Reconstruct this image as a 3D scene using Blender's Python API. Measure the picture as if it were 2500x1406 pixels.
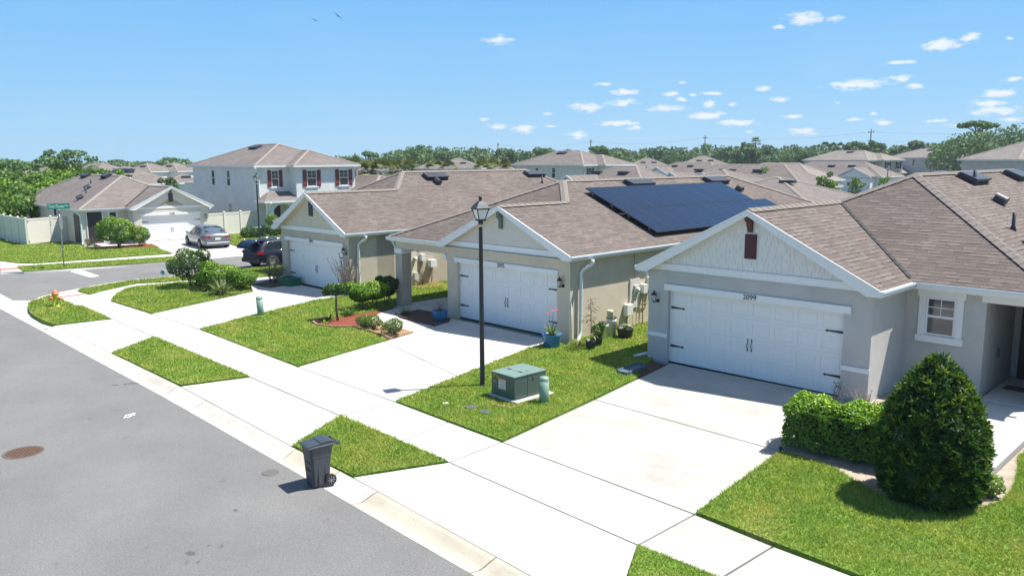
import bpy, math, random
import numpy as np
from mathutils import Vector, Matrix
from mathutils.geometry import tessellate_polygon
R = math.radians
random.seed(7); RNG = np.random.default_rng(11)
for o in list(bpy.data.objects): bpy.data.objects.remove(o)
SC = bpy.context.scene; COL = SC.collection

# ------------------------------------------------------------------ camera
CAM_H = 5.656
cd = bpy.data.cameras.new('camera'); cam = bpy.data.objects.new('camera', cd); COL.objects.link(cam)
cd.sensor_fit = 'HORIZONTAL'; cd.sensor_width = 36.0; cd.lens = 36.0 * 1972 / 2500
cd.clip_start = 0.1; cd.clip_end = 6000
_p, _ro, _y = R(9.065), 0.0052, R(44.5)
_fw = Vector((-math.sin(_y), math.cos(_y), 0)); _rt = Vector((math.cos(_y), math.sin(_y), 0)); _up = Vector((0, 0, 1))
_z = _fw * math.cos(_p) - _up * math.sin(_p); _d = -(_up * math.cos(_p) + _fw * math.sin(_p))
_x = _rt * math.cos(_ro) + _d * math.sin(_ro); _yy = -_rt * math.sin(_ro) + _d * math.cos(_ro)
cam.matrix_world = Matrix(((_x.x, -_yy.x, -_z.x, 0), (_x.y, -_yy.y, -_z.y, 0), (_x.z, -_yy.z, -_z.z, CAM_H), (0, 0, 0, 1)))
SC.camera = cam
SC.render.resolution_x = 1024; SC.render.resolution_y = 575
SC.render.engine = 'CYCLES'

# ------------------------------------------------------------------ world: physical sky with small fair-weather clouds
SUN_EL, SUN_AZ = 63.0, 37.0          # azimuth from +Y towards +X
W = bpy.data.worlds.new('World'); SC.world = W; W.use_nodes = True
nt = W.node_tree; nt.nodes.clear(); N = nt.nodes.new; L = nt.links.new
def _m(op, a, b=None, c=None, clamp=False):
    n = N('ShaderNodeMath'); n.operation = op; n.use_clamp = clamp
    for i, v in enumerate((a, b, c)):
        if v is None: continue
        if isinstance(v, (int, float)): n.inputs[i].default_value = v
        else: L(v, n.inputs[i])
    return n.outputs[0]
sky = N('ShaderNodeTexSky'); sky.sky_type = 'NISHITA'; sky.sun_disc = False
sky.sun_elevation = R(SUN_EL); sky.sun_rotation = R(SUN_AZ)
sky.altitude = 0; sky.air_density = 1.0; sky.dust_density = 0.3; sky.ozone_density = 2.0
tc = N('ShaderNodeTexCoord'); sep = N('ShaderNodeSeparateXYZ'); L(tc.outputs['Generated'], sep.inputs[0])
az = _m('ARCTAN2', _m('MULTIPLY', sep.outputs[0], -1), sep.outputs[1]); el = _m('ARCSINE', sep.outputs[2])
comb = N('ShaderNodeCombineXYZ'); L(az, comb.inputs[0]); L(el, comb.inputs[1])
CLOUDS = [(0.7924, 0.1388, 0.0195, 0.0055, 1.00), (0.4396, 0.1528, 0.0189, 0.0079, 1.00), (0.4674, 0.1450, 0.0128, 0.0037, 0.55), (0.4090, 0.1509, 0.0109, 0.0036, 0.60), (0.3008, 0.1172, 0.0185, 0.0058, 0.95), (0.2745, 0.1223, 0.0096, 0.0057, 0.80), (0.2394, 0.1191, 0.0046, 0.0025, 0.35), (0.6661, 0.0881, 0.0157, 0.0030, 0.50), (0.6395, 0.0786, 0.0181, 0.0040, 0.95), (0.6850, 0.0610, 0.0215, 0.0054, 0.95), (0.6425, 0.0656, 0.0206, 0.0047, 0.85), (0.5853, 0.0745, 0.0116, 0.0030, 0.85), (0.5720, 0.0682, 0.0085, 0.0033, 0.70), (0.5726, 0.0879, 0.0067, 0.0026, 0.35), (0.5608, 0.0732, 0.0061, 0.0020, 0.40), (0.5398, 0.0746, 0.0165, 0.0026, 0.50), (0.5910, 0.0582, 0.0246, 0.0047, 0.90), (0.5407, 0.0620, 0.0096, 0.0053, 0.75), (0.5151, 0.0615, 0.0089, 0.0029, 0.45), (0.5442, 0.0500, 0.0226, 0.0050, 0.95), (0.4808, 0.0787, 0.0110, 0.0032, 0.75), (0.4625, 0.0654, 0.0144, 0.0032, 0.60), (0.5087, 0.0404, 0.0237, 0.0043, 0.80), (0.4467, 0.0460, 0.0114, 0.0026, 0.60), (0.4928, 0.0299, 0.0065, 0.0026, 0.45), (0.4335, 0.0295, 0.0175, 0.0048, 0.70), (0.3795, 0.0793, 0.0320, 0.0062, 1.00), (0.3379, 0.0844, 0.0155, 0.0042, 0.80), (0.3247, 0.0759, 0.0108, 0.0039, 0.80), (0.2442, 0.0646, 0.0169, 0.0044, 0.90), (0.2517, 0.0547, 0.0189, 0.0044, 0.75), (0.2460, 0.0474, 0.0269, 0.0053, 0.85), (0.2996, 0.0381, 0.0151, 0.0027, 0.50), (0.3808, 0.0415, 0.0162, 0.0028, 0.45), (0.3514, 0.0376, 0.0145, 0.0044, 0.50), (0.3394, 0.1006, 0.0206, 0.0030, 0.40), (0.2320, 0.0381, 0.0139, 0.0029, 0.40), (0.3997, 0.0601, 0.0066, 0.0022, 0.30), (0.3624, 0.0473, 0.0067, 0.0028, 0.40), (0.7333, 0.0534, 0.0077, 0.0030, 0.50), (0.8103, 0.0478, 0.0096, 0.0027, 0.50), (0.7954, 0.0382, 0.0122, 0.0044, 0.80), (0.7611, 0.0367, 0.0176, 0.0061, 0.65), (0.7299, 0.0392, 0.0090, 0.0027, 0.55), (0.6490, 0.0418, 0.0267, 0.0044, 0.70), (0.6270, 0.0361, 0.0141, 0.0034, 0.50), (0.6971, 0.0280, 0.0175, 0.0061, 0.40), (0.2321, 0.0785, 0.0138, 0.0040, 0.50), (0.2733, 0.0333, 0.0219, 0.0030, 0.30)]
def _noise(scale, detail, rough=.6):
    mp = N('ShaderNodeMapping'); mp.inputs['Scale'].default_value = (scale * .62, scale * 1.5, 1); L(comb.outputs[0], mp.inputs[0])
    n = N('ShaderNodeTexNoise'); n.inputs['Scale'].default_value = 1; n.inputs['Detail'].default_value = detail; n.inputs['Roughness'].default_value = rough
    L(mp.outputs[0], n.inputs['Vector']); return n.outputs['Fac']
best = None
for (ca, ce, cw, ch, op) in CLOUDS:
    s = N('ShaderNodeVectorMath'); s.operation = 'SUBTRACT'; L(comb.outputs[0], s.inputs[0]); s.inputs[1].default_value = (ca, ce, 0)
    t = N('ShaderNodeVectorMath'); t.operation = 'MULTIPLY'; L(s.outputs[0], t.inputs[0]); t.inputs[1].default_value = (1 / cw, 1 / ch, 0)
    ln = N('ShaderNodeVectorMath'); ln.operation = 'LENGTH'; L(t.outputs[0], ln.inputs[0])
    v = _m('SUBTRACT', 1.55 + (op - 1) * .5, ln.outputs['Value'])
    best = v if best is None else _m('MAXIMUM', best, v)
nz = _noise(120, 7, .66); nz2 = _noise(30, 3)
cl = _m('ADD', best, _m('MULTIPLY', _m('SUBTRACT', _m('ADD', _m('MULTIPLY', nz, .75), _m('MULTIPLY', nz2, .25)), .5), 3.4))
ramp = N('ShaderNodeValToRGB'); cl = _m('MULTIPLY', cl, .72); ramp.color_ramp.elements[0].position = .24; ramp.color_ramp.elements[1].position = .92
L(cl, ramp.inputs[0]); ramp.color_ramp.interpolation = 'EASE'
gate = _m('GREATER_THAN', best, -0.35)
# thin high veil, barely visible streaks
vn = _noise(9, 4, .55)
veil = _m('MULTIPLY', _m('SUBTRACT', vn, .47, clamp=True), .16)
fac = _m('MAXIMUM', _m('MULTIPLY', _m('MULTIPLY', ramp.outputs[0], gate), .85), veil)
mix = N('ShaderNodeMix'); mix.data_type = 'RGBA'; L(fac, mix.inputs[0])
tint = N('ShaderNodeMix'); tint.data_type = 'RGBA'; tint.blend_type = 'MULTIPLY'; tint.inputs[0].default_value = 1
hs = N('ShaderNodeHueSaturation'); hs.inputs['Saturation'].default_value = 0.8; L(sky.outputs[0], hs.inputs['Color']); L(hs.outputs[0], tint.inputs[6])
# clear low sky : blue deepening with height, handed over to the physical sky above
lowr = N('ShaderNodeValToRGB'); cr = lowr.color_ramp; K_ = 1 / (0.08 * 2 ** 0.86)
while len(cr.elements) < 5: cr.elements.new(.5)
for e_, (p_, c_) in zip(cr.elements, ((0, (.40, .70, .97)), (.14, (.29, .62, .98)), (.35, (.175, .515, .985)), (.58, (.095, .42, .985)), (1, (.07, .32, .85)))): e_.position = p_; e_.color = (*c_, 1)
L(_m('DIVIDE', el, .6, clamp=True), lowr.inputs[0])
sc_ = N('ShaderNodeVectorMath'); sc_.operation = 'SCALE'; L(lowr.outputs[0], sc_.inputs[0]); sc_.inputs['Scale'].default_value = K_
hand = N('ShaderNodeMapRange'); hand.inputs[1].default_value = .40; hand.inputs[2].default_value = .85; hand.inputs[3].default_value = .92; hand.inputs[4].default_value = 0; L(el, hand.inputs[0])
hm = N('ShaderNodeMix'); hm.data_type = 'RGBA'; L(hand.outputs[0], hm.inputs[0]); L(sc_.outputs[0], hm.inputs[7]); tint.inputs[7].default_value = (1.04, 1, .95, 1)
L(tint.outputs[2], hm.inputs[6]); L(hm.outputs[2], mix.inputs[6]); mix.inputs[7].default_value = (6.6, 6.75, 6.9, 1)
bg = N('ShaderNodeBackground'); bg.inputs['Strength'].default_value = 0.08
L(mix.outputs[2], bg.inputs['Color']); wo = N('ShaderNodeOutputWorld'); L(bg.outputs[0], wo.inputs[0])
W.cycles.sampling_method = 'MANUAL'; W.cycles.sample_map_resolution = 512

# ------------------------------------------------------------------ sun
sd = bpy.data.lights.new('sun', 'SUN'); sun = bpy.data.objects.new('sun', sd); COL.objects.link(sun)
sd.energy = 4.7; sd.angle = R(0.53); sd.color = (1.0, 0.955, 0.88)
_sdir = Vector((math.sin(R(SUN_AZ)) * math.cos(R(SUN_EL)), math.cos(R(SUN_AZ)) * math.cos(R(SUN_EL)), math.sin(R(SUN_EL))))
sun.rotation_euler = _sdir.to_track_quat('Z', 'Y').to_euler(); sun.location = _sdir * 60
SC.view_settings.view_transform = 'Standard'; SC.view_settings.look = 'None'
SC.view_settings.exposure = 0.86; SC.view_settings.gamma = 1

# ================================================================== library
def tag(o, label=None, cat=None, group=None, kind=None):
    if label: o['label'] = label
    if cat: o['category'] = cat
    if group: o['group'] = group
    if kind: o['kind'] = kind
    return o
def empty(name, loc=(0, 0, 0), rz=0, label=None, cat=None, group=None):
    o = bpy.data.objects.new(name, None); COL.objects.link(o); o.location = loc; o.rotation_euler = (0, 0, rz)
    o.empty_display_size = .2
    return tag(o, label, cat, group)
def copy_tree(o, parent=None):
    kids = [c for c in bpy.data.objects if c.parent == o]
    c = o.copy(); COL.objects.link(c); c.parent = parent
    for k in kids: copy_tree(k, c)
    return c

class MB:
    def __init__(s, M=None): s.v = []; s.f = []; s.uv = []; s.mi = []; s.M = M; s.m = 0; s.sm = []
    def _add(s, pts):
        i = len(s.v)
        for p in pts:
            p = Vector(p)
            if s.M is not None: p = s.M @ p
            s.v.append(p)
        return i
    def poly(s, pts, uv=None, m=None, smooth=False):
        i = s._add(pts); n = len(pts)
        s.f.append(tuple(range(i, i + n))); s.uv.append(uv or [(p[0], p[1]) for p in pts]); s.mi.append(s.m if m is None else m); s.sm.append(smooth)
    def face(s, idx, smooth=False, m=None):
        s.f.append(tuple(idx)); s.uv.append([(0, 0)] * len(idx)); s.mi.append(s.m if m is None else m); s.sm.append(smooth)
    def box(s, x0, y0, z0, x1, y1, z1, m=None, bev=0):
        if x0 > x1: x0, x1 = x1, x0
        if y0 > y1: y0, y1 = y1, y0
        if z0 > z1: z0, z1 = z1, z0
        P = [(x0, y0, z0), (x1, y0, z0), (x1, y1, z0), (x0, y1, z0), (x0, y0, z1), (x1, y0, z1), (x1, y1, z1), (x0, y1, z1)]
        i = s._add(P)
        for q in ((0, 3, 2, 1), (4, 5, 6, 7), (0, 1, 5, 4), (1, 2, 6, 5), (2, 3, 7, 6), (3, 0, 4, 7)):
            s.f.append(tuple(i + k for k in q)); s.mi.append(s.m if m is None else m); s.sm.append(False)
            s.uv.append([(P[k][0] + P[k][1], P[k][2]) for k in q])
        return s
    def prism(s, poly, z0, z1, m=None):          # polygon in xy extruded in z (ccw)
        a = sum(poly[i][0] * poly[(i + 1) % len(poly)][1] - poly[(i + 1) % len(poly)][0] * poly[i][1] for i in range(len(poly)))
        if a < 0: poly = poly[::-1]
        n = len(poly); b = s._add([(x, y, z0) for x, y in poly]); t = s._add([(x, y, z1) for x, y in poly])
        tris = tessellate_polygon([[Vector((x, y, 0)) for x, y in poly]])
        for tr in tris:
            A, B, C = [poly[k] for k in tr]
            if (B[0] - A[0]) * (C[1] - A[1]) - (C[0] - A[0]) * (B[1] - A[1]) < 0: tr = tr[::-1]
            s.f.append(tuple(t + k for k in tr)); s.uv.append([poly[k] for k in tr]); s.mi.append(s.m if m is None else m); s.sm.append(False)
            s.f.append(tuple(b + k for k in tr[::-1])); s.uv.append([poly[k] for k in tr]); s.mi.append(s.m if m is None else m); s.sm.append(False)
        for i in range(n):
            j = (i + 1) % n; s.f.append((b + i, b + j, t + j, t + i)); s.uv.append([(0, 0)] * 4); s.mi.append(s.m if m is None else m); s.sm.append(False)
    def prismy(s, poly, y0, y1, m=None):         # polygon in xz extruded in y
        M0 = s.M; T = Matrix(((1, 0, 0, 0), (0, 0, 1, 0), (0, 1, 0, 0), (0, 0, 0, 1)))
        s.M = (M0 @ T) if M0 is not None else T
        k = len(s.f); s.prism(poly, y0, y1, m); s.M = M0
        for q in range(k, len(s.f)): s.f[q] = s.f[q][::-1]; s.uv[q] = s.uv[q][::-1]
    def prismx(s, poly, x0, x1, m=None):         # polygon in yz extruded in x
        M0 = s.M; T = Matrix(((0, 0, 1, 0), (1, 0, 0, 0), (0, 1, 0, 0), (0, 0, 0, 1)))
        s.M = (M0 @ T) if M0 is not None else T
        s.prism(poly, x0, x1, m); s.M = M0
    def tube(s, pts, r, n=8, cap=True, smooth=True, m=None):
        pts = [Vector(p) for p in pts]; rr = r if isinstance(r, (list, tuple)) else [r] * len(pts)
        rings = []; ref = None
        for i, p in enumerate(pts):
            d = (pts[min(i + 1, len(pts) - 1)] - pts[max(i - 1, 0)]); d = d.normalized() if d.length > 1e-9 else Vector((0, 0, 1))
            if ref is None: ref = Vector((0, 0, 1)) if abs(d.z) < .9 else Vector((1, 0, 0))
            a = d.cross(ref).normalized(); b = d.cross(a).normalized(); ref = -b.cross(d).cross(d).normalized() if False else ref
            rings.append(s._add([p + (a * math.cos(t) + b * math.sin(t)) * rr[i] for t in [2 * math.pi * k / n for k in range(n)]]))
        for i in range(len(rings) - 1):
            for k in range(n):
                s.face((rings[i] + k, rings[i] + (k + 1) % n, rings[i + 1] + (k + 1) % n, rings[i + 1] + k), smooth, m)
        if cap:
            s.face([rings[0] + k for k in range(n)][::-1], False, m); s.face([rings[-1] + k for k in range(n)], False, m)
    def lathe(s, prof, n=24, c=(0, 0, 0), axis='z', m=None, smooth=True, close=True):
        rings = []
        for r_, z_ in prof:
            pts = []
            for k in range(n):
                t = 2 * math.pi * k / n; a, b = r_ * math.cos(t), r_ * math.sin(t)
                q = (a, b, z_) if axis == 'z' else ((a, z_, b) if axis == 'y' else (z_, a, b))
                pts.append((c[0] + q[0], c[1] + q[1], c[2] + q[2]))
            rings.append(s._add(pts))
        for i in range(len(rings) - 1):
            for k in range(n):
                q = (rings[i] + k, rings[i] + (k + 1) % n, rings[i + 1] + (k + 1) % n, rings[i + 1] + k)
                s.face(q if axis != 'y' else q[::-1], smooth, m)
        if close:
            s.face([rings[0] + k for k in range(n)][::-1], False, m); s.face([rings[-1] + k for k in range(n)], False, m)
    def build(s, name, mats, parent=None, **kw):
        me = bpy.data.meshes.new(name)
        me.from_pydata([tuple(v) for v in s.v], [], s.f); 
        if not isinstance(mats, (list, tuple)): mats = [mats]
        for mt in mats: me.materials.append(mt)
        me.polygons.foreach_set('material_index', s.mi); me.polygons.foreach_set('use_smooth', s.sm)
        ul = me.uv_layers.new(name='UVMap'); flat = [c for u in s.uv for p in u for c in p[:2]]
        ul.data.foreach_set('uv', flat); me.update()
        o = bpy.data.objects.new(name, me); COL.objects.link(o)
        if parent: o.parent = parent
        return tag(o, kw.get('label'), kw.get('cat'), kw.get('group'), kw.get('kind'))

def bevel(o, w=.01, seg=2, ang=35):
    m = o.modifiers.new('bevel', 'BEVEL'); m.width = w; m.segments = seg; m.limit_method = 'ANGLE'; m.angle_limit = R(ang)
    return o

# ------------------------------------------------------------------ materials
def newmat(name):
    m = bpy.data.materials.new(name); m.use_nodes = True; t = m.node_tree; t.nodes.clear()
    b = t.nodes.new('ShaderNodeBsdfPrincipled'); o = t.nodes.new('ShaderNodeOutputMaterial'); t.links.new(b.outputs[0], o.inputs[0])
    return m, t, b
class G:
    def __init__(s, t): s.t = t
    def n(s, typ, ins=None, **kw):
        n = s.t.nodes.new(typ)
        for k, v in kw.items(): setattr(n, k, v)
        for k, v in (ins or {}).items():
            if hasattr(v, 'is_linked') or hasattr(v, 'links'): s.t.links.new(v, n.inputs[k])
            else: n.inputs[k].default_value = v
        return n
    def math(s, op, *a, clamp=False):
        return s.n('ShaderNodeMath', {i: v for i, v in enumerate(a)}, operation=op, use_clamp=clamp).outputs[0]
    def mix(s, f, a, b, mode='MIX'):
        n = s.n('ShaderNodeMix', data_type='RGBA', blend_type=mode)
        for k, v in ((0, f), (6, a), (7, b)):
            if hasattr(v, 'links'): s.t.links.new(v, n.inputs[k])
            else: n.inputs[k].default_value = v
        return n.outputs[2]
    def noise(s, scale, detail=4, rough=.55, vec=None, out='Fac'):
        n = s.n('ShaderNodeTexNoise', {'Scale': scale, 'Detail': detail, 'Roughness': rough})
        if vec is not None: s.t.links.new(vec, n.inputs['Vector'])
        return n.outputs[out]
    def ramp(s, f, stops, interp='LINEAR'):
        n = s.t.nodes.new('ShaderNodeValToRGB'); s.t.links.new(f, n.inputs[0]); cr = n.color_ramp; cr.interpolation = interp
        while len(cr.elements) < len(stops): cr.elements.new(.5)
        for e, (p, c) in zip(cr.elements, stops): e.position = p; e.color = c if len(c) == 4 else (*c, 1)
        return n.outputs[0]
    def bump(s, h, dist, strength=1.0, bsdf=None):
        n = s.n('ShaderNodeBump', {'Height': h, 'Distance': dist, 'Strength': strength})
        if bsdf: s.t.links.new(n.outputs[0], bsdf.inputs['Normal'])
        return n.outputs[0]
def c4(c, k=1): return (c[0] * k, c[1] * k, c[2] * k, 1)
def coords(g, kind='Object'): return g.n('ShaderNodeTexCoord').outputs[kind]
def worldpos(g): return g.n('ShaderNodeNewGeometry').outputs['Position']
def plain(name, col, rough=.5, var=.12, scale=6, bump=0, bscale=60, metal=0, spec=.5, coat=0, wp=True):
    m, t, b = newmat(name); g = G(t); P = worldpos(g) if wp else coords(g)
    n = g.noise(scale, 4, .6, P); f = g.ramp(n, [(.3, c4(col, 1 - var)), (.7, c4(col, 1 + var))])
    t.links.new(f, b.inputs['Base Color']); b.inputs['Roughness'].default_value = rough; b.inputs['Metallic'].default_value = metal
    b.inputs['Specular IOR Level'].default_value = spec; b.inputs['Coat Weight'].default_value = coat
    if bump: g.bump(g.noise(bscale, 3, .6, P), bump, 1, b)
    return m
def stucco(name, col):
    m, t, b = newmat(name); g = G(t); P = worldpos(g)
    f = g.ramp(g.noise(1.1, 6, .65, P), [(.3, c4(col, .90)), (.7, c4(col, 1.06))])
    f2 = g.mix(g.ramp(g.noise(70, 2, .5, P), [(.4, (0, 0, 0)), (.7, (1, 1, 1))]), f, c4((1.08, 1.08, 1.08)), 'MULTIPLY')
    t.links.new(f2, b.inputs['Base Color']); b.inputs['Roughness'].default_value = .92; b.inputs['Specular IOR Level'].default_value = .2
    g.bump(g.noise(38, 4, .65, P), .012, 1, b); return m
def shingle(name, a, b_, dark, far=False):
    m, t, b = newmat(name); g = G(t); UV = coords(g, 'UV')
    br = g.n('ShaderNodeTexBrick', {'Vector': UV, 'Scale': 1.0, 'Mortar Size': .004, 'Mortar Smooth': .1, 'Bias': -.1, 'Brick Width': .31, 'Row Height': .143,
        'Color1': (0, 0, 0, 1), 'Color2': (1, 1, 1, 1), 'Mortar': (.5, .5, .5, 1)}, offset=.37, offset_frequency=3)
    rnd = g.n('ShaderNodeSeparateColor', {0: br.outputs['Color']}).outputs[0]
    col = g.ramp(rnd, [(.0, c4(a)), (.5, c4([(x + y) / 2 for x, y in zip(a, b_)])), (1, c4(b_))])
    sp = g.n('ShaderNodeSeparateXYZ', {0: UV})
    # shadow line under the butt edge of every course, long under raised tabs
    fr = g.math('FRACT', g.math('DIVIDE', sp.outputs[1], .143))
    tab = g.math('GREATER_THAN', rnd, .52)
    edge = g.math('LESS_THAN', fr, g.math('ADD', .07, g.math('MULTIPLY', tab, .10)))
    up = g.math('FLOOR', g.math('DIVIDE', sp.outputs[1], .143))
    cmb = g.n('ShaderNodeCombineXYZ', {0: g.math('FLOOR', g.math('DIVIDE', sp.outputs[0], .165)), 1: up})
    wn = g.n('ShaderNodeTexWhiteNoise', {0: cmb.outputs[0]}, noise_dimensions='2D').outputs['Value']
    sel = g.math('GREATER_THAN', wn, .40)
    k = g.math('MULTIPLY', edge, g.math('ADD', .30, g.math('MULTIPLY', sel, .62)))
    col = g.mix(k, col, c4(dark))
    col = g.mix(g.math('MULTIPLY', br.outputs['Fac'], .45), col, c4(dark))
    big = g.noise(.55, 4, .6, worldpos(g)); col = g.mix(1, col, g.ramp(big, [(.3, (.86, .85, .85)), (.7, (1.1, 1.1, 1.1))]), 'MULTIPLY')
    gr = g.noise(160, 2, .7, worldpos(g)); col = g.mix(1, col, g.ramp(gr, [(.3, (.8, .8, .8)), (.7, (1.2, 1.2, 1.2))]), 'MULTIPLY')
    t.links.new(col, b.inputs['Base Color']); b.inputs['Roughness'].default_value = .95; b.inputs['Specular IOR Level'].default_value = .15
    h = g.math('SUBTRACT', g.math('ADD', g.math('MULTIPLY', g.math('SUBTRACT', 1, fr), .5), g.math('MULTIPLY', rnd, .35)), g.math('MULTIPLY', br.outputs['Fac'], .4))
    if not far: g.bump(h, .010, .8, b)
    return m
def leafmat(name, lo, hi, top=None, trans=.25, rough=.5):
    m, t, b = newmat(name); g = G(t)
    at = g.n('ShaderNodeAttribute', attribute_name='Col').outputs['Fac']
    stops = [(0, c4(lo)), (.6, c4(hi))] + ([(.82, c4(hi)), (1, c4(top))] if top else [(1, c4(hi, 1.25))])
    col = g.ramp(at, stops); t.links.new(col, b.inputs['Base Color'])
    b.inputs['Roughness'].default_value = rough; b.inputs['Specular IOR Level'].default_value = .35
    tr = g.n('ShaderNodeBsdfTranslucent'); t.links.new(g.mix(1, col, (1.5, 1.5, .7, 1), 'MULTIPLY'), tr.inputs[0])
    ms = g.n('ShaderNodeMixShader', {0: trans, 1: b.outputs[0], 2: tr.outputs[0]})
    t.links.new(ms.outputs[0], [n for n in t.nodes if n.type == 'OUTPUT_MATERIAL'][0].inputs[0]); return m
def concrete(name, col, stain=.16, joint=None):
    m, t, b = newmat(name); g = G(t); P = worldpos(g)
    f = g.ramp(g.noise(.7, 6, .62, P), [(.32, c4(col, 1 - stain)), (.62, c4(col, 1.03))])
    sp_ = g.ramp(g.noise(2.6, 6, .75, P), [(.56, (1, 1, 1)), (.72, (.74, .74, .75))])
    sp_ = g.mix(.7 if stain > .15 else .35, sp_, g.ramp(g.noise(7.5, 3, .6, P), [(.70, (1, 1, 1)), (.76, (.62, .62, .62))]), 'MULTIPLY')
    f = g.mix(.8, f, sp_, 'MULTIPLY')
    fine = g.ramp(g.noise(90, 2, .6, P), [(.35, (.93, .93, .93)), (.65, (1.05, 1.05, 1.05))]); f = g.mix(1, f, fine, 'MULTIPLY')
    t.links.new(f, b.inputs['Base Color']); b.inputs['Roughness'].default_value = .85; b.inputs['Specular IOR Level'].default_value = .25
    g.bump(g.noise(120, 3, .6, P), .002, .6, b); return m

M = {}
M['conc'] = concrete('concrete_pale', (.56, .54, .505))
M['conc_old'] = concrete('concrete_stained', (.455, .435, .40), .20)
M['conc_walk'] = concrete('concrete_walk', (.55, .535, .50), .12)
M['conc_curb'] = concrete('concrete_curb', (.55, .525, .46), .2)
M['conc_tan'] = concrete('concrete_curb_tan', (.53, .48, .385), .15)
M['white'] = plain('white_trim', (.74, .75, .75), .5, .03)
M['gutter'] = plain('gutter_white', (.66, .70, .72), .35, .03, spec=.5)
M['door_white'] = plain('garage_door_white', (.78, .77, .75), .5, .02)
M['cream'] = plain('cream_board', (.70, .67, .55), .7, .04)
M['st_blue'] = stucco('stucco_bluegrey', (.475, .465, .445))
M['st_blue_dark'] = stucco('stucco_bluegrey_base', (.33, .345, .35))
M['st_tan'] = stucco('stucco_tan', (.58, .505, .395))
M['st_taupe'] = stucco('stucco_taupe', (.475, .42, .34))
M['st_grey'] = stucco('stucco_light_grey', (.68, .69, .665))
M['st_sage'] = stucco('stucco_cream', (.64, .63, .53))
M['st_2101'] = stucco('stucco_cream_grey', (.62, .585, .50))
M['siding_blue'] = plain('shake_siding_pale', (.70, .69, .66), .8, .04)
M['siding_cream'] = plain('board_siding_cream', (.62, .565, .44), .8, .04)
M['siding_tan'] = plain('smooth_siding_tan', (.62, .585, .515), .8, .03)
M['siding_brown'] = plain('stone_shake_brown', (.42, .33, .22), .8, .2, 9)
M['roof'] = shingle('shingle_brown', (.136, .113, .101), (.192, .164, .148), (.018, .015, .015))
M['roof_pink'] = shingle('shingle_taupe_far', (.165, .145, .135), (.220, .194, .180), (.10, .08, .075), far=True)
M['roof_grey'] = shingle('shingle_grey_far', (.215, .19, .175), (.28, .25, .232), (.10, .09, .085), far=True)
M['cap'] = plain('ridge_cap_shingle', (.20, .176, .155), .95, .18, 14)
M['black'] = plain('black_metal', (.015, .015, .017), .4, .1, spec=.5)
M['blackm'] = plain('black_matte', (.022, .022, .025), .75, .1)
M['ventblk'] = plain('vent_dark_metal', (.035, .04, .055), .45, .1)
M['red'] = plain('dark_red_paint', (.085, .022, .024), .6, .12)
M['shutter'] = plain('shutter_red', (.17, .035, .035), .6, .1)
M['green_trim'] = plain('sage_green_paint', (.11, .16, .13), .6, .08)
M['slate_trim'] = plain('slate_paint', (.05, .06, .065), .6, .08)
M['vinyl'] = plain('beige_vinyl', (.69, .655, .585), .45, .03)
M['glass'], _t, _b = newmat('window_glass'); _b.inputs['Base Color'].default_value = (.022, .035, .045, 1); _b.inputs['Roughness'].default_value = .06; _b.inputs['Specular IOR Level'].default_value = .9
M['blind'] = plain('window_blind', (.32, .34, .33), .4, .05)
M['soil'] = plain('dark_soil', (.05, .035, .025), 1, .3, 8, .01)
M['mulch_red'] = plain('red_mulch', (.23, .055, .032), 1, .45, 30, .03, 45)
M['mulch_brown'] = plain('brown_mulch', (.11, .075, .052), 1, .5, 30, .03, 45)
M['pine_chip'] = plain('tan_wood_chips', (.36, .22, .125), 1, .45, 25, .03, 45)
M['sand'] = plain('sandy_soil', (.36, .305, .235), 1, .25, 3, .01, 30)
M['bark'] = plain('bark', (.16, .125, .095), .95, .3, 20, .01, 40)
M['twig'] = plain('bare_twig', (.20, .16, .135), .9, .2, 20)
M['util_green'] = plain('utility_green_paint', (.062, .098, .084), .45, .05, 3)
M['util_top'] = plain('utility_green_pale', (.155, .235, .205), .5, .05, 3)  # cabinet lids, a lighter green than the sides
M['ped_green'] = plain('pedestal_green', (.20, .31, .24), .5, .04)
M['bin'] = plain('bin_plastic', (.045, .055, .065), .42, .08, 12, .001, 300)
M['pot_blue'] = plain('blue_glaze', (.035, .15, .33), .25, .1, 5)
M['pot_black'] = plain('black_plastic_pot', (.02, .022, .028), .5, .1)
M['green_box'] = plain('green_plastic', (.012, .13, .075), .45, .1)
M['orange'] = plain('hydrant_orange', (.72, .19, .07), .5, .1, 10)
M['lime'] = plain('hydrant_lime', (.50, .56, .03), .5, .1, 10)
M['steel'] = plain('galvanised_steel', (.30, .31, .31), .45, .1, metal=.6)
M['rust'] = plain('rusty_iron', (.11, .06, .038), .8, .35, 25, .006, 90)
M['iron'] = plain('grey_iron', (.12, .11, .10), .8, .2, 25, .003, 90)
M['valve'] = plain('valve_cover_grey', (.09, .10, .11), .7, .1)
M['meter_grey'] = plain('meter_grey', (.50, .50, .47), .5, .05)
M['meter_white'] = plain('plastic_white', (.70, .70, .69), .5, .04)
M['conduit'] = plain('conduit_tan', (.34, .27, .17), .7, .1)
M['tank'] = plain('bucket_white', (.62, .61, .55), .5, .05)
M['tank_cream'] = plain('bucket_cream', (.66, .61, .42), .5, .05)
M['brickedge'] = plain('terracotta_edging', (.30, .17, .11), .9, .2, 12)
M['stain'] = plain('oil_stain', (.095, .09, .088), .7, .1)
M['ramp_red'] = plain('tactile_red', (.46, .13, .11), .85, .1)
M['paint_white'] = plain('road_paint', (.80, .80, .78), .8, .05)
M['label_white'] = plain('label_white', (.75, .75, .74), .6, .02)
M['label_orange'] = plain('label_orange', (.75, .22, .03), .6, .02)
M['yellow'] = plain('yellow_lettering', (.65, .45, .03), .6, .02)
M['signgreen'] = plain('sign_green', (.0, .24, .16), .5, .02)
M['char'] = plain('lettering_black', (.02, .02, .02), .6, .02)
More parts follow.
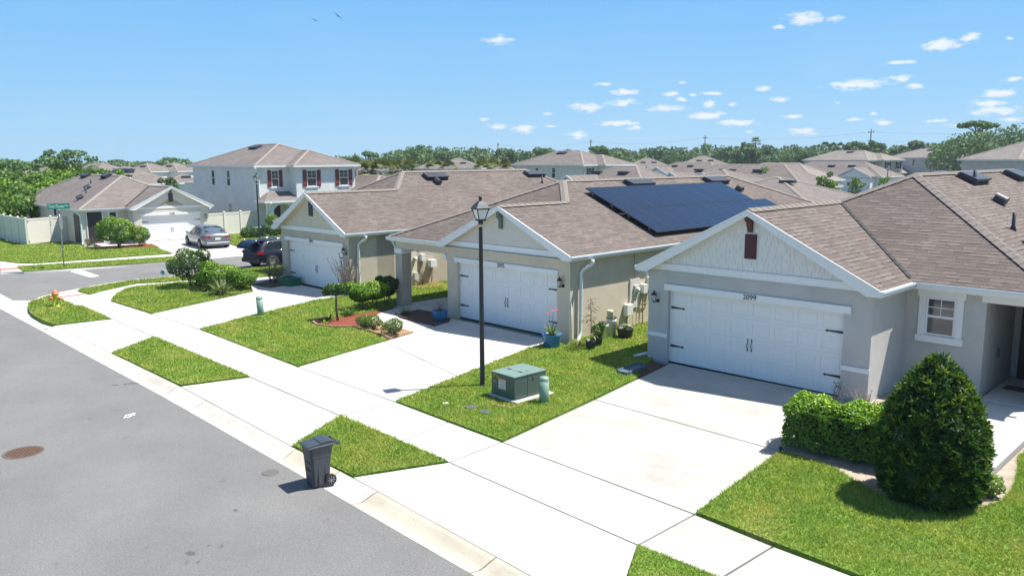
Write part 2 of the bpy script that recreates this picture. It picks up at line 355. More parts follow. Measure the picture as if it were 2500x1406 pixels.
M['lampglass'] = plain('frosted_panel', (.62, .63, .64), .25, .02)
M['door_dark'] = plain('front_door_dark', (.035, .022, .022), .35, .1)
M['screen'] = plain('door_screen', (.030, .024, .026), .5, .1)
M['splash'] = plain('splash_block', (.085, .14, .19), .7, .05)
M['wood_pole'] = plain('weathered_pole', (.10, .075, .06), .9, .2)
M['flower'] = plain('red_flower', (.75, .05, .05), .6, .1)
def solar():
    m, t, b = newmat('solar_cells'); g = G(t); UV = coords(g, 'UV')
    br = g.n('ShaderNodeTexBrick', {'Vector': UV, 'Scale': 1, 'Mortar Size': .004, 'Brick Width': .166, 'Row Height': .166, 'Color1': (.010, .014, .028, 1), 'Color2': (.012, .017, .033, 1), 'Mortar': (.03, .035, .05, 1)}, offset=0)
    t.links.new(br.outputs[0], b.inputs['Base Color']); b.inputs['Roughness'].default_value = .22; b.inputs['Specular IOR Level'].default_value = .28; return m
M['solar'] = solar()
def asphalt():
    m, t, b = newmat('asphalt'); g = G(t); P = worldpos(g)
    f = g.ramp(g.noise(.35, 6, .66, P), [(.3, (.138, .137, .134)), (.7, (.180, .178, .173))])
    sp = g.ramp(g.noise(110, 2, .8, P), [(.25, (.5, .5, .5)), (.5, (1, 1, 1)), (.70, (1.9, 1.9, 1.9))])
    f = g.mix(1, f, sp, 'MULTIPLY'); f = g.mix(1, f, g.ramp(g.noise(38, 3, .8, P), [(.3, (.78, .78, .78)), (.5, (1, 1, 1)), (.68, (1.3, 1.3, 1.3))]), 'MULTIPLY')
    st = g.ramp(g.noise(3.3, 3, .5, P), [(.70, (1, 1, 1)), (.76, (.70, .69, .68))]); f = g.mix(.8, f, st, 'MULTIPLY')
    t.links.new(f, b.inputs['Base Color']); b.inputs['Roughness'].default_value = .9; b.inputs['Specular IOR Level'].default_value = .3
    g.bump(g.noise(140, 3, .7, P), .004, 1, b); return m
M['asphalt'] = asphalt()
def lawnmat():
    m, t, b = newmat('turf_base'); g = G(t); P = worldpos(g)
    f = g.ramp(g.noise(.8, 4, .6, P), [(.3, (.11, .20, .03)), (.55, (.16, .27, .045)), (.75, (.28, .31, .10))])
    f = g.mix(1, f, g.ramp(g.noise(22, 4, .75, P), [(.3, (.45, .45, .45)), (.7, (1.5, 1.5, 1.5))]), 'MULTIPLY')
    t.links.new(f, b.inputs['Base Color']); b.inputs['Roughness'].default_value = 1; b.inputs['Specular IOR Level'].default_value = .1
    g.bump(g.noise(40, 3, .7, P), .02, 1, b); return m
M['lawn'] = lawnmat()
def landmat():
    m, t, b = newmat('open_land'); g = G(t); P = worldpos(g)
    f = g.ramp(g.noise(.06, 5, .6, P), [(.3, (.085, .095, .045)), (.5, (.12, .125, .065)), (.7, (.17, .155, .10))])
    t.links.new(f, b.inputs['Base Color']); b.inputs['Roughness'].default_value = 1; return m
M['land'] = landmat()
def grassmat():
    m, t, b = newmat('grass_blades'); g = G(t); P = worldpos(g)
    at = g.n('ShaderNodeAttribute', attribute_name='Col').outputs['Fac']
    col = g.ramp(at, [(0, (.13, .195, .034)), (.45, (.245, .34, .058)), (.8, (.36, .45, .10)), (1, (.56, .51, .25))])
    patch = g.ramp(g.noise(.9, 4, .6, P), [(.35, (.82, .95, .8)), (.5, (1, 1, 1)), (.68, (1.35, 1.12, 1.0))]); col = g.mix(1, col, patch, 'MULTIPLY')
    dry = g.ramp(g.noise(.75, 5, .62, P), [(.47, (0, 0, 0)), (.66, (1, 1, 1))]); col = g.mix(g.math('MULTIPLY', dry, .5), col, (.50, .44, .15, 1))
    t.links.new(col, b.inputs['Base Color']); b.inputs['Roughness'].default_value = .65; b.inputs['Specular IOR Level'].default_value = .25
    tr = g.n('ShaderNodeBsdfTranslucent'); t.links.new(g.mix(1, col, (1.3, 1.4, .6, 1), 'MULTIPLY'), tr.inputs[0])
    ms = g.n('ShaderNodeMixShader', {0: .3, 1: b.outputs[0], 2: tr.outputs[0]})
    t.links.new(ms.outputs[0], [n for n in t.nodes if n.type == 'OUTPUT_MATERIAL'][0].inputs[0]); return m
M['grass'] = grassmat()
M['leaf_hedge'] = leafmat('leaf_hedge', (.025, .07, .012), (.15, .30, .024), (.52, .66, .04))
M['leaf_dark'] = leafmat('leaf_dark', (.016, .046, .012), (.055, .125, .020), (.25, .34, .04))
M['leaf_mid'] = leafmat('leaf_mid', (.03, .08, .02), (.12, .22, .035), (.24, .36, .05))
M['leaf_lime'] = leafmat('leaf_lime', (.05, .12, .018), (.19, .32, .03), (.45, .52, .06))
M['leaf_tree'] = leafmat('leaf_tree', (.045, .10, .04), (.12, .22, .065), (.22, .32, .08), .2, .7)
M['leaf_far'] = leafmat('leaf_far', (.06, .105, .055), (.125, .20, .085), (.22, .30, .10), .15, .8)
M['leaf_palm'] = leafmat('leaf_palm', (.06, .085, .03), (.16, .19, .07), (.34, .33, .16), .2, .7)
M['leaf_strap'] = leafmat('leaf_strap', (.05, .085, .03), (.13, .19, .06), (.52, .50, .30), .2, .5)
M['leaf_bronze'] = leafmat('leaf_bronze', (.06, .06, .03), (.15, .13, .05), (.24, .20, .08), .2, .5)

def text_mesh(txt, size, mat, parent, loc, rot=(math.pi / 2, 0, 0), name='number', extr=.004, sx=1.0):
    cu = bpy.data.curves.new(name, 'FONT'); cu.body = txt; cu.size = size; cu.extrude = extr; cu.align_x = 'CENTER'; cu.align_y = 'CENTER'
    o = bpy.data.objects.new(name, cu); COL.objects.link(o)
    dg = bpy.context.evaluated_depsgraph_get(); me = bpy.data.meshes.new_from_object(o.evaluated_get(dg)); me.name = name
    bpy.data.objects.remove(o); me.materials.clear(); me.materials.append(mat)
    o = bpy.data.objects.new(name, me); COL.objects.link(o); o.parent = parent; o.location = loc; o.rotation_euler = rot; o.scale = (sx, 1, 1)
    return o
# numpy mesh of loose quads / triangles with a per-face random value in attribute Col
def fast_mesh(name, verts, k, col, mat, parent=None):
    n = len(verts) // k; me = bpy.data.meshes.new(name); me.vertices.add(n * k); me.vertices.foreach_set('co', np.asarray(verts, np.float32).ravel())
    me.loops.add(n * k); me.loops.foreach_set('vertex_index', np.arange(n * k, dtype=np.int32))
    me.polygons.add(n); me.polygons.foreach_set('loop_start', np.arange(0, n * k, k, dtype=np.int32))
    me.update(calc_edges=True)
    a = me.attributes.new('Col', 'FLOAT', 'POINT'); a.data.foreach_set('value', np.repeat(np.asarray(col, np.float32), k))
    me.materials.append(mat); o = bpy.data.objects.new(name, me); COL.objects.link(o)
    if parent: o.parent = parent
    return o
def unit(v): return v / np.maximum(np.linalg.norm(v, axis=1, keepdims=True), 1e-9)
def leaf_quads(C, Nn, size, aspect=2.0, droop=.35, rng=RNG):
    """rhombus leaves at centres C with outward normals Nn"""
    n = len(C); t = unit(rng.normal(size=(n, 3))); Nn = unit(Nn + rng.normal(size=(n, 3)) * droop)
    a = unit(np.cross(Nn, t)); b = np.cross(Nn, a); s = size * rng.uniform(.65, 1.25, (n, 1)); w = s / aspect
    V = np.stack([C - a * s * .5, C - b * w * .5, C + a * s * .5 + Nn * s * .12, C + b * w * .5], 1)
    return V.reshape(-1, 3)
def blob_points(n, lumps, rng=RNG, shell=.28):
    """lumps: array (k,6) centre + radii; points near surfaces of the union"""
    k = len(lumps); lumps = np.asarray(lumps, float); area = (lumps[:, 3] * lumps[:, 4] + lumps[:, 3] * lumps[:, 5]) ; idx = rng.choice(k, n, p=area / area.sum())
    d = unit(rng.normal(size=(n, 3))); rad = 1 - shell * rng.random(n) ** 1.6
    Lp = lumps[idx]; P = Lp[:, :3] + d * Lp[:, 3:] * rad[:, None]
    keep = np.ones(n, bool)
    for j in range(k):
        q = np.linalg.norm((P - lumps[j, :3]) / lumps[j, 3:], axis=1); keep &= (q > .72) | (idx == j)
    nn = unit(d / Lp[:, 3:])
    return P[keep], nn[keep]
def lumps_on(c, rad, k, lr, rng=RNG, zmin=-.5, squash=.85):
    out = []
    for i in range(k):
        d = rng.normal(size=3); d /= np.linalg.norm(d)
        if d[2] < zmin: d[2] = abs(d[2]) * .3
        q = np.array(c) + d * np.array(rad) * rng.uniform(.45, .78); r = lr * rng.uniform(.7, 1.3)
        out.append([*q, r, r, r * squash])
    return out
def bush(name, label, cat, loc, rad, n, leaf, mat, k=14, lr=.3, group=None, stem=True, aspect=1.9, topbright=.35, seed=1, zc=None, lean=0, core=.55, extra=None):
    rng = np.random.default_rng(seed); root = empty(name, (loc[0], loc[1], loc[2] if len(loc) > 2 else 0), 0, label, cat, group)
    zc = rad[2] * .98 if zc is None else zc
    c = (lean, 0, zc); L_ = lumps_on(c, rad, k, lr, rng); L_.append([*c, rad[0] * .72, rad[1] * .72, rad[2] * .8])
    if extra: L_ += extra
    P, Nn = blob_points(n, L_, rng); keep = P[:, 2] > .03; P, Nn = P[keep], Nn[keep]
    V = leaf_quads(P, Nn, leaf, aspect, .55, rng)
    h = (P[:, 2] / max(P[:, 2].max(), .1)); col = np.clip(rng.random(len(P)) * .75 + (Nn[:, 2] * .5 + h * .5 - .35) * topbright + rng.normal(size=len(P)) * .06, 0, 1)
    fast_mesh('foliage', V, 4, col, mat, root)
    if stem:
        m = MB()
        for i in range(7):
            a = rng.uniform(0, 6.28); r_ = rng.uniform(.2, .6)
            m.tube([(math.cos(a) * .05, math.sin(a) * .05, -.02), (math.cos(a) * rad[0] * r_ * .5, math.sin(a) * rad[1] * r_ * .5, zc * .6), (lean + math.cos(a) * rad[0] * r_, math.sin(a) * rad[1] * r_, zc * 1.1)], [.022, .016, .006], 6)
        m.build('stem', M['bark'], root)
    return root

# ================================================================== setting
def offset_poly(P, d):
    n = len(P); a = sum(P[i][0] * P[(i + 1) % n][1] - P[(i + 1) % n][0] * P[i][1] for i in range(n))
    if a < 0: P = P[::-1]
    out = []
    for i in range(n):
        p0, p1, p2 = Vector(P[i - 1]), Vector(P[i]), Vector(P[(i + 1) % n])
        e1, e2 = (p1 - p0).normalized(), (p2 - p1).normalized(); n1, n2 = Vector((-e1.y, e1.x)), Vector((-e2.y, e2.x))
        b = (n1 + n2); b = b / max(b.length_squared, .3) * 2 if b.length > 1e-6 else n1
        out.append(tuple(p1 + b * d * .5 * 2 * .5 if False else p1 + b * d * .5 * 2))
    return out
def slab(name, P, mat, z=0.0, t=.12, inset=.019, kind='structure'):
    m = MB(); m.prism(offset_poly(P, inset) if inset else P, z - t, z); o = m.build(name, mat); return tag(o, kind=kind)
def sheet(name, P, mat, z, kind='structure'):
    m = MB(); m.prism(P, z - .02, z); return tag(m.build(name, mat), kind=kind)
# one ground sheet to the horizon
m = MB(); m.poly([(-3500, -600, -.16), (900, -600, -.16), (900, 3500, -.16), (-3500, 3500, -.16)]); tag(m.build('ground', M['land']), kind='structure')
# asphalt
main_edge = [(-36.58, 8.25), (-30.90, 8.09), (-25.10, 7.89), (-19.87, 7.72), (-18.24, 7.65), (-13.78, 7.44), (-12.09, 7.36), (-11.01, 7.30), (-7.88, 7.14), (-5.87, 7.02)]
sheet('road', [(-150, -1.5), (30, -4.5), (30, 5.9), (0, 6.55)] + main_edge[::-1] + [(-44.42, 8.46)] + [(-150, 14.5)], M['asphalt'], -.10)
near_edge = [(-38.34, 9.13), (-37.83, 9.67), (-38.67, 10.29), (-38.90, 10.58), (-39.72, 12.05), (-40.36, 13.20), (-40.91, 14.73), (-40.64, 16.40), (-40.61, 17.31), (-40.83, 20.49), (-40.60, 21.83), (-40.46, 22.90)]
far_edge = [(-47.90, 10.96), (-47.19, 11.91), (-46.49, 14.45), (-45.91, 19.30), (-45.49, 21.08), (-45.41, 23.17), (-45.30, 25.71)]
ne, fe = near_edge[-1], far_edge[-1]
sheet('side_street', [(-150, 14.6)] + [(-51.00, 9.80), (-40.82, 9.26)] + near_edge + [(ne[0] - 4, ne[1] + 16), (ne[0] - 30, ne[1] + 60), (fe[0] - 32, fe[1] + 60), (fe[0] - 5, fe[1] + 16)] + far_edge[::-1] + [(-150, 26)], M['asphalt'], -.104)
sheet('ground', [(-42, 9.3), (-20, 8.4), (-7, 7.9), (3, 7.6), (3, 18.6), (-42, 20)], M['soil'], -.13)
# gutter and kerb of the main street : rolled profile in sections
Bk = [(-30.74, 8.58), (-25.01, 8.38), (-20.01, 8.26), (-18.27, 8.16), (-13.80, 7.92), (-12.20, 7.87), (-10.93, 7.80), (-7.79, 7.59), (-5.83, 7.45)]
Ek = main_edge[1:]
kmats = ['conc_curb', 'conc_curb', 'conc', 'conc_curb', 'conc_tan', 'conc', 'conc_tan', 'conc_tan']
def kerb(name, Epts, Bpts, mats, zE=-.1, zB=0.0, gap=.008):
    for mt in sorted(set(mats)):
        m = MB()
        for i, k in enumerate(mats):
            if k != mt: continue
            e0, e1, b0, b1 = Vector(Epts[i]), Vector(Epts[i + 1]), Vector(Bpts[i]), Vector(Bpts[i + 1])
            ns = max(1, int((e1 - e0).length / 3))
            for j in range(ns):
                ta, tb = j / ns, (j + 1) / ns; g_ = gap / max((e1 - e0).length, .1); ta += g_; tb -= g_
                prof = [(0, zE + .003), (.34, zE - .012), (.5, zE + .012), (.82, zB - .018), (.94, zB - .001), (.985, zB + .002)]
                A = [(e0.lerp(e1, ta)).lerp(b0.lerp(b1, ta), u) for u, z in prof]; B = [(e0.lerp(e1, tb)).lerp(b0.lerp(b1, tb), u) for u, z in prof]
                for q in range(len(prof) - 1):
                    m.poly([(*A[q], prof[q][1]), (*B[q], prof[q][1]), (*B[q + 1], prof[q + 1][1]), (*A[q + 1], prof[q + 1][1])][::-1])
                m.poly([(*A[0], zE - .1), (*B[0], zE - .1), (*B[0], prof[0][1]), (*A[0], prof[0][1])])
                m.poly([(*A[-1], zB - .12), (*A[-1], zB), (*B[-1], zB), (*B[-1], zB - .12)])
        tag(m.build(name, M[mt]), kind='structure')
kerb('kerb', Ek, Bk, kmats)
ext0, ext1 = Vector(Ek[-1]), Vector(Bk[-1])
kerb('kerb', [Ek[-1], (12, 5.9)], [Bk[-1], (12, 6.6)], ['conc_tan'])
sheet('valley_gutter', [(-44.38, 8.46), (-36.55, 8.24), (-30.88, 8.08), (-31.06, 8.66), (-32.20, 8.59), (-33.71, 8.66), (-35.07, 8.86), (-36.84, 9.30), (-37.73, 9.71), (-37.80, 9.66), (-38.31, 9.13), (-40.78, 9.26), (-50.96, 9.79)], M['conc_curb'], -.094)
kerb('kerb', [(-37.80, 9.69), (-38.63, 10.28), (-38.88, 10.58), (-39.72, 12.05), (-40.33, 13.19), (-40.88, 14.72), (-40.61, 16.39), (-40.59, 17.29), (-40.80, 20.47), (-40.57, 21.81), (-40.43, 22.88)],
     [(-37.03, 9.54), (-37.28, 9.93), (-37.72, 10.27), (-38.45, 11.68), (-39.23, 12.86), (-39.80, 14.36), (-39.56, 15.96), (-39.46, 16.81), (-39.68, 19.90), (-39.48, 21.22), (-39.36, 22.28)], ['conc'] * 10)
kerb('kerb', [(-47.90, 10.96), (-47.19, 11.91), (-46.49, 14.45), (-45.91, 19.30), (-45.49, 21.08), (-45.41, 23.17), (-45.30, 25.71)], [(-48.04, 11.00), (-47.21, 11.86), (-46.57, 14.49), (-45.80, 19.27), (-45.37, 21.03), (-45.21, 23.07), (-45.11, 25.60)], ['conc'] * 6)
# pavement slabs
for nm, P in (('sidewalk', [(-36.82, 10.49), (-35.28, 10.41), (-34.34, 10.33), (-33.11, 10.46), (-30.52, 10.34), (-30.46, 11.73), (-34.44, 11.71), (-34.96, 11.89), (-36.38, 12.61), (-37.52, 13.47), (-37.78, 14.12), (-37.51, 15.11), (-37.50, 16.01), (-38.01, 16.22), (-38.08, 15.35), (-38.62, 14.35), (-37.58, 12.54), (-36.89, 11.71)]),
              ('sidewalk', [(-30.52, 10.34), (-26.36, 10.20), (-26.42, 11.73), (-30.46, 11.73)]), ('sidewalk', [(-26.36, 10.20), (-19.49, 9.93), (-19.50, 11.36), (-26.42, 11.73)]),
              ('sidewalk', [(-19.49, 9.93), (-14.95, 9.72), (-14.91, 11.21), (-19.50, 11.36)]), ('sidewalk', [(-14.95, 9.72), (-12.66, 9.61), (-12.88, 11.10), (-14.91, 11.21)]),
              ('sidewalk', [(-12.66, 9.61), (-11.08, 9.55), (-11.13, 11.02), (-12.88, 11.10)]), ('sidewalk', [(-11.08, 9.55), (-6.55, 9.30), (-6.51, 10.79), (-11.13, 11.02)]),
              ('sidewalk', [(-6.55, 9.30), (-5.17, 9.28), (-5.09, 10.65), (-6.51, 10.79)]), ('sidewalk', [(-5.17, 9.28), (-3.04, 9.26), (-2.20, 10.52), (-5.09, 10.65)]),
              ('sidewalk', [(-38.01, 16.22), (-37.50, 16.01), (-34.87, 17.96), (-34.52, 17.86), (-35.05, 19.02), (-34.75, 19.74), (-35.88, 20.39), (-36.20, 19.43), (-36.16, 18.64)]),
              ('sidewalk', [(-53.45, 12.30), (-51.50, 12.70), (-50.55, 13.31), (-49.52, 20.61), (-47.92, 20.08), (-49.81, 12.23), (-47.30, 11.89), (-48.13, 11.03)])):
    slab(nm, P, M['conc_old'] if P[0][0] > -6.6 and P[0][1] < 12 else M['conc_walk'], 0)
slab('ramp', [(-37.63, 10.46), (-38.42, 11.66), (-36.90, 11.71), (-36.84, 10.50)], M['conc_walk'], -.012)
slab('ramp', [(-37.36, 10.60), (-37.47, 11.61), (-37.17, 11.62), (-37.08, 10.55)], M['ramp_red'], -.004, .03, 0)
slab('ramp', [(-49.43, 11.34), (-49.43, 12.23), (-48.73, 12.11), (-48.71, 11.17)], M['ramp_red'], .006, .03, 0)
for P in ([(-30.74, 8.58), (-25.01, 8.38), (-26.36, 10.20), (-30.52, 10.34)], [(-19.95, 8.26), (-14.00, 7.93), (-14.95, 9.72), (-19.47, 9.92)], [(-11.79, 7.85), (-7.16, 7.54), (-5.83, 7.45), (-5.63, 7.61), (-6.12, 8.46), (-6.55, 9.30), (-11.08, 9.55)]):
    slab('driveway_apron', P, M['conc'], 0)
slab('driveway', [(-30.46, 11.73), (-26.45, 11.74), (-27.29, 13.87), (-28.47, 17.49), (-28.41, 19.32), (-29.23, 19.28), (-33.42, 19.38), (-33.02, 18.74), (-32.81, 17.96), (-34.40, 17.80), (-32.47, 16.89)], M['conc'], 0)
slab('driveway', [(-19.50, 11.36), (-14.91, 11.21), (-15.52, 13.74), (-20.32, 14.92)], M['conc'], 0)
slab('driveway', [(-20.32, 14.92), (-15.52, 13.74), (-16.34, 17.32), (-16.52, 18.72), (-21.68, 18.88), (-21.16, 18.35)], M['conc'], 0)
slab('driveway', [(-11.13, 11.02), (-6.51, 10.79), (-6.84, 14.41), (-11.61, 14.61)], M['conc_old'], 0)
slab('driveway', [(-11.61, 14.61), (-6.84, 14.41), (-7.21, 18.38), (-7.40, 18.84), (-12.31, 18.80), (-12.22, 18.53)], M['conc_old'], 0)
slab('driveway', [(-59.45, 22.58), (-58.68, 26.52), (-57.79, 26.89), (-51.82, 25.63), (-48.92, 24.99), (-48.52, 27.87), (-45.02, 25.84), (-45.29, 23.11), (-45.40, 21.05), (-45.86, 19.29), (-47.92, 20.08), (-49.52, 20.61), (-55.44, 21.70)], M['conc'], 0)
slab('path', [(-24.35, 16.96), (-20.73, 16.42), (-20.97, 17.53), (-23.66, 17.89), (-23.88, 19.15), (-25.32, 19.89), (-24.89, 19.05), (-24.47, 17.91)], M['conc_walk'], 0)
slab('path', [(-25.2, 18.85), (-22.05, 18.75), (-22.02, 24.5), (-25.1, 24.5)], M['conc_walk'], .01)
# entry porch of the near house
slab('path', [(-4.98, 14.95), (-3.55, 14.95), (-3.5, 20.5), (-4.98, 20.52)], M['conc_walk'], .06, .16)
slab('path', [(-4.98, 20.54), (-1.6, 20.5), (-1.6, 23.4), (-4.98, 23.4)], M['conc_walk'], .10, .2)
slab('path', [(-60.66, 19.60), (-60.90, 20.33), (-58.30, 19.86), (-56.80, 21.56), (-55.05, 21.01), (-56.16, 19.02)], M['conc_walk'], .03)
sheet('stop_line', [(-46.36, 13.82), (-46.39, 14.40), (-43.35, 14.25), (-43.24, 13.77)], M['paint_white'], -.085)
for P in ([(-179.93, 76.95), (-192.88, 85.51), (-183.37, 81.27), (-175.41, 75.37)], [(-168.53, 72.75), (-169.37, 75.12), (-157.40, 69.79), (-157.05, 68.74)]):
    slab('driveway', P, M['conc'], .02)

# chalky survey squiggle, skid marks and drips on the asphalt
m = MB(); _q = [(-18.64, 6.39), (-18.82, 6.51), (-18.81, 6.60), (-18.86, 6.68), (-18.79, 6.71)]; _q2 = [(-18.67, 6.41), (-18.64, 6.48), (-18.68, 6.56), (-18.79, 6.62), (-18.70, 6.66)]
for P_ in (_q, _q2): m.tube([(x, y, -.098) for x, y in P_], .014, 5)
tag(m.build('road_marking', M['paint_white']), kind='structure')
for P_ in ([(-21.81, 7.24), (-21.67, 7.36), (-21.57, 7.34), (-21.71, 7.22)], [(-21.64, 7.47), (-21.59, 7.68), (-21.40, 7.80), (-21.32, 7.74), (-21.47, 7.62), (-21.51, 7.45)], [(-11.37, 4.60), (-11.38, 4.68), (-11.28, 4.72), (-11.21, 4.68), (-11.25, 4.60)], [(-12.27, 5.80), (-12.26, 5.86), (-12.18, 5.87), (-12.17, 5.80)], [(-10.98, 4.59), (-10.99, 4.64), (-10.95, 4.65), (-10.92, 4.59)], [(-11.36, 4.93), (-11.36, 4.97), (-11.32, 4.97), (-11.31, 4.93)]):
    sheet('road_stain', P_, M['stain'], -.0975)
# ------------------------------------------------------------------ lawns, beds
LAWNS = []
def lawn(P, z=.03, dens=1.0, hgt=1.0):
    m = MB(); m.prism(P, z - .16, z); tag(m.build('lawn', M['lawn']), kind='structure'); LAWNS.append((P, z, dens, hgt))
lawnA = [(-36.31, 9.20), (-36.93, 9.53), (-37.18, 9.90), (-37.63, 10.24), (-37.58, 10.43), (-36.79, 10.47), (-35.17, 10.38), (-34.30, 10.32), (-34.02, 10.45), (-33.02, 10.43), (-30.54, 10.32), (-30.82, 8.60), (-31.83, 8.50), (-33.33, 8.57), (-34.58, 8.75)]
lawn(lawnA)
lawn([(-25.00, 8.39), (-20.01, 8.29), (-19.53, 9.92), (-26.30, 10.18)])
lawn([(-14.00, 7.95), (-11.81, 7.88), (-11.11, 9.54), (-14.91, 9.70)], hgt=1.25)
lawn([(-6.53, 9.28), (-6.11, 8.46), (-5.54, 7.45), (-4.47, 7.55), (-3.04, 9.25), (-5.16, 9.27)])
lawn([(-34.93, 11.91), (-36.30, 12.62), (-37.39, 13.43), (-37.65, 14.07), (-37.38, 15.06), (-37.40, 15.97), (-34.91, 17.84), (-32.54, 16.89), (-30.54, 11.77), (-34.46, 11.75)])
lawn([(-38.35, 11.68), (-38.69, 11.92), (-39.10, 12.82), (-39.69, 14.32), (-39.45, 15.92), (-39.35, 16.76), (-39.56, 19.84), (-39.35, 21.16), (-39.21, 22.19), (-36.01, 20.47), (-36.26, 19.47), (-36.22, 18.67), (-38.08, 16.25), (-38.15, 15.38), (-38.68, 14.38), (-37.65, 12.57), (-36.97, 11.74)])
lawn([(-26.37, 11.73), (-27.22, 13.83), (-28.39, 17.44), (-28.32, 19.26)] + [(-28.5, 19.45), (-28.0, 41.5), (-25.2, 41.5), (-25.2, 19.3)] + [(-24.60, 17.85), (-24.70, 16.87), (-24.57, 15.93), (-24.82, 15.50), (-24.56, 14.98), (-24.05, 14.78), (-23.29, 14.98), (-22.76, 15.47), (-21.94, 15.47), (-20.47, 15.19), (-19.54, 11.38)])
lawn([(-14.91, 11.23), (-11.16, 11.05), (-12.01, 16.95), (-12.51, 17.68), (-12.70, 18.49)] + [(-12.9, 18.9), (-12.6, 41.5), (-15.95, 41.5), (-16.05, 18.95)] + [(-15.71, 18.36), (-16.41, 18.55), (-16.31, 17.28), (-15.48, 13.70)], hgt=1.1)
lawn([(-6.51, 10.84), (-6.76, 13.60), (-6.82, 14.28), (-6.48, 14.36), (-6.01, 14.31), (-5.65, 14.20), (-5.18, 13.89), (-4.55, 13.55), (-3.96, 13.34), (-3.57, 13.65), (-3.25, 14.22), (-3.11, 14.66), (-3.11, 15.53), (-3.26, 16.41), (-3.42, 17.16), (-3.25, 18.83)] + [(-1.2, 15.6), (4, 14.6), (4, 10.4), (-1.0, 10.5)] + [(-3.87, 10.65)], hgt=1.1)
lawn([(-110, 16.2)] + [(-68.38, 15.88), (-62.04, 16.00), (-62.44, 17.64), (-62.54, 19.07), (-57.51, 18.15), (-55.55, 18.91), (-54.66, 20.86), (-55.19, 21.58), (-49.65, 20.64), (-50.76, 13.37), (-51.64, 12.74), (-53.61, 12.34)] + [(-110, 9.5)], dens=.8)
lawn([(-49.68, 12.22), (-47.37, 11.92), (-45.93, 19.32), (-47.80, 20.01)], dens=.8)
lawn([(-58.05, 27.08), (-52.03, 25.80), (-49.11, 25.12), (-48.76, 28.00)] + [(-44, 33), (-57.7, 33), (-59.0, 31.4), (-59.2, 27.5)], dens=.8)
def bed(name, P, mat, z=.015):
    m = MB(); m.prism(P, z - .14, z); return tag(m.build(name, mat), kind='structure')
bed('mulch', [(-24.57, 14.97), (-24.08, 14.80), (-23.32, 14.99), (-22.79, 15.49), (-23.15, 16.10), (-23.68, 16.82), (-24.45, 17.90), (-24.86, 19.13), (-24.63, 17.88), (-24.73, 16.89), (-24.60, 15.95), (-24.85, 15.52)], M['mulch_red'], .012)
bed('mulch', [(-22.79, 15.49), (-21.97, 15.48), (-20.46, 15.23), (-20.74, 16.41), (-24.30, 16.92), (-23.61, 16.77), (-23.15, 16.10)], M['pine_chip'], .02)
bed('mulch', [(-23.60, 17.86), (-23.79, 19.10), (-22.97, 19.20)] + [(-21.95, 18.72)] + [(-21.71, 18.91), (-21.16, 18.35), (-21.01, 17.57)], M['mulch_brown'])
bed('mulch', [(-12.51, 17.68), (-12.70, 18.49), (-12.24, 18.55), (-12.00, 16.95)], M['mulch_brown'])
bed('mulch', [(-34.45, 17.84), (-34.99, 18.99), (-34.63, 19.67), (-33.02, 18.74), (-32.87, 18.00)], M['mulch_brown'])
bed('soil', [(-6.82, 14.40), (-6.49, 14.39), (-6.03, 14.34), (-5.67, 14.23), (-5.19, 13.92), (-4.56, 13.58), (-3.97, 13.36), (-3.58, 13.68), (-3.25, 14.25), (-3.11, 14.69), (-3.11, 15.52), (-3.26, 16.41), (-3.43, 17.18), (-3.27, 18.88)] + [(-1.3, 15.7), (-1.3, 20.4), (-3.45, 20.4), (-3.5, 14.9), (-5.0, 14.9), (-5.0, 20.85), (-6.85, 20.85), (-6.85, 18.55), (-7.3, 18.55)], M['sand'])
bed('mulch', [(-57.2, 18.4), (-55.2, 18.2), (-54.0, 21.6), (-56.4, 22.1)], M['mulch_red'], .05)
bed('soil', [(-28.48, 22.2), (-27.5, 22.4), (-27.3, 23.6), (-28.45, 24.2)], M['pine_chip'], .05)
# small bare patches in the turf
for P in ([(-13.08, 12.55), (-12.49, 12.68), (-12.41, 13.86), (-12.71, 14.27), (-13.06, 14.43), (-12.33, 13.48), (-12.59, 12.93)], [(-14.50, 19.06), (-14.44, 19.33), (-14.08, 19.09), (-14.06, 18.75)]):
    bed('soil', P, M['pine_chip'], .042)

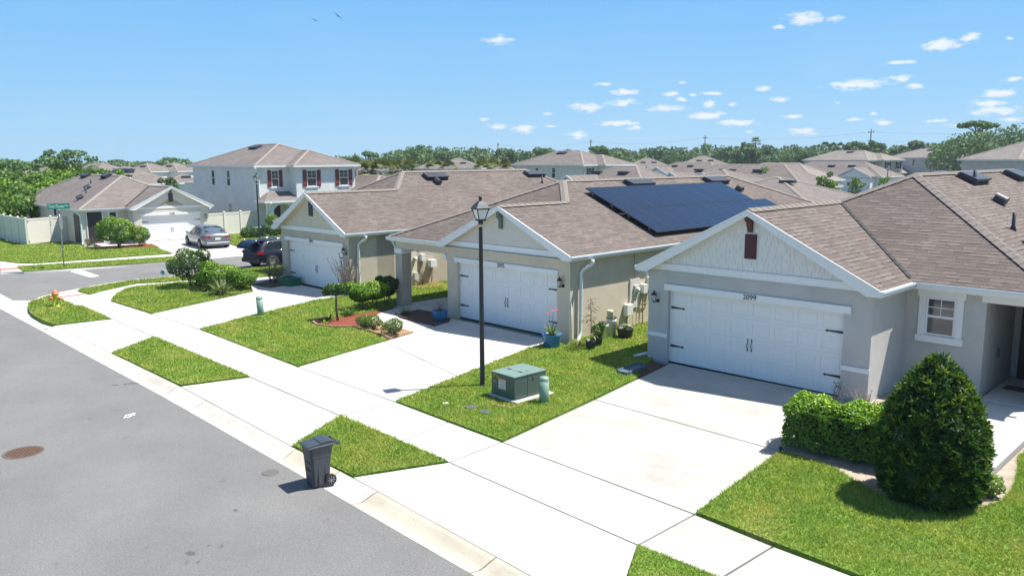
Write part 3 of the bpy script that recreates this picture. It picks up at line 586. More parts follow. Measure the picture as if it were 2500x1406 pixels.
# ------------------------------------------------------------------ grass blades
def tri_sample(P, n, rng):
    T = tessellate_polygon([[Vector((x, y, 0)) for x, y in P]]); A = np.array([[P[k] for k in t] for t in T])
    ar = np.abs((A[:, 1, 0] - A[:, 0, 0]) * (A[:, 2, 1] - A[:, 0, 1]) - (A[:, 2, 0] - A[:, 0, 0]) * (A[:, 1, 1] - A[:, 0, 1])) / 2
    if n is None: return ar.sum()
    i = rng.choice(len(T), n, p=ar / ar.sum()); u, v = rng.random(n), rng.random(n); f = u + v > 1; u[f], v[f] = 1 - u[f], 1 - v[f]
    return A[i, 0] + (A[i, 1] - A[i, 0]) * u[:, None] + (A[i, 2] - A[i, 0]) * v[:, None]
def grass_all():
    rng = np.random.default_rng(5); VV, CC = [], []
    for P, z, dens, hg in LAWNS:
        area = tri_sample(P, None, rng); cand = tri_sample(P, int(area * 2600 * dens), rng)
        d = np.hypot(cand[:, 0], cand[:, 1]); keep = rng.random(len(d)) < np.clip((15.0 / d) ** 1.5, .05, 1)
        # clumpy
        p = cand[keep]; d = d[keep]; n = len(p); cl = np.sin(p[:, 0] * 5.1 + np.sin(p[:, 1] * 3.7) * 2) * np.sin(p[:, 1] * 4.3 + np.sin(p[:, 0] * 4.1) * 2)
        h = (.060 + .035 * rng.random(n) + .012 * cl) * hg * np.clip(d / 30, .85, 1.15); w = (.0075 + .003 * rng.random(n)) * np.clip(d / 13, .9, 3.6)
        a = rng.uniform(0, 6.283, n); tilt = rng.uniform(.35, 1.3, n); b = rng.uniform(0, 6.283, n)
        base = np.column_stack([p, np.full(n, z - .005)]); side = np.column_stack([np.cos(a), np.sin(a), np.zeros(n)]) * w[:, None]
        tip = base + np.column_stack([np.cos(b) * np.sin(tilt) * h, np.sin(b) * np.sin(tilt) * h, np.cos(tilt) * h])
        VV.append(np.stack([base - side, base + side, tip], 1).reshape(-1, 3)); CC.append(np.clip(.42 + .14 * cl + rng.normal(size=n) * .2, 0, 1))
    o = fast_mesh('grass', np.concatenate(VV), 3, np.concatenate(CC), M['grass']); tag(o, 'short green lawn grass growing on the yards and verges', 'grass', kind='stuff')
    print('GRASS', len(o.data.polygons))
grass_all()

# ================================================================== buildings
def roofpoly(m, pts):
    pts = [Vector(p) for p in pts]; n = (pts[1] - pts[0]).cross(pts[2] - pts[0]).normalized()
    if n.z < 0: pts = pts[::-1]; n = -n
    v = Vector((0, 0, 1)) - n * n.z; v.normalize(); u = v.cross(n)
    m.poly(pts, uv=[(p.dot(u) + 50, p.dot(v) + 50) for p in pts])
def capstrip(m, a, b, drop, w=.15, up=.03):
    a, b = Vector(a), Vector(b); d = (b - a).normalized(); s = d.cross(Vector((0, 0, 1))).normalized() * w
    n = max(1, int((b - a).length / .3))
    for i in range(n):
        p, q = a.lerp(b, i / n), a.lerp(b, (i + 1.02) / n); z0, z1 = up + .012, up
        A = [p - s + Vector((0, 0, z0 - drop)), p + Vector((0, 0, z0 + .012)), p + s + Vector((0, 0, z0 - drop))]
        B = [q - s + Vector((0, 0, z1 - drop)), q + Vector((0, 0, z1 + .012)), q + s + Vector((0, 0, z1 - drop))]
        m.poly([A[0], A[1], B[1], B[0]]); m.poly([A[1], A[2], B[2], B[1]]); m.poly([A[0], A[2], A[1]]); m.poly([B[0], B[1], B[2]])
def gutter(m, a, b, side):
    """K-style gutter along a->b at roof edge, side = outward unit xy"""
    a, b = Vector(a), Vector(b); o = Vector((side[0], side[1], 0)); z = Vector((0, 0, 1))
    pr = [(0.0, -.015), (0.0, -.14), (.065, -.14), (.095, -.05), (.095, -.005), (.08, -.005), (.08, -.03), (.02, -.03)]
    for i in range(len(pr)):
        j = (i + 1) % len(pr); P = [a + o * pr[i][0] + z * pr[i][1], a + o * pr[j][0] + z * pr[j][1], b + o * pr[j][0] + z * pr[j][1], b + o * pr[i][0] + z * pr[i][1]]
        m.poly(P)
    m.poly([a + o * x + z * y for x, y in pr[:5]]); m.poly([b + o * x + z * y for x, y in pr[:5]][::-1])
def downspout(parent, pts, mat=None, r=.045):
    m = MB(); P = [Vector(p) for p in pts]; Q = []
    for i, p in enumerate(P):
        if 0 < i < len(P) - 1:
            d0, d1 = (P[i - 1] - p), (P[i + 1] - p); k = min(.09, d0.length * .4, d1.length * .4)
            Q += [p + d0.normalized() * k, p + (d0.normalized() + d1.normalized()) * k * .25, p + d1.normalized() * k]
        else: Q.append(p)
    m.tube(Q, r, 10); return m.build('downspout', mat or M['gutter'], parent)

def wall_lamp(parent, x, z, y=0):
    m = MB(); m.lathe([(.0, .02), (.05, .02), (.055, 0), (.05, -.02)], 12, (x + .06, y - .01, z - .1), 'y'); 
    m.tube([(x + .06, y - .02, z - .1), (x + .02, y - .09, z - .13), (x, y - .11, z - .12)], .012, 6)
    m.lathe([(.01, -.14), (.045, -.12), (.035, -.10)], 8, (x, y - .12, z))
    m.lathe([(.085, .07), (.075, .10), (.02, .16), (.012, .20), (.0, .21)], 8, (x, y - .12, z), smooth=False)
    for k in range(6):
        a = k * math.pi / 3; m.tube([(x + .04 * math.cos(a), y - .12 + .04 * math.sin(a), z - .10), (x + .07 * math.cos(a), y - .12 + .07 * math.sin(a), z + .07)], .006, 4)
    o = m.build('wall_lamp', M['black'], parent)
    g_ = MB(); g_.lathe([(.033, -.10), (.062, .065)], 6, (x, y - .12, z), smooth=False); g_.build('lamp_glass', M['lampglass'], o)
    return o
def garage_door(parent, dw, dh, y, mat, hinge=True, ncol=8, detail=True, right_low=True):
    m = MB(); m.box(-dw, y, -.02, dw, y + .04, dh + .1)
    rows = 4; rh = dh / rows; cw = 2 * dw / ncol
    if detail:
        for r_ in range(rows):
            z0, z1 = r_ * rh + .012, (r_ + 1) * rh - .004
            # stiles and rails proud of recessed panels
            m.box(-dw, y - .012, z0, dw, y, z0 + .075); m.box(-dw, y - .012, z1 - .075, dw, y, z1)
            for c_ in range(ncol + 1):
                xx = -dw + c_ * cw; a, b = max(-dw, xx - .055), min(dw, xx + .055); m.box(a, y - .012, z0 + .075, b, y, z1 - .075)
            for c_ in range(ncol):
                a, b = -dw + c_ * cw + .09, -dw + (c_ + 1) * cw - .09; m.box(a, y - .008, z0 + .115, b, y, z1 - .115)
    m.box(-dw, y - .014, -.02, dw, y, .012)
    o = m.build('garage_door', mat, parent)
    s = MB(); s.box(-dw, y - .03, -.02, dw, y - .015, .03); s.build('door_seal', M['black'], o)
    if hinge:
        for sx, zz in ((-1, dh * .76), (-1, dh * .235), (1, dh * .76), (1, dh * .235)):
            h = MB(); x0 = sx * (dw - .035); x1 = sx * (dw - .42)
            h.prismy([(x0, zz - .035), (x0, zz + .035), (x1, zz + .014), (x1 - sx * .0, zz + .035), (x1 - sx * .07, zz), (x1, zz - .035), (x1, zz - .014)][:: -int(sx)], y - .024, y - .013)
            h.build('strap_hinge', M['black'], o)
        for sx in (-1, 1):
            h = MB(); x = sx * .055; zc = dh * .42
            h.tube([(x, y - .015, zc + .14), (x + .02, y - .045, zc + .08), (x - .012, y - .05, zc), (x + .012, y - .045, zc - .08), (x - .005, y - .015, zc - .14)], [.012, .010, .011, .010, .012], 6)
            h.prismy([(x - .022, zc + .13), (x, zc + .175), (x + .022, zc + .13)], y - .022, y - .014); h.prismy([(x - .02, zc - .13), (x + .02, zc - .13), (x, zc - .17)], y - .022, y - .014)
            h.build('pull_handle', M['black'], o)
    return o
def window(parent, M4, w, h, trim=None, sill=True, grid=True, shutters=None, frame=None, depth=.05, wide_trim=.09, name='window', blinds=True):
    """window centred in local plane, M4 maps (x right, y into wall, z up); front plane y=0"""
    m = MB(M4); f = .045
    m.box(-w / 2, -.012, -h / 2, -w / 2 + f, .03, h / 2); m.box(w / 2 - f, -.012, -h / 2, w / 2, .03, h / 2)
    m.box(-w / 2 + f, -.012, h / 2 - f, w / 2 - f, .03, h / 2); m.box(-w / 2 + f, -.012, -h / 2, w / 2 - f, .03, -h / 2 + f)
    m.box(-w / 2 + f, -.014, -.028, w / 2 - f, .03, .028)
    if grid:
        for a, b in ((.028, h / 2 - f),):
            m.box(-.009, -.008, a, .009, 0.0, b); m.box(-w / 2 + f, -.008, (a + b) / 2 - .009, -.009, 0, (a + b) / 2 + .009); m.box(.009, -.008, (a + b) / 2 - .009, w / 2 - f, 0, (a + b) / 2 + .009)
    o = m.build(name, frame or M['white'], parent)
    g_ = MB(M4); g_.box(-w / 2 + f, .004, -h / 2 + f, w / 2 - f, .012, -.028); g_.box(-w / 2 + f, .002, .028, w / 2 - f, .010, h / 2 - f); g_.build('pane', M['glass'], o)
    if trim:
        t = MB(M4); k = wide_trim
        t.box(-w / 2 - k - .04, -.05, h / 2 + .01, w / 2 + k + .04, .02, h / 2 + k + .03)
        if sill and trim != 'full': t.build('window_head', M['white'], o); t = MB(M4)
        if sill: t.box(-w / 2 - k - .04, -.06, -h / 2 - k - .01, w / 2 + k + .04, .02, -h / 2 - .01)
        if trim == 'full': t.box(-w / 2 - k, -.035, -h / 2 - .01, -w / 2 - .005, .02, h / 2 + .01); t.box(w / 2 + .005, -.035, -h / 2 - .01, w / 2 + k, .02, h / 2 + .01)
        t.build('window_trim', M['white'], o)
    if shutters:
        for sx in (-1, 1):
            s = MB(M4); sw = max(.3, w * .42); x0 = sx * (w / 2 + .03); x1 = x0 + sx * sw
            n = 3
            for i in range(n):
                a, b = x0 + (x1 - x0) * (i + .03) / n, x0 + (x1 - x0) * (i + .97) / n; s.box(a, -.045, -h / 2 - .02, b, -.015, h / 2 + .02)
            for zz in (-h * .36, h * .36): s.box(x0, -.06, zz - .04, x1, -.046, zz + .04)
            s.build('shutter', shutters, o)
    return o
def face(parent_dir, x, y, z):
    """matrix for openings: 'f' front(-y), 'r' right(+x), 'l' left(-x), 'b' back"""
    a = {'f': 0, 'r': math.pi / 2, 'b': math.pi, 'l': -math.pi / 2}[parent_dir]
    return Matrix.Translation((x, y, z)) @ Matrix.Rotation(a, 4, 'Z')
def ridge_vent(parent, M4, w=1.1, d=.42):
    m = MB(M4); m.box(-w / 2 - .06, -d / 2 - .06, 0, w / 2 + .06, d / 2 + .06, .015)
    m.prismx([(-d / 2, .015), (d / 2, .015), (d / 2, .10), (d / 2 - .06, .15), (-d / 2 - .05, .17), (-d / 2 - .05, .13)], -w / 2, w / 2)
    return m.build('roof_vent', M['ventblk'], parent)
def dome_vent(parent, M4, r=.19):
    m = MB(M4); m.box(-r, -r, 0, r, r, .015)
    n = 14; P = []
    for i in range(n + 1):
        t = math.pi * i / n; P.append((r * math.cos(t), r * 1.25 * math.sin(t)))
    m.prismy([(x, z + .01) for x, z in P], -r * 1.3, r * .7)
    return m.build('roof_vent', M['ventblk'], parent)
def pipe_vent(parent, x, y, z, r=.04, h=.38):
    m = MB(); m.lathe([(r * 2, -.06), (r, .08), (r, h)], 10, (x, y, z)); return m.build('vent_pipe', M['ventblk'], parent)

def small_house(name, label, org, rot, c, group=None):
    """gable garage in front of a hipped body. Origin: middle of garage front at ground"""
    root = empty(name, (org[0], org[1], 0), R(rot), label, 'house', group)
    G_, o, yf, Wd, yr, e, p, s = c['G'], c['o'], c['yf'], c['W'], c['yr'], c['e'], c['p'], c['s']
    mx = lambda x, y, z: (s * x, y, z)
    G_ -= .09; Wd -= .18
    xo, xp, yp, zp, zg, yb = G_ - Wd, G_ - Wd / 2, yf + Wd / 2, e + p * Wd / 2, e + p * G_, yr + Wd / 2
    J = (0, yf + G_, zg)
    m = MB(); tp = []
    tp.append([(G_, -o, e), (G_, yb, e), (xp, yr, zp), (xp, yp, zp), J, (0, -o, zg)])
    tp.append([(0, -o, zg), J, (-G_, yf, e), (-G_, -o, e)])
    tp.append([(-G_, yf, e), J, (xp, yp, zp), (xo, yf, e)])
    tp.append([(xo, yf, e), (xp, yp, zp), (xp, yr, zp), (xo, yb, e)]); tp.append([(xo, yb, e), (xp, yr, zp), (G_, yb, e)])
    for q in tp: roofpoly(m, [mx(*v) for v in q])
    rf = m.build('roof', c['roof'], root)
    m = MB(); dr = p * .15; dh = dr * .707
    capstrip(m, mx(0, -o, zg), mx(*J), dr); capstrip(m, mx(xp, yp, zp), mx(xp, yr, zp), dr)
    capstrip(m, mx(xo, yf, e), mx(xp, yp, zp), dh); capstrip(m, mx(xp, yp, zp), mx(*J), dh)
    capstrip(m, mx(G_, yb, e), mx(xp, yr, zp), dh); capstrip(m, mx(xo, yb, e), mx(xp, yr, zp), dh)
    m.build('ridge_cap', c.get('cap', M['cap']), rf)
    v = MB(); capstrip(v, mx(-G_ + .1, yf + .1, e + .10 * p), mx(*J), -p * .045 * .7, .045, .022); v.build('valley', M['blackm'], rf)
    # soffits and fascia
    m = MB(); t = e - .17
    m.box(s * (-G_ + .02), .02, t, s * (G_ - .02), max(yf, .1) + .02, t + .02)
    m.box(s * (xo + .02), yf + .02, t, s * (G_ - .02), yb - .02, t + .02)
    for sx in (-1, 1):      # sloped rake soffit in front of the gable
        m.poly([(0, -o + .03, zg - .09), (0, .02, zg - .09), (sx * G_, .02, e - .09), (sx * G_, -o + .03, e - .09)][::sx])
    m.build('soffit', c['soffit'], root)
    m = MB()
    for sx in (-1, 1):      # rake boards in two steps
        q = [(0, zg + .01), (sx * G_, e + .01), (sx * G_, e - .15), (sx * (G_ - .30), e - .15), (0, zg - .15)]
        m.prismy(q if sx < 0 else q[::-1], -o - .02, -o + .01)
        q = [(0, zg + .015), (sx * (G_ + .01), e + .012), (sx * (G_ + .01), e - .05), (0, zg - .045)]
        m.prismy(q if sx < 0 else q[::-1], -o - .04, -o - .021)
    for a, b, n in ((mx(G_, -o, e), mx(G_, yb, e), (s, 0)), (mx(-G_, -o, e), mx(-G_, yf, e), (-s, 0)), (mx(-G_, yf, e), mx(xo, yf, e), (0, -1)), (mx(xo, yf, e), mx(xo, yb, e), (-s, 0)), (mx(xo, yb, e), mx(G_, yb, e), (0, 1))):
        a, b = Vector(a), Vector(b); nn = Vector((n[0], n[1], 0)); z = Vector((0, 0, 1))
        for P in ([a + z * -.005, b + z * -.005, b - z * .17, a - z * .17], [a - nn * .02 - z * .17, b - nn * .02 - z * .17, b - nn * .02 - z * .01, a - nn * .02 - z * .01]): m.poly(P)
    m.build('fascia', M['white'], root)
    m = MB()
    gl = [(mx(G_ + .002, -o - .02, e), mx(G_ + .002, yb, e), (s, 0)), (mx(-G_ - .002, -o - .02, e), mx(-G_ - .002, yf + .0, e), (-s, 0)), (mx(-G_ - .13, yf - .002, e), mx(xo - .12, yf - .002, e), (0, -1)), (mx(xo - .002, yf, e), mx(xo - .002, yb, e), (-s, 0))]
    for i, a in enumerate(gl):
        if i in c.get('nogut', ()): continue
        gutter(m, *a)
    m.build('gutter', M['gutter'], root)
    # walls
    g_ = G_ - .22; dw, dh = c['dw'], c['dh']; wt = e - .16
    m = MB(); wb = -.3; ym = yf + .3
    m.box(-g_, .2, wb, g_, max(ym + .5, 1.5), wt)
    wf = max(wt, c['band'][0] + .02); m.box(-g_, 0, wb, -dw, .2, wf); m.box(dw, 0, wb, g_, .2, wf); m.box(-dw, 0, dh, dw, .2, wf)
    for b in c['body']: m.box(*b[:2], wb, *b[2:4], wt)
    for b in c.get('walls', ()): m.box(*b)
    m.build('wall', c['wall'], root)
    # gable face
    m = MB(); zt = zg - .12 - p * .0; bt = c['band'][1]
    hx = (zg - .10 - bt) / p
    m.prismy([(-hx, bt), (hx, bt), (0, zg - .10)], .0, .2)
    zb = e - .165; hx2 = (zg - .1 - zb) / p
    if c.get('shakes'):
        rng = random.Random(3); z = bt; rh = .135; r_ = 0
        while z < zg - .2:
            hw = (zg - .12 - z - rh * .5) / p; x = -hw + rng.uniform(0, .1)
            while x < hw:
                w_ = rng.choice((.11, .15, .2, .26)); 
                if abs(x) < hw - .02: m.box(x, -.004, z + .0, x + .008, -.0, z + rh, m=1)
                x += w_
            z += rh; r_ += 1
    if c.get('battens'):
        x = -hx + .3
        while x < hx - .2:
            zz = zg - .14 - abs(x) * p; m.box(x, -.012, bt, x + .02, 0, zz); x += .15
    m.build('gable', [c['gable'], M['meter_grey']], root)
    m = MB(); m.prismy([(-g_ - .02, c['band'][0]), (g_ + .02, c['band'][0]), (g_ + .02, min(c['band'][1], e - .1)), (hx + .02, c['band'][1]), (-hx - .02, c['band'][1]), (-g_ - .02, min(c['band'][1], e - .1))], -.03, -.001); m.build('frieze_board', M['white'], root)
    # door and lintel
    garage_door(root, dw, dh, .14, M['door_white'])
    m = MB(); l0, l1, lz0, lz1 = c['lint']; m.box(l0, -.045, lz0, l1, -.001, lz1); m.build('lintel', M['white'], root)
    if c.get('number'): text_mesh(c['number'], .19, M['char'], root, (c.get('numx', 0), -.052, (lz0 + lz1) / 2), name='house_number')
    return root, rf, dict(e=e, p=p, zg=zg, g=g_, xo=xo, xp=xp, yp=yp, zp=zp, wt=wt, yb=yb)
def onslope(c, x, y, side):   # matrix on the right / left main slope, local x along ridge(y), y down-slope direction outwards
    s, G_ = c['s'], c['G']; xe = {'R': max(s * G_, s * (G_ - c['W'])), 'L': min(s * G_, s * (G_ - c['W']))}[side]
    z = c['e'] + c['p'] * abs(xe - x); a = math.atan(c['p'])
    if side == 'R': return Matrix.Translation((x, y, z)) @ Matrix.Rotation(-math.pi / 2, 4, 'Z').inverted() @ Matrix.Rotation(a, 4, 'X')
    return Matrix.Translation((x, y, z)) @ Matrix.Rotation(-math.pi / 2, 4, 'Z') @ Matrix.Rotation(a, 4, 'X')

# ------------------------------------------------------------------ 2099
cA = dict(G=3.413, o=.25, yf=1.74, W=9.92, yr=16.9, e=2.70, p=.503, s=-1, roof=M['roof'], soffit=M['cream'], wall=M['st_blue'], gable=M['siding_blue'], shakes=True,
          dw=2.45, dh=2.06, lint=(-2.56, 2.62, 2.06, 2.23), band=(2.62, 2.80), number='2099', numx=.04,
          body=[(-3.10, 1.5, 3.10, 21.4), (3.10, 2.05, 4.87, 21.4), (4.87, 4.6, 6.2, 21.4), (5.98, 2.05, 6.2, 4.6)], walls=[(4.87, 2.05, 2.33, 5.98, 2.3, 2.54)], nogut=())  # last body box: unseen side wall added to darken the entry recess
A, rfA, kA = small_house('garage_house', 'grey-blue stucco house numbered 2099 with pale shake gable and dark red gable vent', (-9.92, 18.72), -.8, cA)
for x0, x1 in ((-3.13, -2.45), (2.45, 3.13)): m = MB(); m.box(x0, -.03, .71, x1, -.001, .82); m.build('belt_band', M['white'], A)
m = MB(); m.box(-.155, -.05, 3.13, .155, -.001, 3.75)
for i in range(14): m.box(-.13, -.062, 3.16 + i * .042, .13, -.05, 3.16 + i * .042 + .022)
m.build('gable_vent', M['red'], A)
m = MB(); m.prismx([(-.02, 4.26), (-.26, 4.26), (-.25, 4.17), (-.13, 4.05), (-.08, 3.92), (-.02, 3.80)], -.10, .045); m.build('gable_bracket', M['red'], A)
wall_lamp(A, -2.84, 1.82)
window(A, face('f', 3.91, 2.04, 1.87), .66, .92, trim='full', wide_trim=.16)
m = MB(); m.box(4.78, 1.99, 2.35, 6.6, 2.045, 2.52); m.build('lintel', M['white'], A)
m = MB(); m.box(5.10, 4.50, .1, 6.1, 4.55, 2.14); o_ = m.build('front_door', M['door_dark'], A)
m = MB(); m.box(5.04, 4.52, .1, 5.10, 4.6, 2.2); m.box(5.1, 4.52, 2.14, 6.2, 4.6, 2.2); m.build('door_frame', M['black'], o_)
m = MB(); m.lathe([(.0, 0), (.03, 0), (.03, .03), (0, .03)], 10, (5.2, 4.46, 1.12), 'y'); m.box(5.18, 4.46, 1.2, 5.25, 4.5, 1.32); m.tube([(5.2, 4.46, 1.05), (5.27, 4.44, 1.05)], .012, 6); m.build('door_lock', M['steel'], o_)
m = MB(); m.box(4.871, 3.2, .85, 4.93, 3.26, 1.06); m.build('outlet_box', M['iron'], A)
downspout(A, [(-3.47, .42, 2.56), (-3.47, .42, 2.44), (-3.17, .3, 2.22), (-3.17, .3, .28), (-3.17, .3, .12), (-3.42, -.22, .05)], M['gutter'], .05)
ridge_vent(A, onslope(cA, 2.03, 10.25, 'R'), 1.5, .55); ridge_vent(A, onslope(cA, 2.02, 15.3, 'R'), 1.5, .55); ridge_vent(A, onslope(cA, 1.15, 6.2 + 3.2, 'L'), 1.3, .5)
dome_vent(A, onslope(cA, 3.22, 8.63, 'R'), .17); dome_vent(A, onslope(cA, 4.95, 5.0, 'R'), .17)
pipe_vent(A, 2.25, 9.68, 4.83, .05, .42); pipe_vent(A, 4.35, 5.83, 3.78, .045, .42)

# ------------------------------------------------------------------ 2095
cB = dict(G=3.29, o=.25, yf=-.12, W=9.72, yr=16.4, e=2.71, p=.44, s=1, roof=M['roof'], soffit=M['cream'], wall=M['st_tan'], gable=M['siding_tan'],
          dw=2.43, dh=2.03, lint=(-2.55, 2.49, 2.03, 2.20), band=(2.60, 2.79), number='2095', numx=-.1,
          body=[(-3.0, 1.5, 2.98, 21.0), (-6.1, 5.6, -3.0, 21.0)], walls=[(-6.12, .02, 2.27, -2.98, .32, 2.55)])
B, rfB, kB = small_house('garage_house', 'tan stucco house numbered 2095 with solar panels on its roof and an open corner porch', (-19.05, 19.0), -1.4, cB)
m = MB(); m.box(-6.14, .0, -.1, -5.72, .42, 2.268); m.build('porch_pillar', M['st_taupe'], B)
for q in ((-6.17, -.03, 2.07, -5.69, .45, 2.266), (-3.16, -.03, 2.07, -3.001, .40, 2.266)): m = MB(); m.box(*q); m.build('pillar_cap', M['white'], B)
m = MB(); m.prismx([(-.02, 4.06), (-.2, 4.06), (-.2, 3.74), (-.09, 3.66), (-.09, 3.37), (-.02, 3.35)], -.16, -.02); m.build('gable_bracket', M['green_trim'], B)
wall_lamp(B, 2.64, 1.83)
downspout(B, [(3.36, .62, 2.56), (3.36, .62, 2.42), (3.07, .42, 2.2), (3.07, .40, .2), (3.12, .25, .03), (3.28, .0, .0)], M['gutter'], .055)
downspout(B, [(-6.42, .1, 2.56), (-6.42, .1, 2.46), (-6.20, .1, 2.25), (-6.20, .1, .1)], M['gutter'], .045)
m = MB(); m.tube([(2.99, .06, 0), (2.99, .06, 1.25)], .016, 6); m.build('corner_pipe', M['white'], B)
# utilities on the side wall
m = MB(); m.box(2.98, 2.98, .66, 3.03, 3.5, 1.64); o_ = m.build('meter_board', M['siding_tan'], B)
m = MB(); m.lathe([(.09, 0), (.09, .09), (.075, .14), (.0, .15)], 16, (3.03, 3.28, 1.28), 'x'); m.box(3.03, 3.16, 1.12, 3.1, 3.4, 1.42); m.build('electric_meter', M['meter_grey'], o_)
m = MB(); m.box(2.985, 3.56, 1.12, 3.16, 3.78, 1.42); m.build('junction_box', M['meter_white'], B)
m = MB(); m.box(2.985, 3.92, 1.18, 3.14, 4.1, 1.62); o_ = m.build('disconnect_box', M['meter_white'], B)
m = MB(); m.box(3.141, 3.95, 1.46, 3.145, 4.07, 1.6); m.build('warning_label', M['red'], o_)
m = MB(); m.box(2.985, 2.66, .44, 3.16, 3.0, .84); o_ = bevel(m.build('junction_box', M['meter_white'], B), .03)
m = MB(); m.tube([(3.03, 3.19, 1.66), (3.03, 3.19, 2.54)], .012, 6); m.tube([(3.05, 3.66, 1.12), (3.05, 3.66, .02)], .018, 6); m.tube([(3.05, 2.8, .44), (3.05, 2.8, 0)], .02, 6)
m.tube([(3.05, 4.0, 1.18), (3.05, 4.0, .85), (3.05, 3.92, .74), (3.05, 3.5, .74)], .022, 6); m.tube([(3.06, 3.3, .66), (3.07, 3.32, .2), (3.08, 3.42, .12), (3.07, 3.5, .3), (3.05, 3.5, .66)], .008, 5)
m.build('conduit', M['conduit'], B)
# vents
ridge_vent(B, onslope(cB, -1.02, 8.7, 'R'), 1.5, .5); ridge_vent(B, onslope(cB, -1.0, 14.5, 'R'), 1.5, .5)
dome_vent(B, onslope(cB, -.14, 15.1, 'R'), .15)
# solar array : two rows of portrait modules on rails
pw, ph, gapp = 1.035, 1.80, .012; aB = math.atan(cB['p'])
T0 = Matrix.Translation((3.29, 0, 2.71 + .17)) @ Matrix.Rotation(-aB, 4, 'Y').inverted() if False else None
def solar_panel(y0, row, parent):
    d0 = (.62 if row else .62 + ph + .03)
    def P(u, v, w): # u along y, v upslope distance from eave, w normal offset
        ca, sa = math.cos(aB), math.sin(aB); return (3.29 - v * ca + w * sa, u, 2.71 + v * sa + w * ca)
    m = MB(); q = [P(y0, d0, .16), P(y0, d0 + ph, .16), P(y0 + pw, d0 + ph, .16), P(y0 + pw, d0, .16)]
    m.poly(q[::-1], uv=[(0, 0), (1.0, 0), (1.0, ph), (0, ph)])
    b = [P(y0, d0, .12), P(y0, d0 + ph, .12), P(y0 + pw, d0 + ph, .12), P(y0 + pw, d0, .12)]; m.poly(b, m=1)
    for i in range(4): j = (i + 1) % 4; m.poly([q[i], q[j], b[j], b[i]], m=1)
    t = .012
    o = m.build('solar_panel', [M['solar'], M['black']], parent)
    f = MB()
    for (u0, v0, u1, v1) in ((y0, d0, y0 + pw, d0 + t), (y0, d0 + ph - t, y0 + pw, d0 + ph), (y0, d0 + t, y0 + t, d0 + ph - t), (y0 + pw - t, d0 + t, y0 + pw, d0 + ph - t)):
        f.poly([P(u0, v0, .163), P(u1, v0, .163), P(u1, v1, .163), P(u0, v1, .163)])
    f.build('panel_frame', M['ventblk'], o)
for i in range(10): solar_panel(4.78 + i * (pw + gapp), 1, B)
for i in range(9): solar_panel(4.78 + i * (pw + gapp), 0, B)
m = MB(); ca, sa = math.cos(aB), math.sin(aB)
for v in (1.0, 2.0, 2.85, 3.85):
    m.tube([(3.29 - v * ca + .1 * sa, 4.75, 2.71 + v * sa + .1 * ca), (3.29 - v * ca + .1 * sa, 14.3, 2.71 + v * sa + .1 * ca)], .02, 4)
    for yy in np.arange(4.85, 14.3, 1.5): m.tube([(3.29 - v * ca, yy, 2.71 + v * sa), (3.29 - v * ca + .1 * sa, yy, 2.71 + v * sa + .1 * ca)], .02, 6)
m.build('panel_rail', M['steel'], B)

# ------------------------------------------------------------------ 2091
cC = dict(G=3.18, o=.32, yf=1.5, W=9.46, yr=15.0, e=2.63, p=.519, s=1, roof=M['roof'], soffit=M['cream'], wall=M['st_taupe'], gable=M['siding_cream'], battens=True,
          dw=2.36, dh=1.98, lint=(-2.50, 2.44, 1.99, 2.16), band=(2.50, 2.68), number='2091', numx=-.1, body=[(-2.86, 1.4, 2.87, 19.4), (-5.9, 1.85, -2.86, 19.4)])
Cc, rfC, kC = small_house('garage_house', 'taupe stucco house numbered 2091 with cream board gable, beyond the porch pillar', (-31.47, 19.4), -1.3, cC)
m = MB(); m.box(-.23, -.05, 3.2, .08, -.013, 3.8)
for i in range(12): m.box(-.2, -.062, 3.23 + i * .047, .05, -.05, 3.23 + i * .047 + .025)
m.build('gable_vent', M['slate_trim'], Cc)
wall_lamp(Cc, 2.6, 1.83)
downspout(Cc, [(3.25, .6, 2.48), (3.25, .6, 2.36), (2.96, .4, 2.15), (2.96, .4, .15), (3.05, .2, .02)], M['gutter'], .055)
m = MB(); m.box(2.87, 3.2, .02, 2.93, 3.52, 1.55); o_ = m.build('meter_board', M['siding_cream'], Cc)
m = MB(); m.lathe([(.09, 0), (.09, .1), (.07, .15), (0, .16)], 14, (2.93, 3.37, 1.25), 'x'); m.box(2.93, 3.28, .3, 3.06, 3.46, .62); m.build('electric_meter', M['meter_grey'], o_)
m = MB(); m.box(2.875, 3.7, 1.12, 3.05, 3.93, 1.42); m.build('junction_box', M['meter_white'], Cc)
m = MB(); m.box(2.875, 4.15, .8, 3.15, 4.5, 1.12); m.build('junction_box', M['meter_white'], Cc)
m = MB(); m.tube([(2.93, 3.8, 1.12), (2.93, 3.8, .05)], .02, 6); m.tube([(2.95, 4.3, .8), (2.97, 4.3, .1)], .018, 6); m.tube([(2.95, 4.38, .8), (3.0, 4.36, .4), (2.95, 4.3, .05)], .012, 6); m.tube([(2.95, 3.9, .8), (2.99, 4.0, .35), (2.99, 4.15, .3), (2.97, 4.28, .5)], .012, 6); m.build('conduit', M['conduit'], Cc)
ridge_vent(Cc, onslope(cC, -.92, 7.75, 'R'), 1.35, .45); ridge_vent(Cc, onslope(cC, -.95, 15.1, 'R'), 1.35, .45); dome_vent(Cc, onslope(cC, -.46, 7.48, 'R'), .17); pipe_vent(Cc, -.13, 14.9, 4.33)

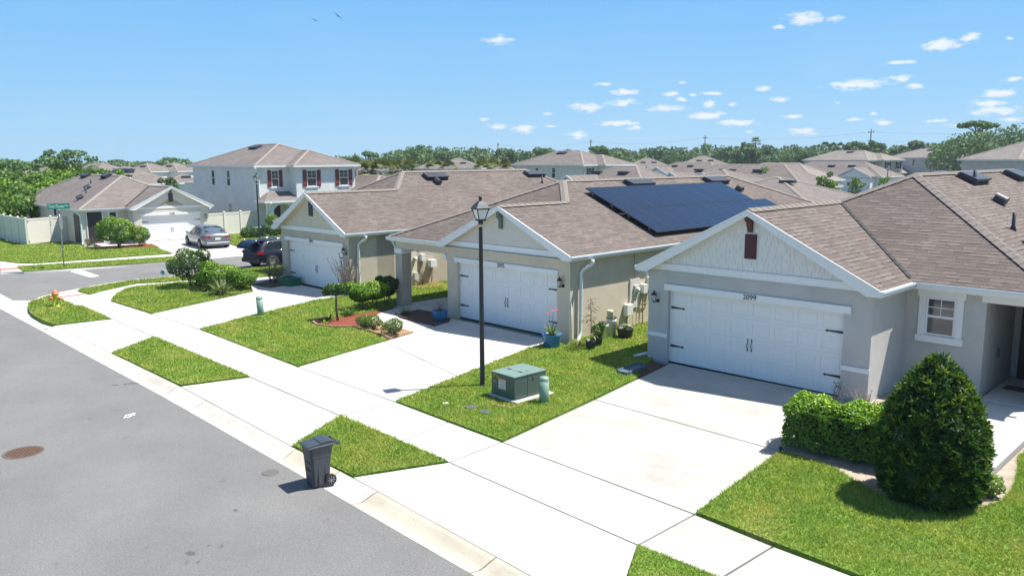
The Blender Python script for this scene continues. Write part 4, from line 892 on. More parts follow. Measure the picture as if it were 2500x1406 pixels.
# ------------------------------------------------------------------ corner house across the side street
cD = dict(G=2.97, o=.3, yf=.9, W=8.91, yr=14.6, e=2.43, p=.492, s=1, roof=M['roof_pink'], soffit=M['cream'], wall=M['st_2101'], gable=M['siding_tan'],
          dw=2.1, dh=1.83, lint=(-2.24, 2.1, 1.83, 2.0), band=(2.30, 2.46), number='2100', numx=0, cap=plain('ridge_cap_light', (.27, .24, .21), .95, .15, 10), body=[(-2.6, 1.3, 2.62, 18.7), (-5.63, 1.2, -2.6, 18.7)])
Dd, rfD, kD = small_house('corner_house', 'cream single-storey house with pinkish brown roof across the side street, grey car on its driveway', (-58.14, 24.36), 88, cD)
m = MB(); m.prismy([(-.9, 2.50), (.9, 2.50), (.0, 3.02)], -.012, -.001); m.build('stone_veneer', M['siding_brown'], Dd)
m = MB(); m.box(-.17, -.05, 2.75, .14, -.013, 3.38)
for i in range(7): m.box(-.14, -.06, 2.78 + i * .08, .11, -.05, 2.82 + i * .08)
m.build('gable_vent', M['slate_trim'], Dd)
m = MB(); m.prismx([(-.02, 3.7), (-.2, 3.7), (-.1, 3.5), (-.02, 3.4)], -.05, .05); m.build('gable_bracket', M['slate_trim'], Dd)
wall_lamp(Dd, 2.4, 1.6)
m = MB(); m.box(-5.30, 1.15, .1, -4.35, 1.195, 2.2); o_ = m.build('screen_door', M['screen'], Dd)
m = MB(); m.box(-5.42, 1.16, 2.2, -4.2, 1.198, 2.34); m.box(-5.36, 1.14, .05, -5.3, 1.197, 2.2); m.box(-4.35, 1.14, .05, -4.29, 1.197, 2.2); m.build('door_frame', M['white'], o_)
window(Dd, face('f', -3.62, 1.19, 1.75), .5, .85, trim='full', wide_trim=.1, grid=False)
for yy, zz in ((12.4, 1.7), (7.4, 1.7)): window(Dd, face('l', -5.64, yy, zz), .75, 1.1, trim=None, grid=False)
m = MB(); m.box(-5.68, 16.9, .1, -5.635, 17.9, 2.05); m.build('screen_door', M['screen'], Dd)
m = MB(); m.box(-5.68, 1.75, .1, -5.635, 2.85, 2.05); m.build('screen_door', M['screen'], Dd)
m = MB(); m.box(-5.95, 16.6, 1.1, -5.64, 16.9, 1.4); m.build('junction_box', M['blackm'], Dd)
downspout(Dd, [(-5.98, 1.0, 2.3), (-5.98, 1.0, 2.2), (-5.72, 1.12, 1.95), (-5.72, 1.12, .1), (-5.8, .9, .04)], M['gutter'], .05)
downspout(Dd, [(3.05, .3, 2.3), (3.05, .3, 2.2), (2.7, .3, 1.98), (2.7, .3, .1)], M['gutter'], .05)
ridge_vent(Dd, onslope(cD, -1.75, 13.0, 'L'), 1.3, .45); ridge_vent(Dd, onslope(cD, -1.72, 8.0, 'L'), 1.3, .45); dome_vent(Dd, onslope(cD, -3.4, 6.9, 'L'), .2); dome_vent(Dd, onslope(cD, -4.66, 4.4, 'L'), .2); pipe_vent(Dd, -2.73, 8.5, 3.98); pipe_vent(Dd, -3.95, 5.6, 3.38)

# ------------------------------------------------------------------ generic hip roof on a rectangle
def hip(m, x0, y0, x1, y1, e, p, along='y', caps=None, hide=()):
    """hipped roof; returns ridge ends"""
    along = 'y' if (y1 - y0) > (x1 - x0) else 'x'
    if along == 'y': w = (x1 - x0) / 2; a, b = ((x0 + x1) / 2, y0 + w), ((x0 + x1) / 2, y1 - w)
    else: w = (y1 - y0) / 2; a, b = (x0 + w, (y0 + y1) / 2), (x1 - w, (y0 + y1) / 2)
    z = e + p * w; a, b = (*a, z), (*b, z); c = [(x0, y0, e), (x1, y0, e), (x1, y1, e), (x0, y1, e)]
    if along == 'y': fs = [[c[0], c[1], a], [c[1], c[2], b, a], [c[2], c[3], b], [c[3], c[0], a, b]]
    else: fs = [[c[0], c[1], b, a], [c[1], c[2], b], [c[2], c[3], a, b], [c[3], c[0], a]]
    for f in fs: roofpoly(m, f)
    if caps is not None:
        dr = p * .15; near = (c[0], c[1]) if along == 'y' else (c[0], c[3])
        capstrip(caps, a, b, dr, .14); 
        for q in c: capstrip(caps, q, a if (Vector(q) - Vector(a)).length < (Vector(q) - Vector(b)).length else b, dr * .7, .14)
    return a, b
def eaves(m, x0, y0, x1, y1, e, t=.16):
    m.box(x0 - .06, y0 - .06, e - t, x1 + .06, y0, e); m.box(x0 - .06, y1, e - t, x1 + .06, y1 + .06, e); m.box(x0 - .06, y0, e - t, x0, y1, e); m.box(x1, y0, e - t, x1 + .06, y1, e)
    m.box(x0, y0, e - t, x1, y1, e - t + .02)

def two_storey(name, label, org, rot, c, group=None, sc=1.0, z=0):
    """origin: left front corner of the recessed left section. right section projects"""
    root = empty(name, (org[0], org[1], z), R(rot), label, 'house', group); root.scale = (sc,) * 3
    e, p, zt = 5.25, .40, 5.08
    xa, xb, yb, pr = 2.75, 8.25, c.get('yb', 12.3), -1.2
    m = MB(); m.box(0, 0, -.3, xa, yb, zt); m.box(xa, pr, -.3, xb, yb, zt)
    m.build('wall', c['wall'], root)
    m = MB(); cap = MB(); hip(m, -.32, -.32, xb + .32, yb + .32, e, p, 'y', cap); 
    # projecting hip
    hx0, hx1 = xa - .32, xb + .32; w = (hx1 - hx0) / 2; pk = ((hx0 + hx1) / 2, pr - .32 + w, e + p * w); bk = ((hx0 + hx1) / 2, 4.2, e + p * w)
    roofpoly(m, [(hx0, pr - .32, e + .004), (hx1, pr - .32, e + .004), pk]); roofpoly(m, [(hx0, pr - .32, e + .004), pk, bk, (hx0, 1.4, e + .004)]); roofpoly(m, [(hx1, pr - .32, e + .004), (hx1, 1.4, e + .004), bk, pk])
    capstrip(cap, (hx0, pr - .32, e), pk, p * .1, .14); capstrip(cap, (hx1, pr - .32, e), pk, p * .1, .14); capstrip(cap, pk, ((hx0 + hx1) / 2, 2.6, e + p * w), p * .15, .14)
    rf = m.build('roof', c['roof'], root); cap.build('ridge_cap', c['cap'], rf)
    m = MB(); eaves(m, -.32, -.32, xb + .32, yb + .32, e); m.box(hx0 - .06, pr - .38, e - .16, hx1 + .06, pr - .32, e); m.box(hx0 - .06, pr - .32, e - .16, hx0, -.38, e); m.box(hx1, pr - .32, e - .16, hx1 + .06, -.38, e); m.box(hx0, pr - .32, e - .159, hx1, -.3, e - .138)
    m.build('gutter', M['gutter'], root)
    V = MB(Matrix.Translation((1.5, 5.2, e + p * 1.75)) @ Matrix.Rotation(-math.pi / 2, 4, 'Z') @ Matrix.Rotation(math.atan(p), 4, 'X')); 
    rv = ridge_vent(root, Matrix.Translation((3.35, 6.7, e + p * 3.67)) @ Matrix.Rotation(-math.pi / 2, 4, 'Z') @ Matrix.Rotation(math.atan(p), 4, 'X'), 1.5, .55)
    for x, y_, w_ in c.get('wins', ((1.55, 0, .62), (4.15, pr, .85), (7.15, pr, .85))):
        window(root, face('f', x, y_ - .012, 4.2), w_, 1.3, trim='top', shutters=c['shutter'], grid=c.get('grid', True), wide_trim=.1)
    for y_, z_, h_ in ((8.05, 4.2, 1.3), (5.05, 4.2, 1.3), (5.05, 1.7, .85)):
        window(root, face('l', -.012, y_, z_), .62, h_, grid=False)
    # porch roof and arch
    if c.get('porch', True):
        m = MB(); x0, x1, y0, pe, pz = -.30, xa - .001, -1.75, 2.5, 3.12
        roofpoly(m, [(x0, y0, pe), (x1, y0, pe), (x1, -.0, pz + .05), (x0 + 1.2, -.0, pz + .05)]); roofpoly(m, [(x0, y0, pe), (x0 + 1.2, 0, pz + .05), (x0, 0, pe)])
        m.build('porch_roof', c['roof'], root)
        m = MB(); m.box(x0 - .06, y0 - .08, pe - .14, x1, y0, pe + .01); m.box(x0 - .06, y0, pe - .14, x0, 0, pe + .01); m.box(x0, y0, pe - .14, x1, 0, pe - .12); m.build('porch_gutter', M['gutter'], root)
        # arch wall
        n = 12; ar = [(1.05 + .85 * math.cos(math.pi * (1 - i / n)) + .35, 1.62 + .62 * math.sin(math.pi * i / n)) for i in range(n + 1)]
        P = [(.05, -.2), (.55, -.2)] + ar + [(2.25, -.2), (2.74, -.2), (2.74, pe - .13), (.05, pe - .13)]
        m = MB(); m.prismy(P, -1.45, -1.2); m.build('arch_wall', c['wall2'], root)
        m = MB(); m.box(.02, -1.5, 1.5, .56, -1.18, 1.64); m.build('pillar_band', M['white'], root)
        m = MB(); m.box(1.0, -.06, .0, 1.85, -.01, 2.05); m.build('front_door', M['screen'], root)
        downspout(root, [(.15, -1.84, 2.4), (.15, -1.84, 2.3), (.16, -1.52, 2.05), (.16, -1.52, .1)], M['gutter'], .055)
    downspout(root, [(-.28, -.36, 5.15), (-.28, -.36, 5.0), (.12, -.07, 4.75), (.12, -.07, 2.75), (.3, -.2, 2.68)], M['gutter'], .055)
    if c.get('garage', True):
        m = MB(); m.box(xa + .4, pr - .03, .0, xb - .4, pr - .001, 2.1); m.build('garage_door', M['door_white'], root)
    return root
cap_far = plain('ridge_cap_far', (.27, .238, .208), .95, .12, 8)
two_storey('two_storey_house', 'large two-storey light grey house with dark red shutters behind the corner house', (-59.25, 31.7), 88,
           dict(wall=M['st_grey'], wall2=M['st_grey'], roof=M['roof_pink'], cap=cap_far, shutter=M['shutter']))

# ================================================================== street things
def street_lamp(loc, label, rz=0, h=4.84, sc=1.0, group='street lamps', detail=True):
    t = empty('street_lamp', loc, rz, label, 'street lamp', group); t.scale = (sc,) * 3
    m = MB(); m.lathe([(.11, -.1), (.11, .02), (.075, .06), (.065, .1), (.048, h - .92), (.048, h - .82)], 12); m.lathe([(.06, h - .76), (.06, h - .68), (.05, h - .65)], 12); m.build('pole', M['black'], t)
    m = MB(); z0, z1, a, b = h - .64, h - .38, .08, .155
    for sx, sy in ((-1, -1), (1, -1), (1, 1), (-1, 1)): m.tube([(sx * a, sy * a, z0), (sx * b, sy * b, z1)], .014, 6)
    m.box(-a - .02, -a - .02, z0 - .03, a + .02, a + .02, z0 + .01); m.box(-b - .02, -b - .02, z1 - .01, b + .02, -b + .015, z1 + .02); m.box(-b - .02, b - .015, z1 - .01, b + .02, b + .02, z1 + .02); m.box(-b - .02, -b + .015, z1 - .01, -b + .015, b - .015, z1 + .02); m.box(b - .015, -b + .015, z1 - .01, b + .02, b - .015, z1 + .02)
    m.build('lantern_frame', M['black'], t)
    m = MB(); e, k, zt = .185, .04, h - .19
    for i in range(4):
        c = [(-1, -1), (1, -1), (1, 1), (-1, 1)]; p, q = c[i], c[(i + 1) % 4]; mid = .115; zm = h - .265
        m.poly([(p[0] * e, p[1] * e, z1 + .02), (q[0] * e, q[1] * e, z1 + .02), (q[0] * mid, q[1] * mid, zm), (p[0] * mid, p[1] * mid, zm)])
        m.poly([(p[0] * mid, p[1] * mid, zm), (q[0] * mid, q[1] * mid, zm), (q[0] * k, q[1] * k, zt), (p[0] * k, p[1] * k, zt)])
    m.poly([(-k, -k, zt), (k, -k, zt), (k, k, zt), (-k, k, zt)]); m.poly([(-e, -e, z1 + .021), (-e, e, z1 + .021), (e, e, z1 + .021), (e, -e, z1 + .021)])
    m.build('lantern_roof', plain('lamp_roof_grey', (.055, .07, .085), .6, .05), t)
    m = MB(); m.lathe([(.03, zt), (.035, zt + .04), (.05, zt + .07), (.045, zt + .11), (.0, zt + .12)], 10); m.box(-.05, -.012, zt + .08, .06, .012, zt + .10); m.build('photo_sensor', M['black'], t)
    for i in range(4):
        m = MB(Matrix.Rotation(i * math.pi / 2, 4, 'Z')); m.poly([(-a + .01, -a - .004, z0), (a - .01, -a - .004, z0), (b - .012, -b + .004, z1), (-b + .012, -b + .004, z1)]); m.build('lantern_panel', M['lampglass'], t)
    return t
lampA = street_lamp((-14.37, 13.54, 0), 'tall black street lamp with square frosted lantern beside the green transformer box', R(-18))
lampB = copy_tree(lampA); lampB.location = (-52.98, 28.31, 0); lampB['label'] = 'black street lamp on the grass in front of the two-storey house with red shutters'; lampB.rotation_euler.z = R(20)

# wheelie bin
def wheelie_bin(loc, rz):
    t = empty('wheelie_bin', loc, rz, 'dark grey wheelie bin with closed lid standing at the kerb', 'bin')
    # x: towards wheels (back), y: width
    def ring(x0, x1, w, z, c=.05): 
        return [(x0 + c, -w, z), (x1 - c, -w, z), (x1, -w + c, z), (x1, w - c, z), (x1 - c, w, z), (x0 + c, w, z), (x0, w - c, z), (x0, -w + c, z)]
    m = MB(); rr = [ring(-.23, .20, .215, .02), ring(-.237, .215, .225, .25), ring(-.262, .245, .25, .72), ring(-.272, .255, .256, .725), ring(-.285, .28, .27, .93), ring(-.30, .30, .285, .94), ring(-.30, .30, .285, .985)]
    ids = [m._add(r_) for r_ in rr]
    for a, b in zip(ids[:-1], ids[1:]):
        for k in range(8): m.face((a + k, a + (k + 1) % 8, b + (k + 1) % 8, b + k), False)
    m.face([ids[0] + k for k in range(8)][::-1]); m.face([ids[-1] + k for k in range(8)])
    for sy in (-1, 1):     # moulded side panels
        m.prism([(-.10, sy * .225), (-.02, sy * .225), (-.02, sy * .242), (-.10, sy * .242)], .12, .70); m.prism([(.07, sy * .225), (.15, sy * .225), (.15, sy * .242), (.07, sy * .242)], .30, .70)
    m.box(-.27, -.12, .56, -.235, .12, .60); 
    bevel(m.build('bin_body', M['bin'], t), .006)
    m = MB(); L0 = [(-.34, .985), (-.34, 1.01), (-.28, 1.035), (-.02, 1.06), (.0, 1.085), (.18, 1.105), (.30, 1.075), (.36, 1.03), (.36, .99)]
    M0 = Matrix(((1, 0, 0, 0), (0, 1, 0, 0), (0, 0, 1, 0), (0, 0, 0, 1)))
    m.prismy(L0, -.25, .25); m.prismy([(-.34, .985), (-.34, 1.0), (-.2, 1.02), (.3, 1.03), (.36, 1.01), (.36, .985)], -.31, -.251); m.prismy([(-.34, .985), (-.34, 1.0), (-.2, 1.02), (.3, 1.03), (.36, 1.01), (.36, .985)], .251, .31)
    bevel(m.build('lid', M['bin'], t), .012, 3)
    m = MB()
    for sy in (-1, 1): m.box(.36, sy * .24 - .03, .95, .46, sy * .24 + .03, 1.03)
    m.tube([(.445, -.25, .985), (.445, .25, .985)], .018, 8); bevel(m.build('handle', M['bin'], t), .006)
    for sy in (-1, 1):
        m = MB(); m.lathe([(.135, -.035), (.14, -.02), (.14, .02), (.135, .035)], 24, (.19, sy * .262, .14), 'y'); m.lathe([(.1, -.037), (.1, .037)], 20, (.19, sy * .262, .14), 'y'); w = m.build('wheel', M['blackm'], t)
        s = MB()
        for k in range(8):
            a = k * math.pi / 4; s.tube([(.19 + .02 * math.cos(a), sy * .302, .14 + .02 * math.sin(a)), (.19 + .095 * math.cos(a), sy * .304, .14 + .095 * math.sin(a))], .007, 5)
        s.lathe([(.022, -.006), (.022, .006)], 10, (.19, sy * .304, .14), 'y'); s.build('wheel_hub', M['steel'], w)
    m = MB(); m.tube([(.19, -.24, .14), (.19, .24, .14)], .012, 6); m.build('axle', M['steel'], t)
    m = MB(); m.box(-.248, -.14, .38, -.228, .14, .52); m.build('bin_label', M['blackm'], t)
    return t
bpos = Vector((-12.16, 7.39)); wb_ = wheelie_bin((bpos.x, bpos.y, -.085), R(82)); wb_.scale = (.76,) * 3

# transformer on pad
def transformer():
    t = empty('transformer_box', (0, 0, 0), 0, 'green pad-mounted electrical transformer cabinet with yellow numbers and warning stickers', 'electrical box')
    c0, c1, c2 = Vector((-13.57, 13.09)), Vector((-12.75, 13.04)), Vector((-12.86, 14.00))
    u = (c1 - c0); w = u.length; u.normalize(); v = Vector((-u.y, u.x)); d = 1.02
    t.location = (c0.x, c0.y, 0); t.rotation_euler = (0, 0, math.atan2(u.y, u.x))
    m = MB(); m.box(-.07, -.07, -.1, w + .15, d + .15, .08); o = bevel(m.build('concrete_pad', M['conc'], t), .015)
    m = MB(); m.box(0, 0, .081, w, d * .40 - .004, .62); m.box(0, d * .40 + .004, .081, w, d, .62); bevel(m.build('cabinet', M['util_green'], t), .008)
    m = MB(); m.box(-.015, -.015, .62, w + .015, d * .40 - .004, .645); m.box(-.015, d * .40 + .004, .62, w + .015, d + .015, .648); m.box(-.01, d * .40 - .004, .60, w + .01, d * .40 + .004, .64)
    m.lathe([(.05, .648), (.05, .66), (0, .662)], 14, (w * .72, d * .62, 0)); bevel(m.build('cabinet_lid', M['util_top'], t), .005)
    m = MB(); m.box(w * .15, d * .40 - .02, .648, w * .3, d * .40 + .02, .655); m.box(w * .62, d * .40 - .02, .648, w * .78, d * .40 + .02, .655); m.build('lid_hinge', M['blackm'], t)
    m = MB(); m.box(w + .001, d * .03, .10, w + .012, d * .38, .17); m.lathe([(.03, 0), (.03, .02)], 12, (w, d * .6, .53), 'x'); m.build('latch_plate', M['util_green'], t)
    k = MB(); k.box(w * .32, -.006, .27, w * .62, -.001, .52); s = k.build('warning_label', M['label_white'], t)
    k = MB(); k.box(w * .32, -.009, .49, w * .62, -.0065, .525); k.box(w * .32, -.009, .37, w * .62, -.0065, .385); k.build('label_stripe', M['label_orange'], s)
    k = MB(); k.box(w * .36, -.009, .44, w * .40, -.0065, .475)
    for i in range(5): k.box(w * .42, -.009, .405 + i * .016, w * .6, -.0065, .409 + i * .016)
    for i in range(5): k.box(w * .36, -.009, .285 + i * .016, w * .58, -.0065, .289 + i * .016)
    k.build('label_print', M['char'], s)
    text_mesh('10716', .10, M['yellow'], t, (w * .17, -.004, .55), name='yellow_number', extr=.002)
    text_mesh('37', .10, M['yellow'], t, (w * .13, -.004, .41), name='yellow_number', extr=.002)
transformer()
def pedestal(loc, label, h=.62, r=.115, tilt=0):
    t = empty('utility_pedestal', loc, .4, label, 'utility post', 'green round utility pedestals'); t.rotation_euler = (tilt, 0, 0)
    m = MB(); m.lathe([(r * .9, -.1), (r * .9, .08), (r, .10), (r, h - .06)], 24); m.build('post', M['ped_green'], t)
    m = MB(); m.lathe([(r * 1.03, h - .09), (r * 1.03, h - .04), (r * .9, h - .01), (r * .4, h + .012), (0, h + .015)], 24, close=False); m.build('cap', M['ped_green'], t)
    return t
pedestal((-12.29, 13.56, 0), 'pale green round utility pedestal standing next to the transformer box', .64, .115)
pedestal((-27.10, 14.37, 0), 'pale green round utility pedestal on the lawn edge by the middle driveway', .72, .12, R(3))
# hydrant
def hydrant(loc):
    t = empty('fire_hydrant', loc, R(40), 'lime and orange fire hydrant on the corner grass', 'fire hydrant')
    m = MB(); m.lathe([(.15, -.05), (.15, .05), (.11, .06), (.105, .45), (.12, .47), (.12, .56)], 20); m.build('barrel', M['lime'], t)
    m = MB(); m.lathe([(.145, .56), (.145, .60), (.115, .62), (.11, .66), (.075, .71), (.035, .735), (.03, .77), (0, .78)], 20, close=False); m.build('bonnet', M['orange'], t)
    for a in (0, 2.1, 4.2):
        m = MB(Matrix.Rotation(a, 4, 'Z')); m.lathe([(.06, .08), (.06, .15)], 14, (0, 0, .40), 'x'); m.build('nozzle', M['lime'], t)
        m = MB(Matrix.Rotation(a, 4, 'Z')); m.lathe([(.08, .15), (.08, .20), (.03, .21), (.03, .24)], 12, (0, 0, .40), 'x'); m.build('nozzle_cap', M['orange'], t)
hydrant((-34.57, 9.70, .02)); bpy.data.objects['fire_hydrant'].scale = (.92,) * 3
# street sign
def street_sign(loc):
    t = empty('street_sign', loc, 0, 'street name sign on a galvanised post with a stop sign seen edge-on', 'street sign')
    m = MB(); m.tube([(0, 0, -.1), (0, 0, 3.15)], .03, 8); m.build('post', M['steel'], t)
    d = R(72)
    m = MB(Matrix.Rotation(d, 4, 'Z')); m.box(-.52, -.012, 3.16, .52, .012, 3.46); b = m.build('name_plate', M['signgreen'], t)
    o = text_mesh('Twin Flower', .235, M['label_white'], b, (-.10 * math.cos(d) + .014 * math.sin(d), -.10 * math.sin(d) - .014 * math.cos(d), 3.30), (math.pi / 2, 0, d), 'street_name', .002, .62)
    o = text_mesh('Place', .12, M['label_white'], b, (.38 * math.cos(d) + .014 * math.sin(d), .38 * math.sin(d) - .014 * math.cos(d), 3.33), (math.pi / 2, 0, d), 'street_name', .002, .7)
    m = MB(Matrix.Rotation(d + math.pi / 2 + .15, 4, 'Z')); m.box(-.4, -.01, 2.90, .4, .01, 3.12); m.build('name_plate', M['signgreen'], t)
    m = MB(Matrix.Rotation(R(-30), 4, 'Z')); n = 8; r = .38
    m.prismy([(r * math.cos(math.pi / 8 + k * math.pi / 4), 2.42 + r * math.sin(math.pi / 8 + k * math.pi / 4)) for k in range(n)], .035, .045); m.build('stop_plate', M['steel'], t)
street_sign((-47.20, 13.81, 0))
# covers
def disc(name, label, cat, loc, r, mat, rim, h=.008, grp=None):
    t = empty(name, loc, 0, label, cat, grp); m = MB(); m.lathe([(r, -.03), (r, h), (r * .9, h), (r * .9, h - .004)], 32); m.build('frame', rim, t)
    m = MB(); m.lathe([(r * .895, -.03), (r * .895, h + .001)], 32)
    if r > .25:
        for i in range(-5, 6):
            for j in range(-5, 6):
                x, y = i * r * .155, j * r * .155
                if math.hypot(x, y) < r * .8: m.box(x - .014, y - .014, h, x + .014, y + .014, h + .007)
    m.build('lid', mat, t); return t
disc('manhole_cover', 'large rusty orange manhole cover in the asphalt', 'manhole cover', (-17.85, 4.17, -.098), .37, M['rust'], M['iron'])
disc('manhole_cover', 'small grey utility cover in the asphalt near the kerb and bin', 'manhole cover', (-13.28, 7.06, -.098), .155, M['iron'], M['iron'])
disc('valve_cover', 'dark grey round valve lid in the grass, nearer the street lamp', 'valve cover', (-13.21, 12.08, .055), .13, M['valve'], M['valve'], .01)
disc('valve_cover', 'dark grey round valve lid in the grass, nearer the driveway of house 2099', 'valve cover', (-12.72, 12.05, .055), .13, M['valve'], M['valve'], .01)
disc('valve_cover', 'small pale sunken valve box in a bare spot of grass', 'valve cover', (-13.87, 11.88, .045), .08, M['conc_tan'], M['conc_tan'], .006)
# splash block
t = empty('splash_block', (-12.49, 17.65, .06), math.atan2((-12.43, 16.94)[1] - (-12.49, 17.65)[1], (-12.43, 16.94)[0] - (-12.49, 17.65)[0]), 'long blue-grey splash block under the downspout of house 2099', 'splash block')
m = MB(); m.prism([(-.05, -.12), (.85, -.16), (.85, .16), (-.05, .12)], -.04, .045); m.build('trough_floor', M['splash'], t)
m = MB(); m.prism([(-.05, -.15), (.85, -.2), (.85, -.161), (-.05, -.121)], 0, .08); m.prism([(-.05, .121), (.85, .161), (.85, .2), (-.05, .15)], 0, .08); m.prism([(-.09, -.15), (-.051, -.15), (-.051, .15), (-.09, .15)], 0, .09); m.build('trough_rim', M['splash'], t)

# ------------------------------------------------------------------ pots and buckets
def pot(name, label, loc, r, h, mat, cat='flower pot', soil=True, sq=1.0, taper=.72, group=None):
    t = empty(name, loc, 0, label, cat, group); m = MB()
    m.lathe([(r * taper * .9, 0), (r * taper, .02), (r * .93, h * .6), (r, h * .92), (r * 1.03, h), (r * .95, h), (r * .9, h - .04), (0, h - .05)], 24, close=False); m.build('container', mat, t)
    if soil: m = MB(); m.lathe([(r * .9, h - .045), (0, h - .035)], 16, close=False); m.build('potting_soil', M['soil'], t)
    return t
def straps(parent, z, n, ln, w, mat, seed=0, droop=.5, name='foliage', spread=.06):
    rng = np.random.default_rng(seed); V, C = [], []
    for i in range(n):
        a = rng.uniform(0, 6.28); L_ = ln * rng.uniform(.6, 1.15); b = rng.uniform(.15, 1.0); d = np.array([math.cos(a), math.sin(a)]); s = np.array([-d[1], d[0]]) * w / 2; p0 = d * spread * rng.random(); pts = []
        for k in range(5):
            u = k / 4; r_ = L_ * (math.sin(b) * u + droop * .25 * u * u); zz = z + L_ * (math.cos(b) * u - droop * .55 * u * u * b); pts.append((p0 + d * r_, zz, (1 - u ** 2) ** .5 if u < 1 else .05))
        for k in range(4):
            (p, za, wa), (q, zb_, wb_) = pts[k], pts[k + 1]; V += [[*(p - s * wa), za], [*(p + s * wa), za], [*(q + s * wb_), zb_], [*(q - s * wb_), zb_]]; C.append(rng.random())
    return fast_mesh(name, np.array(V), 4, C, mat, parent)
t = pot('blue_pot', 'glazed blue pot with a low grassy plant at the left of garage 2095', (-21.56, 18.28, .01), .29, .38, M['pot_blue']); straps(t, .34, 40, .34, .012, M['leaf_palm'], 3, .3)
t = pot('blue_pot', 'blue pot of strap leaves and red flowers at the right corner of garage 2095', (-15.94, 17.93, .03), .30, .40, M['pot_blue'], taper=.8); straps(t, .36, 34, .48, .035, M['leaf_strap'], 4, .7); straps(t, .36, 30, .35, .03, M['leaf_lime'], 8, .4)
m = MB(); m.tube([(0, 0, .35), (.02, .01, .75), (.03, .03, 1.05)], .009, 6); m.tube([(0, 0, .35), (-.06, .0, .7), (-.07, -.03, .95)], .008, 6); m.build('stem', M['green_trim'], t)
m = MB()
for cx, cy, cz in ((.03, .03, 1.08), (.12, .10, 1.10), (-.09, -.05, .98)):
    for k in range(6):
        a = k * math.pi / 3; m.poly([(cx, cy, cz), (cx + .05 * math.cos(a - .4), cy + .05 * math.sin(a - .4), cz + .04), (cx + .09 * math.cos(a), cy + .09 * math.sin(a), cz + .03), (cx + .05 * math.cos(a + .4), cy + .05 * math.sin(a + .4), cz + .04)])
m.build('flower', M['flower'], t)
def sapling(t, z, h, n, seed, leafl=.22, mat='leaf_bronze', wid=.05):
    rng = np.random.default_rng(seed); m = MB(); m.tube([(0, 0, z), (.02, -.01, z + h * .4), (-.03, .02, z + h * .75), (-.06, .03, z + h)], [.013, .011, .009, .005], 6); V, C = [], []
    for i in range(n):
        u = rng.uniform(.15, 1.0); a = rng.uniform(0, 6.28); p = np.array([-.05 * u, .02 * u, z + h * u]); d = np.array([math.cos(a), math.sin(a), rng.uniform(-.1, .5)]); d /= np.linalg.norm(d); br = rng.uniform(.05, .22); q = p + d * br
        m.tube([tuple(p), tuple(q)], .004, 4)
        e = d.copy(); e[2] -= .7; e /= np.linalg.norm(e); s = np.array([-d[1], d[0], 0]) * wid * .5; L_ = leafl * rng.uniform(.7, 1.2); V += [list(q), list(q + e * L_ * .4 + s), list(q + e * L_), list(q + e * L_ * .4 - s)]; C.append(rng.random() * .8)
    m.build('stem', M['bark'], t); fast_mesh('foliage', np.array(V), 4, C, M[mat], t)
t = pot('nursery_pot', 'black nursery pot with a tall thin drooping sapling by the side wall of 2095', (-14.87, 18.48, .02), .16, .28, M['pot_black']); sapling(t, .25, 1.35, 46, 5)
t = pot('nursery_pot', 'black nursery pot with dull green foliage tucked behind the sapling pot', (-14.99, 18.96, .02), .16, .28, M['pot_black'])
rng = np.random.default_rng(9); P_, N_ = blob_points(900, [[0, 0, .48, .2, .2, .2], [.1, .05, .62, .12, .12, .14]], rng); fast_mesh('foliage', leaf_quads(P_, N_, .075, 2.2, .7, rng), 4, rng.random(len(P_)) * .9, M['leaf_mid'], t)
def bucket(label, loc, r, h, mat, lidmat=None, lid=.03):
    t = empty('bucket', loc, 0, label, 'bucket', 'buckets by the side wall'); m = MB(); m.lathe([(r * .86, 0), (r * .97, h * .8), (r * 1.03, h * .82), (r * 1.03, h * .85), (r, h * .87), (r * 1.02, h)], 24); m.build('tub', mat, t)
    if lidmat: m = MB(); m.lathe([(r * 1.06, h), (r * 1.06, h + lid), (0, h + lid + .004)], 24, close=False); m.build('lid', lidmat, t)
    return t
bucket('tall grey-white bucket with dark lid against the side wall of 2095, left of the pair', (-15.45, 19.85, .02), .145, .52, M['tank'], M['pot_black'])
bucket('tall grey-white bucket with dark lid against the side wall of 2095, right of the pair', (-15.53, 20.34, .02), .16, .60, M['tank'], M['pot_black'])
tq = Vector((-15.50, 20.13)); bucket('small cream tub standing on top of the lidded buckets', (tq.x + .02, tq.y + .06, .66), .105, .22, M['tank_cream'], M['tank_cream'], .015)
t = pot('planter_bag', 'black bucket planter with a white carrying handle on the side lawn', (-15.06, 20.45, .02), .26, .32, M['pot_black'], 'planter', taper=.8)
m = MB(); m.tube([(-.22, -.12, .31), (-.1, -.1, .42), (.08, .02, .44), (.2, .16, .32)], .014, 6); m.build('carry_handle', M['label_white'], t)
straps(t, .28, 30, .25, .02, M['leaf_mid'], 6, .3)
# green storage tub by garage 2091
t = empty('storage_tub', (-32.93, 18.98, .0), R(8), 'dark green lidless plastic storage tub beside garage door 2091', 'storage tub')
m = MB(); a, b, h = .42, .30, .36
for (x0, y0, x1, y1) in ((-a, -b, a, -b + .03), (-a, b - .03, a, b), (-a, -b + .03, -a + .03, b - .03), (a - .03, -b + .03, a, b - .03)): m.box(x0, y0, .0, x1, y1, h)
m.box(-a + .03, -b + .03, .0, a - .03, b - .03, h - .06); m.build('tub_body', M['green_box'], t)
m = MB()
for (x0, y0, x1, y1) in ((-a - .03, -b - .03, a + .03, -b), (-a - .03, b, a + .03, b + .03), (-a - .03, -b, -a, b), (a, -b, a + .03, b)): m.box(x0, y0, h - .05, x1, y1, h)
m.build('tub_rim', M['green_box'], t)
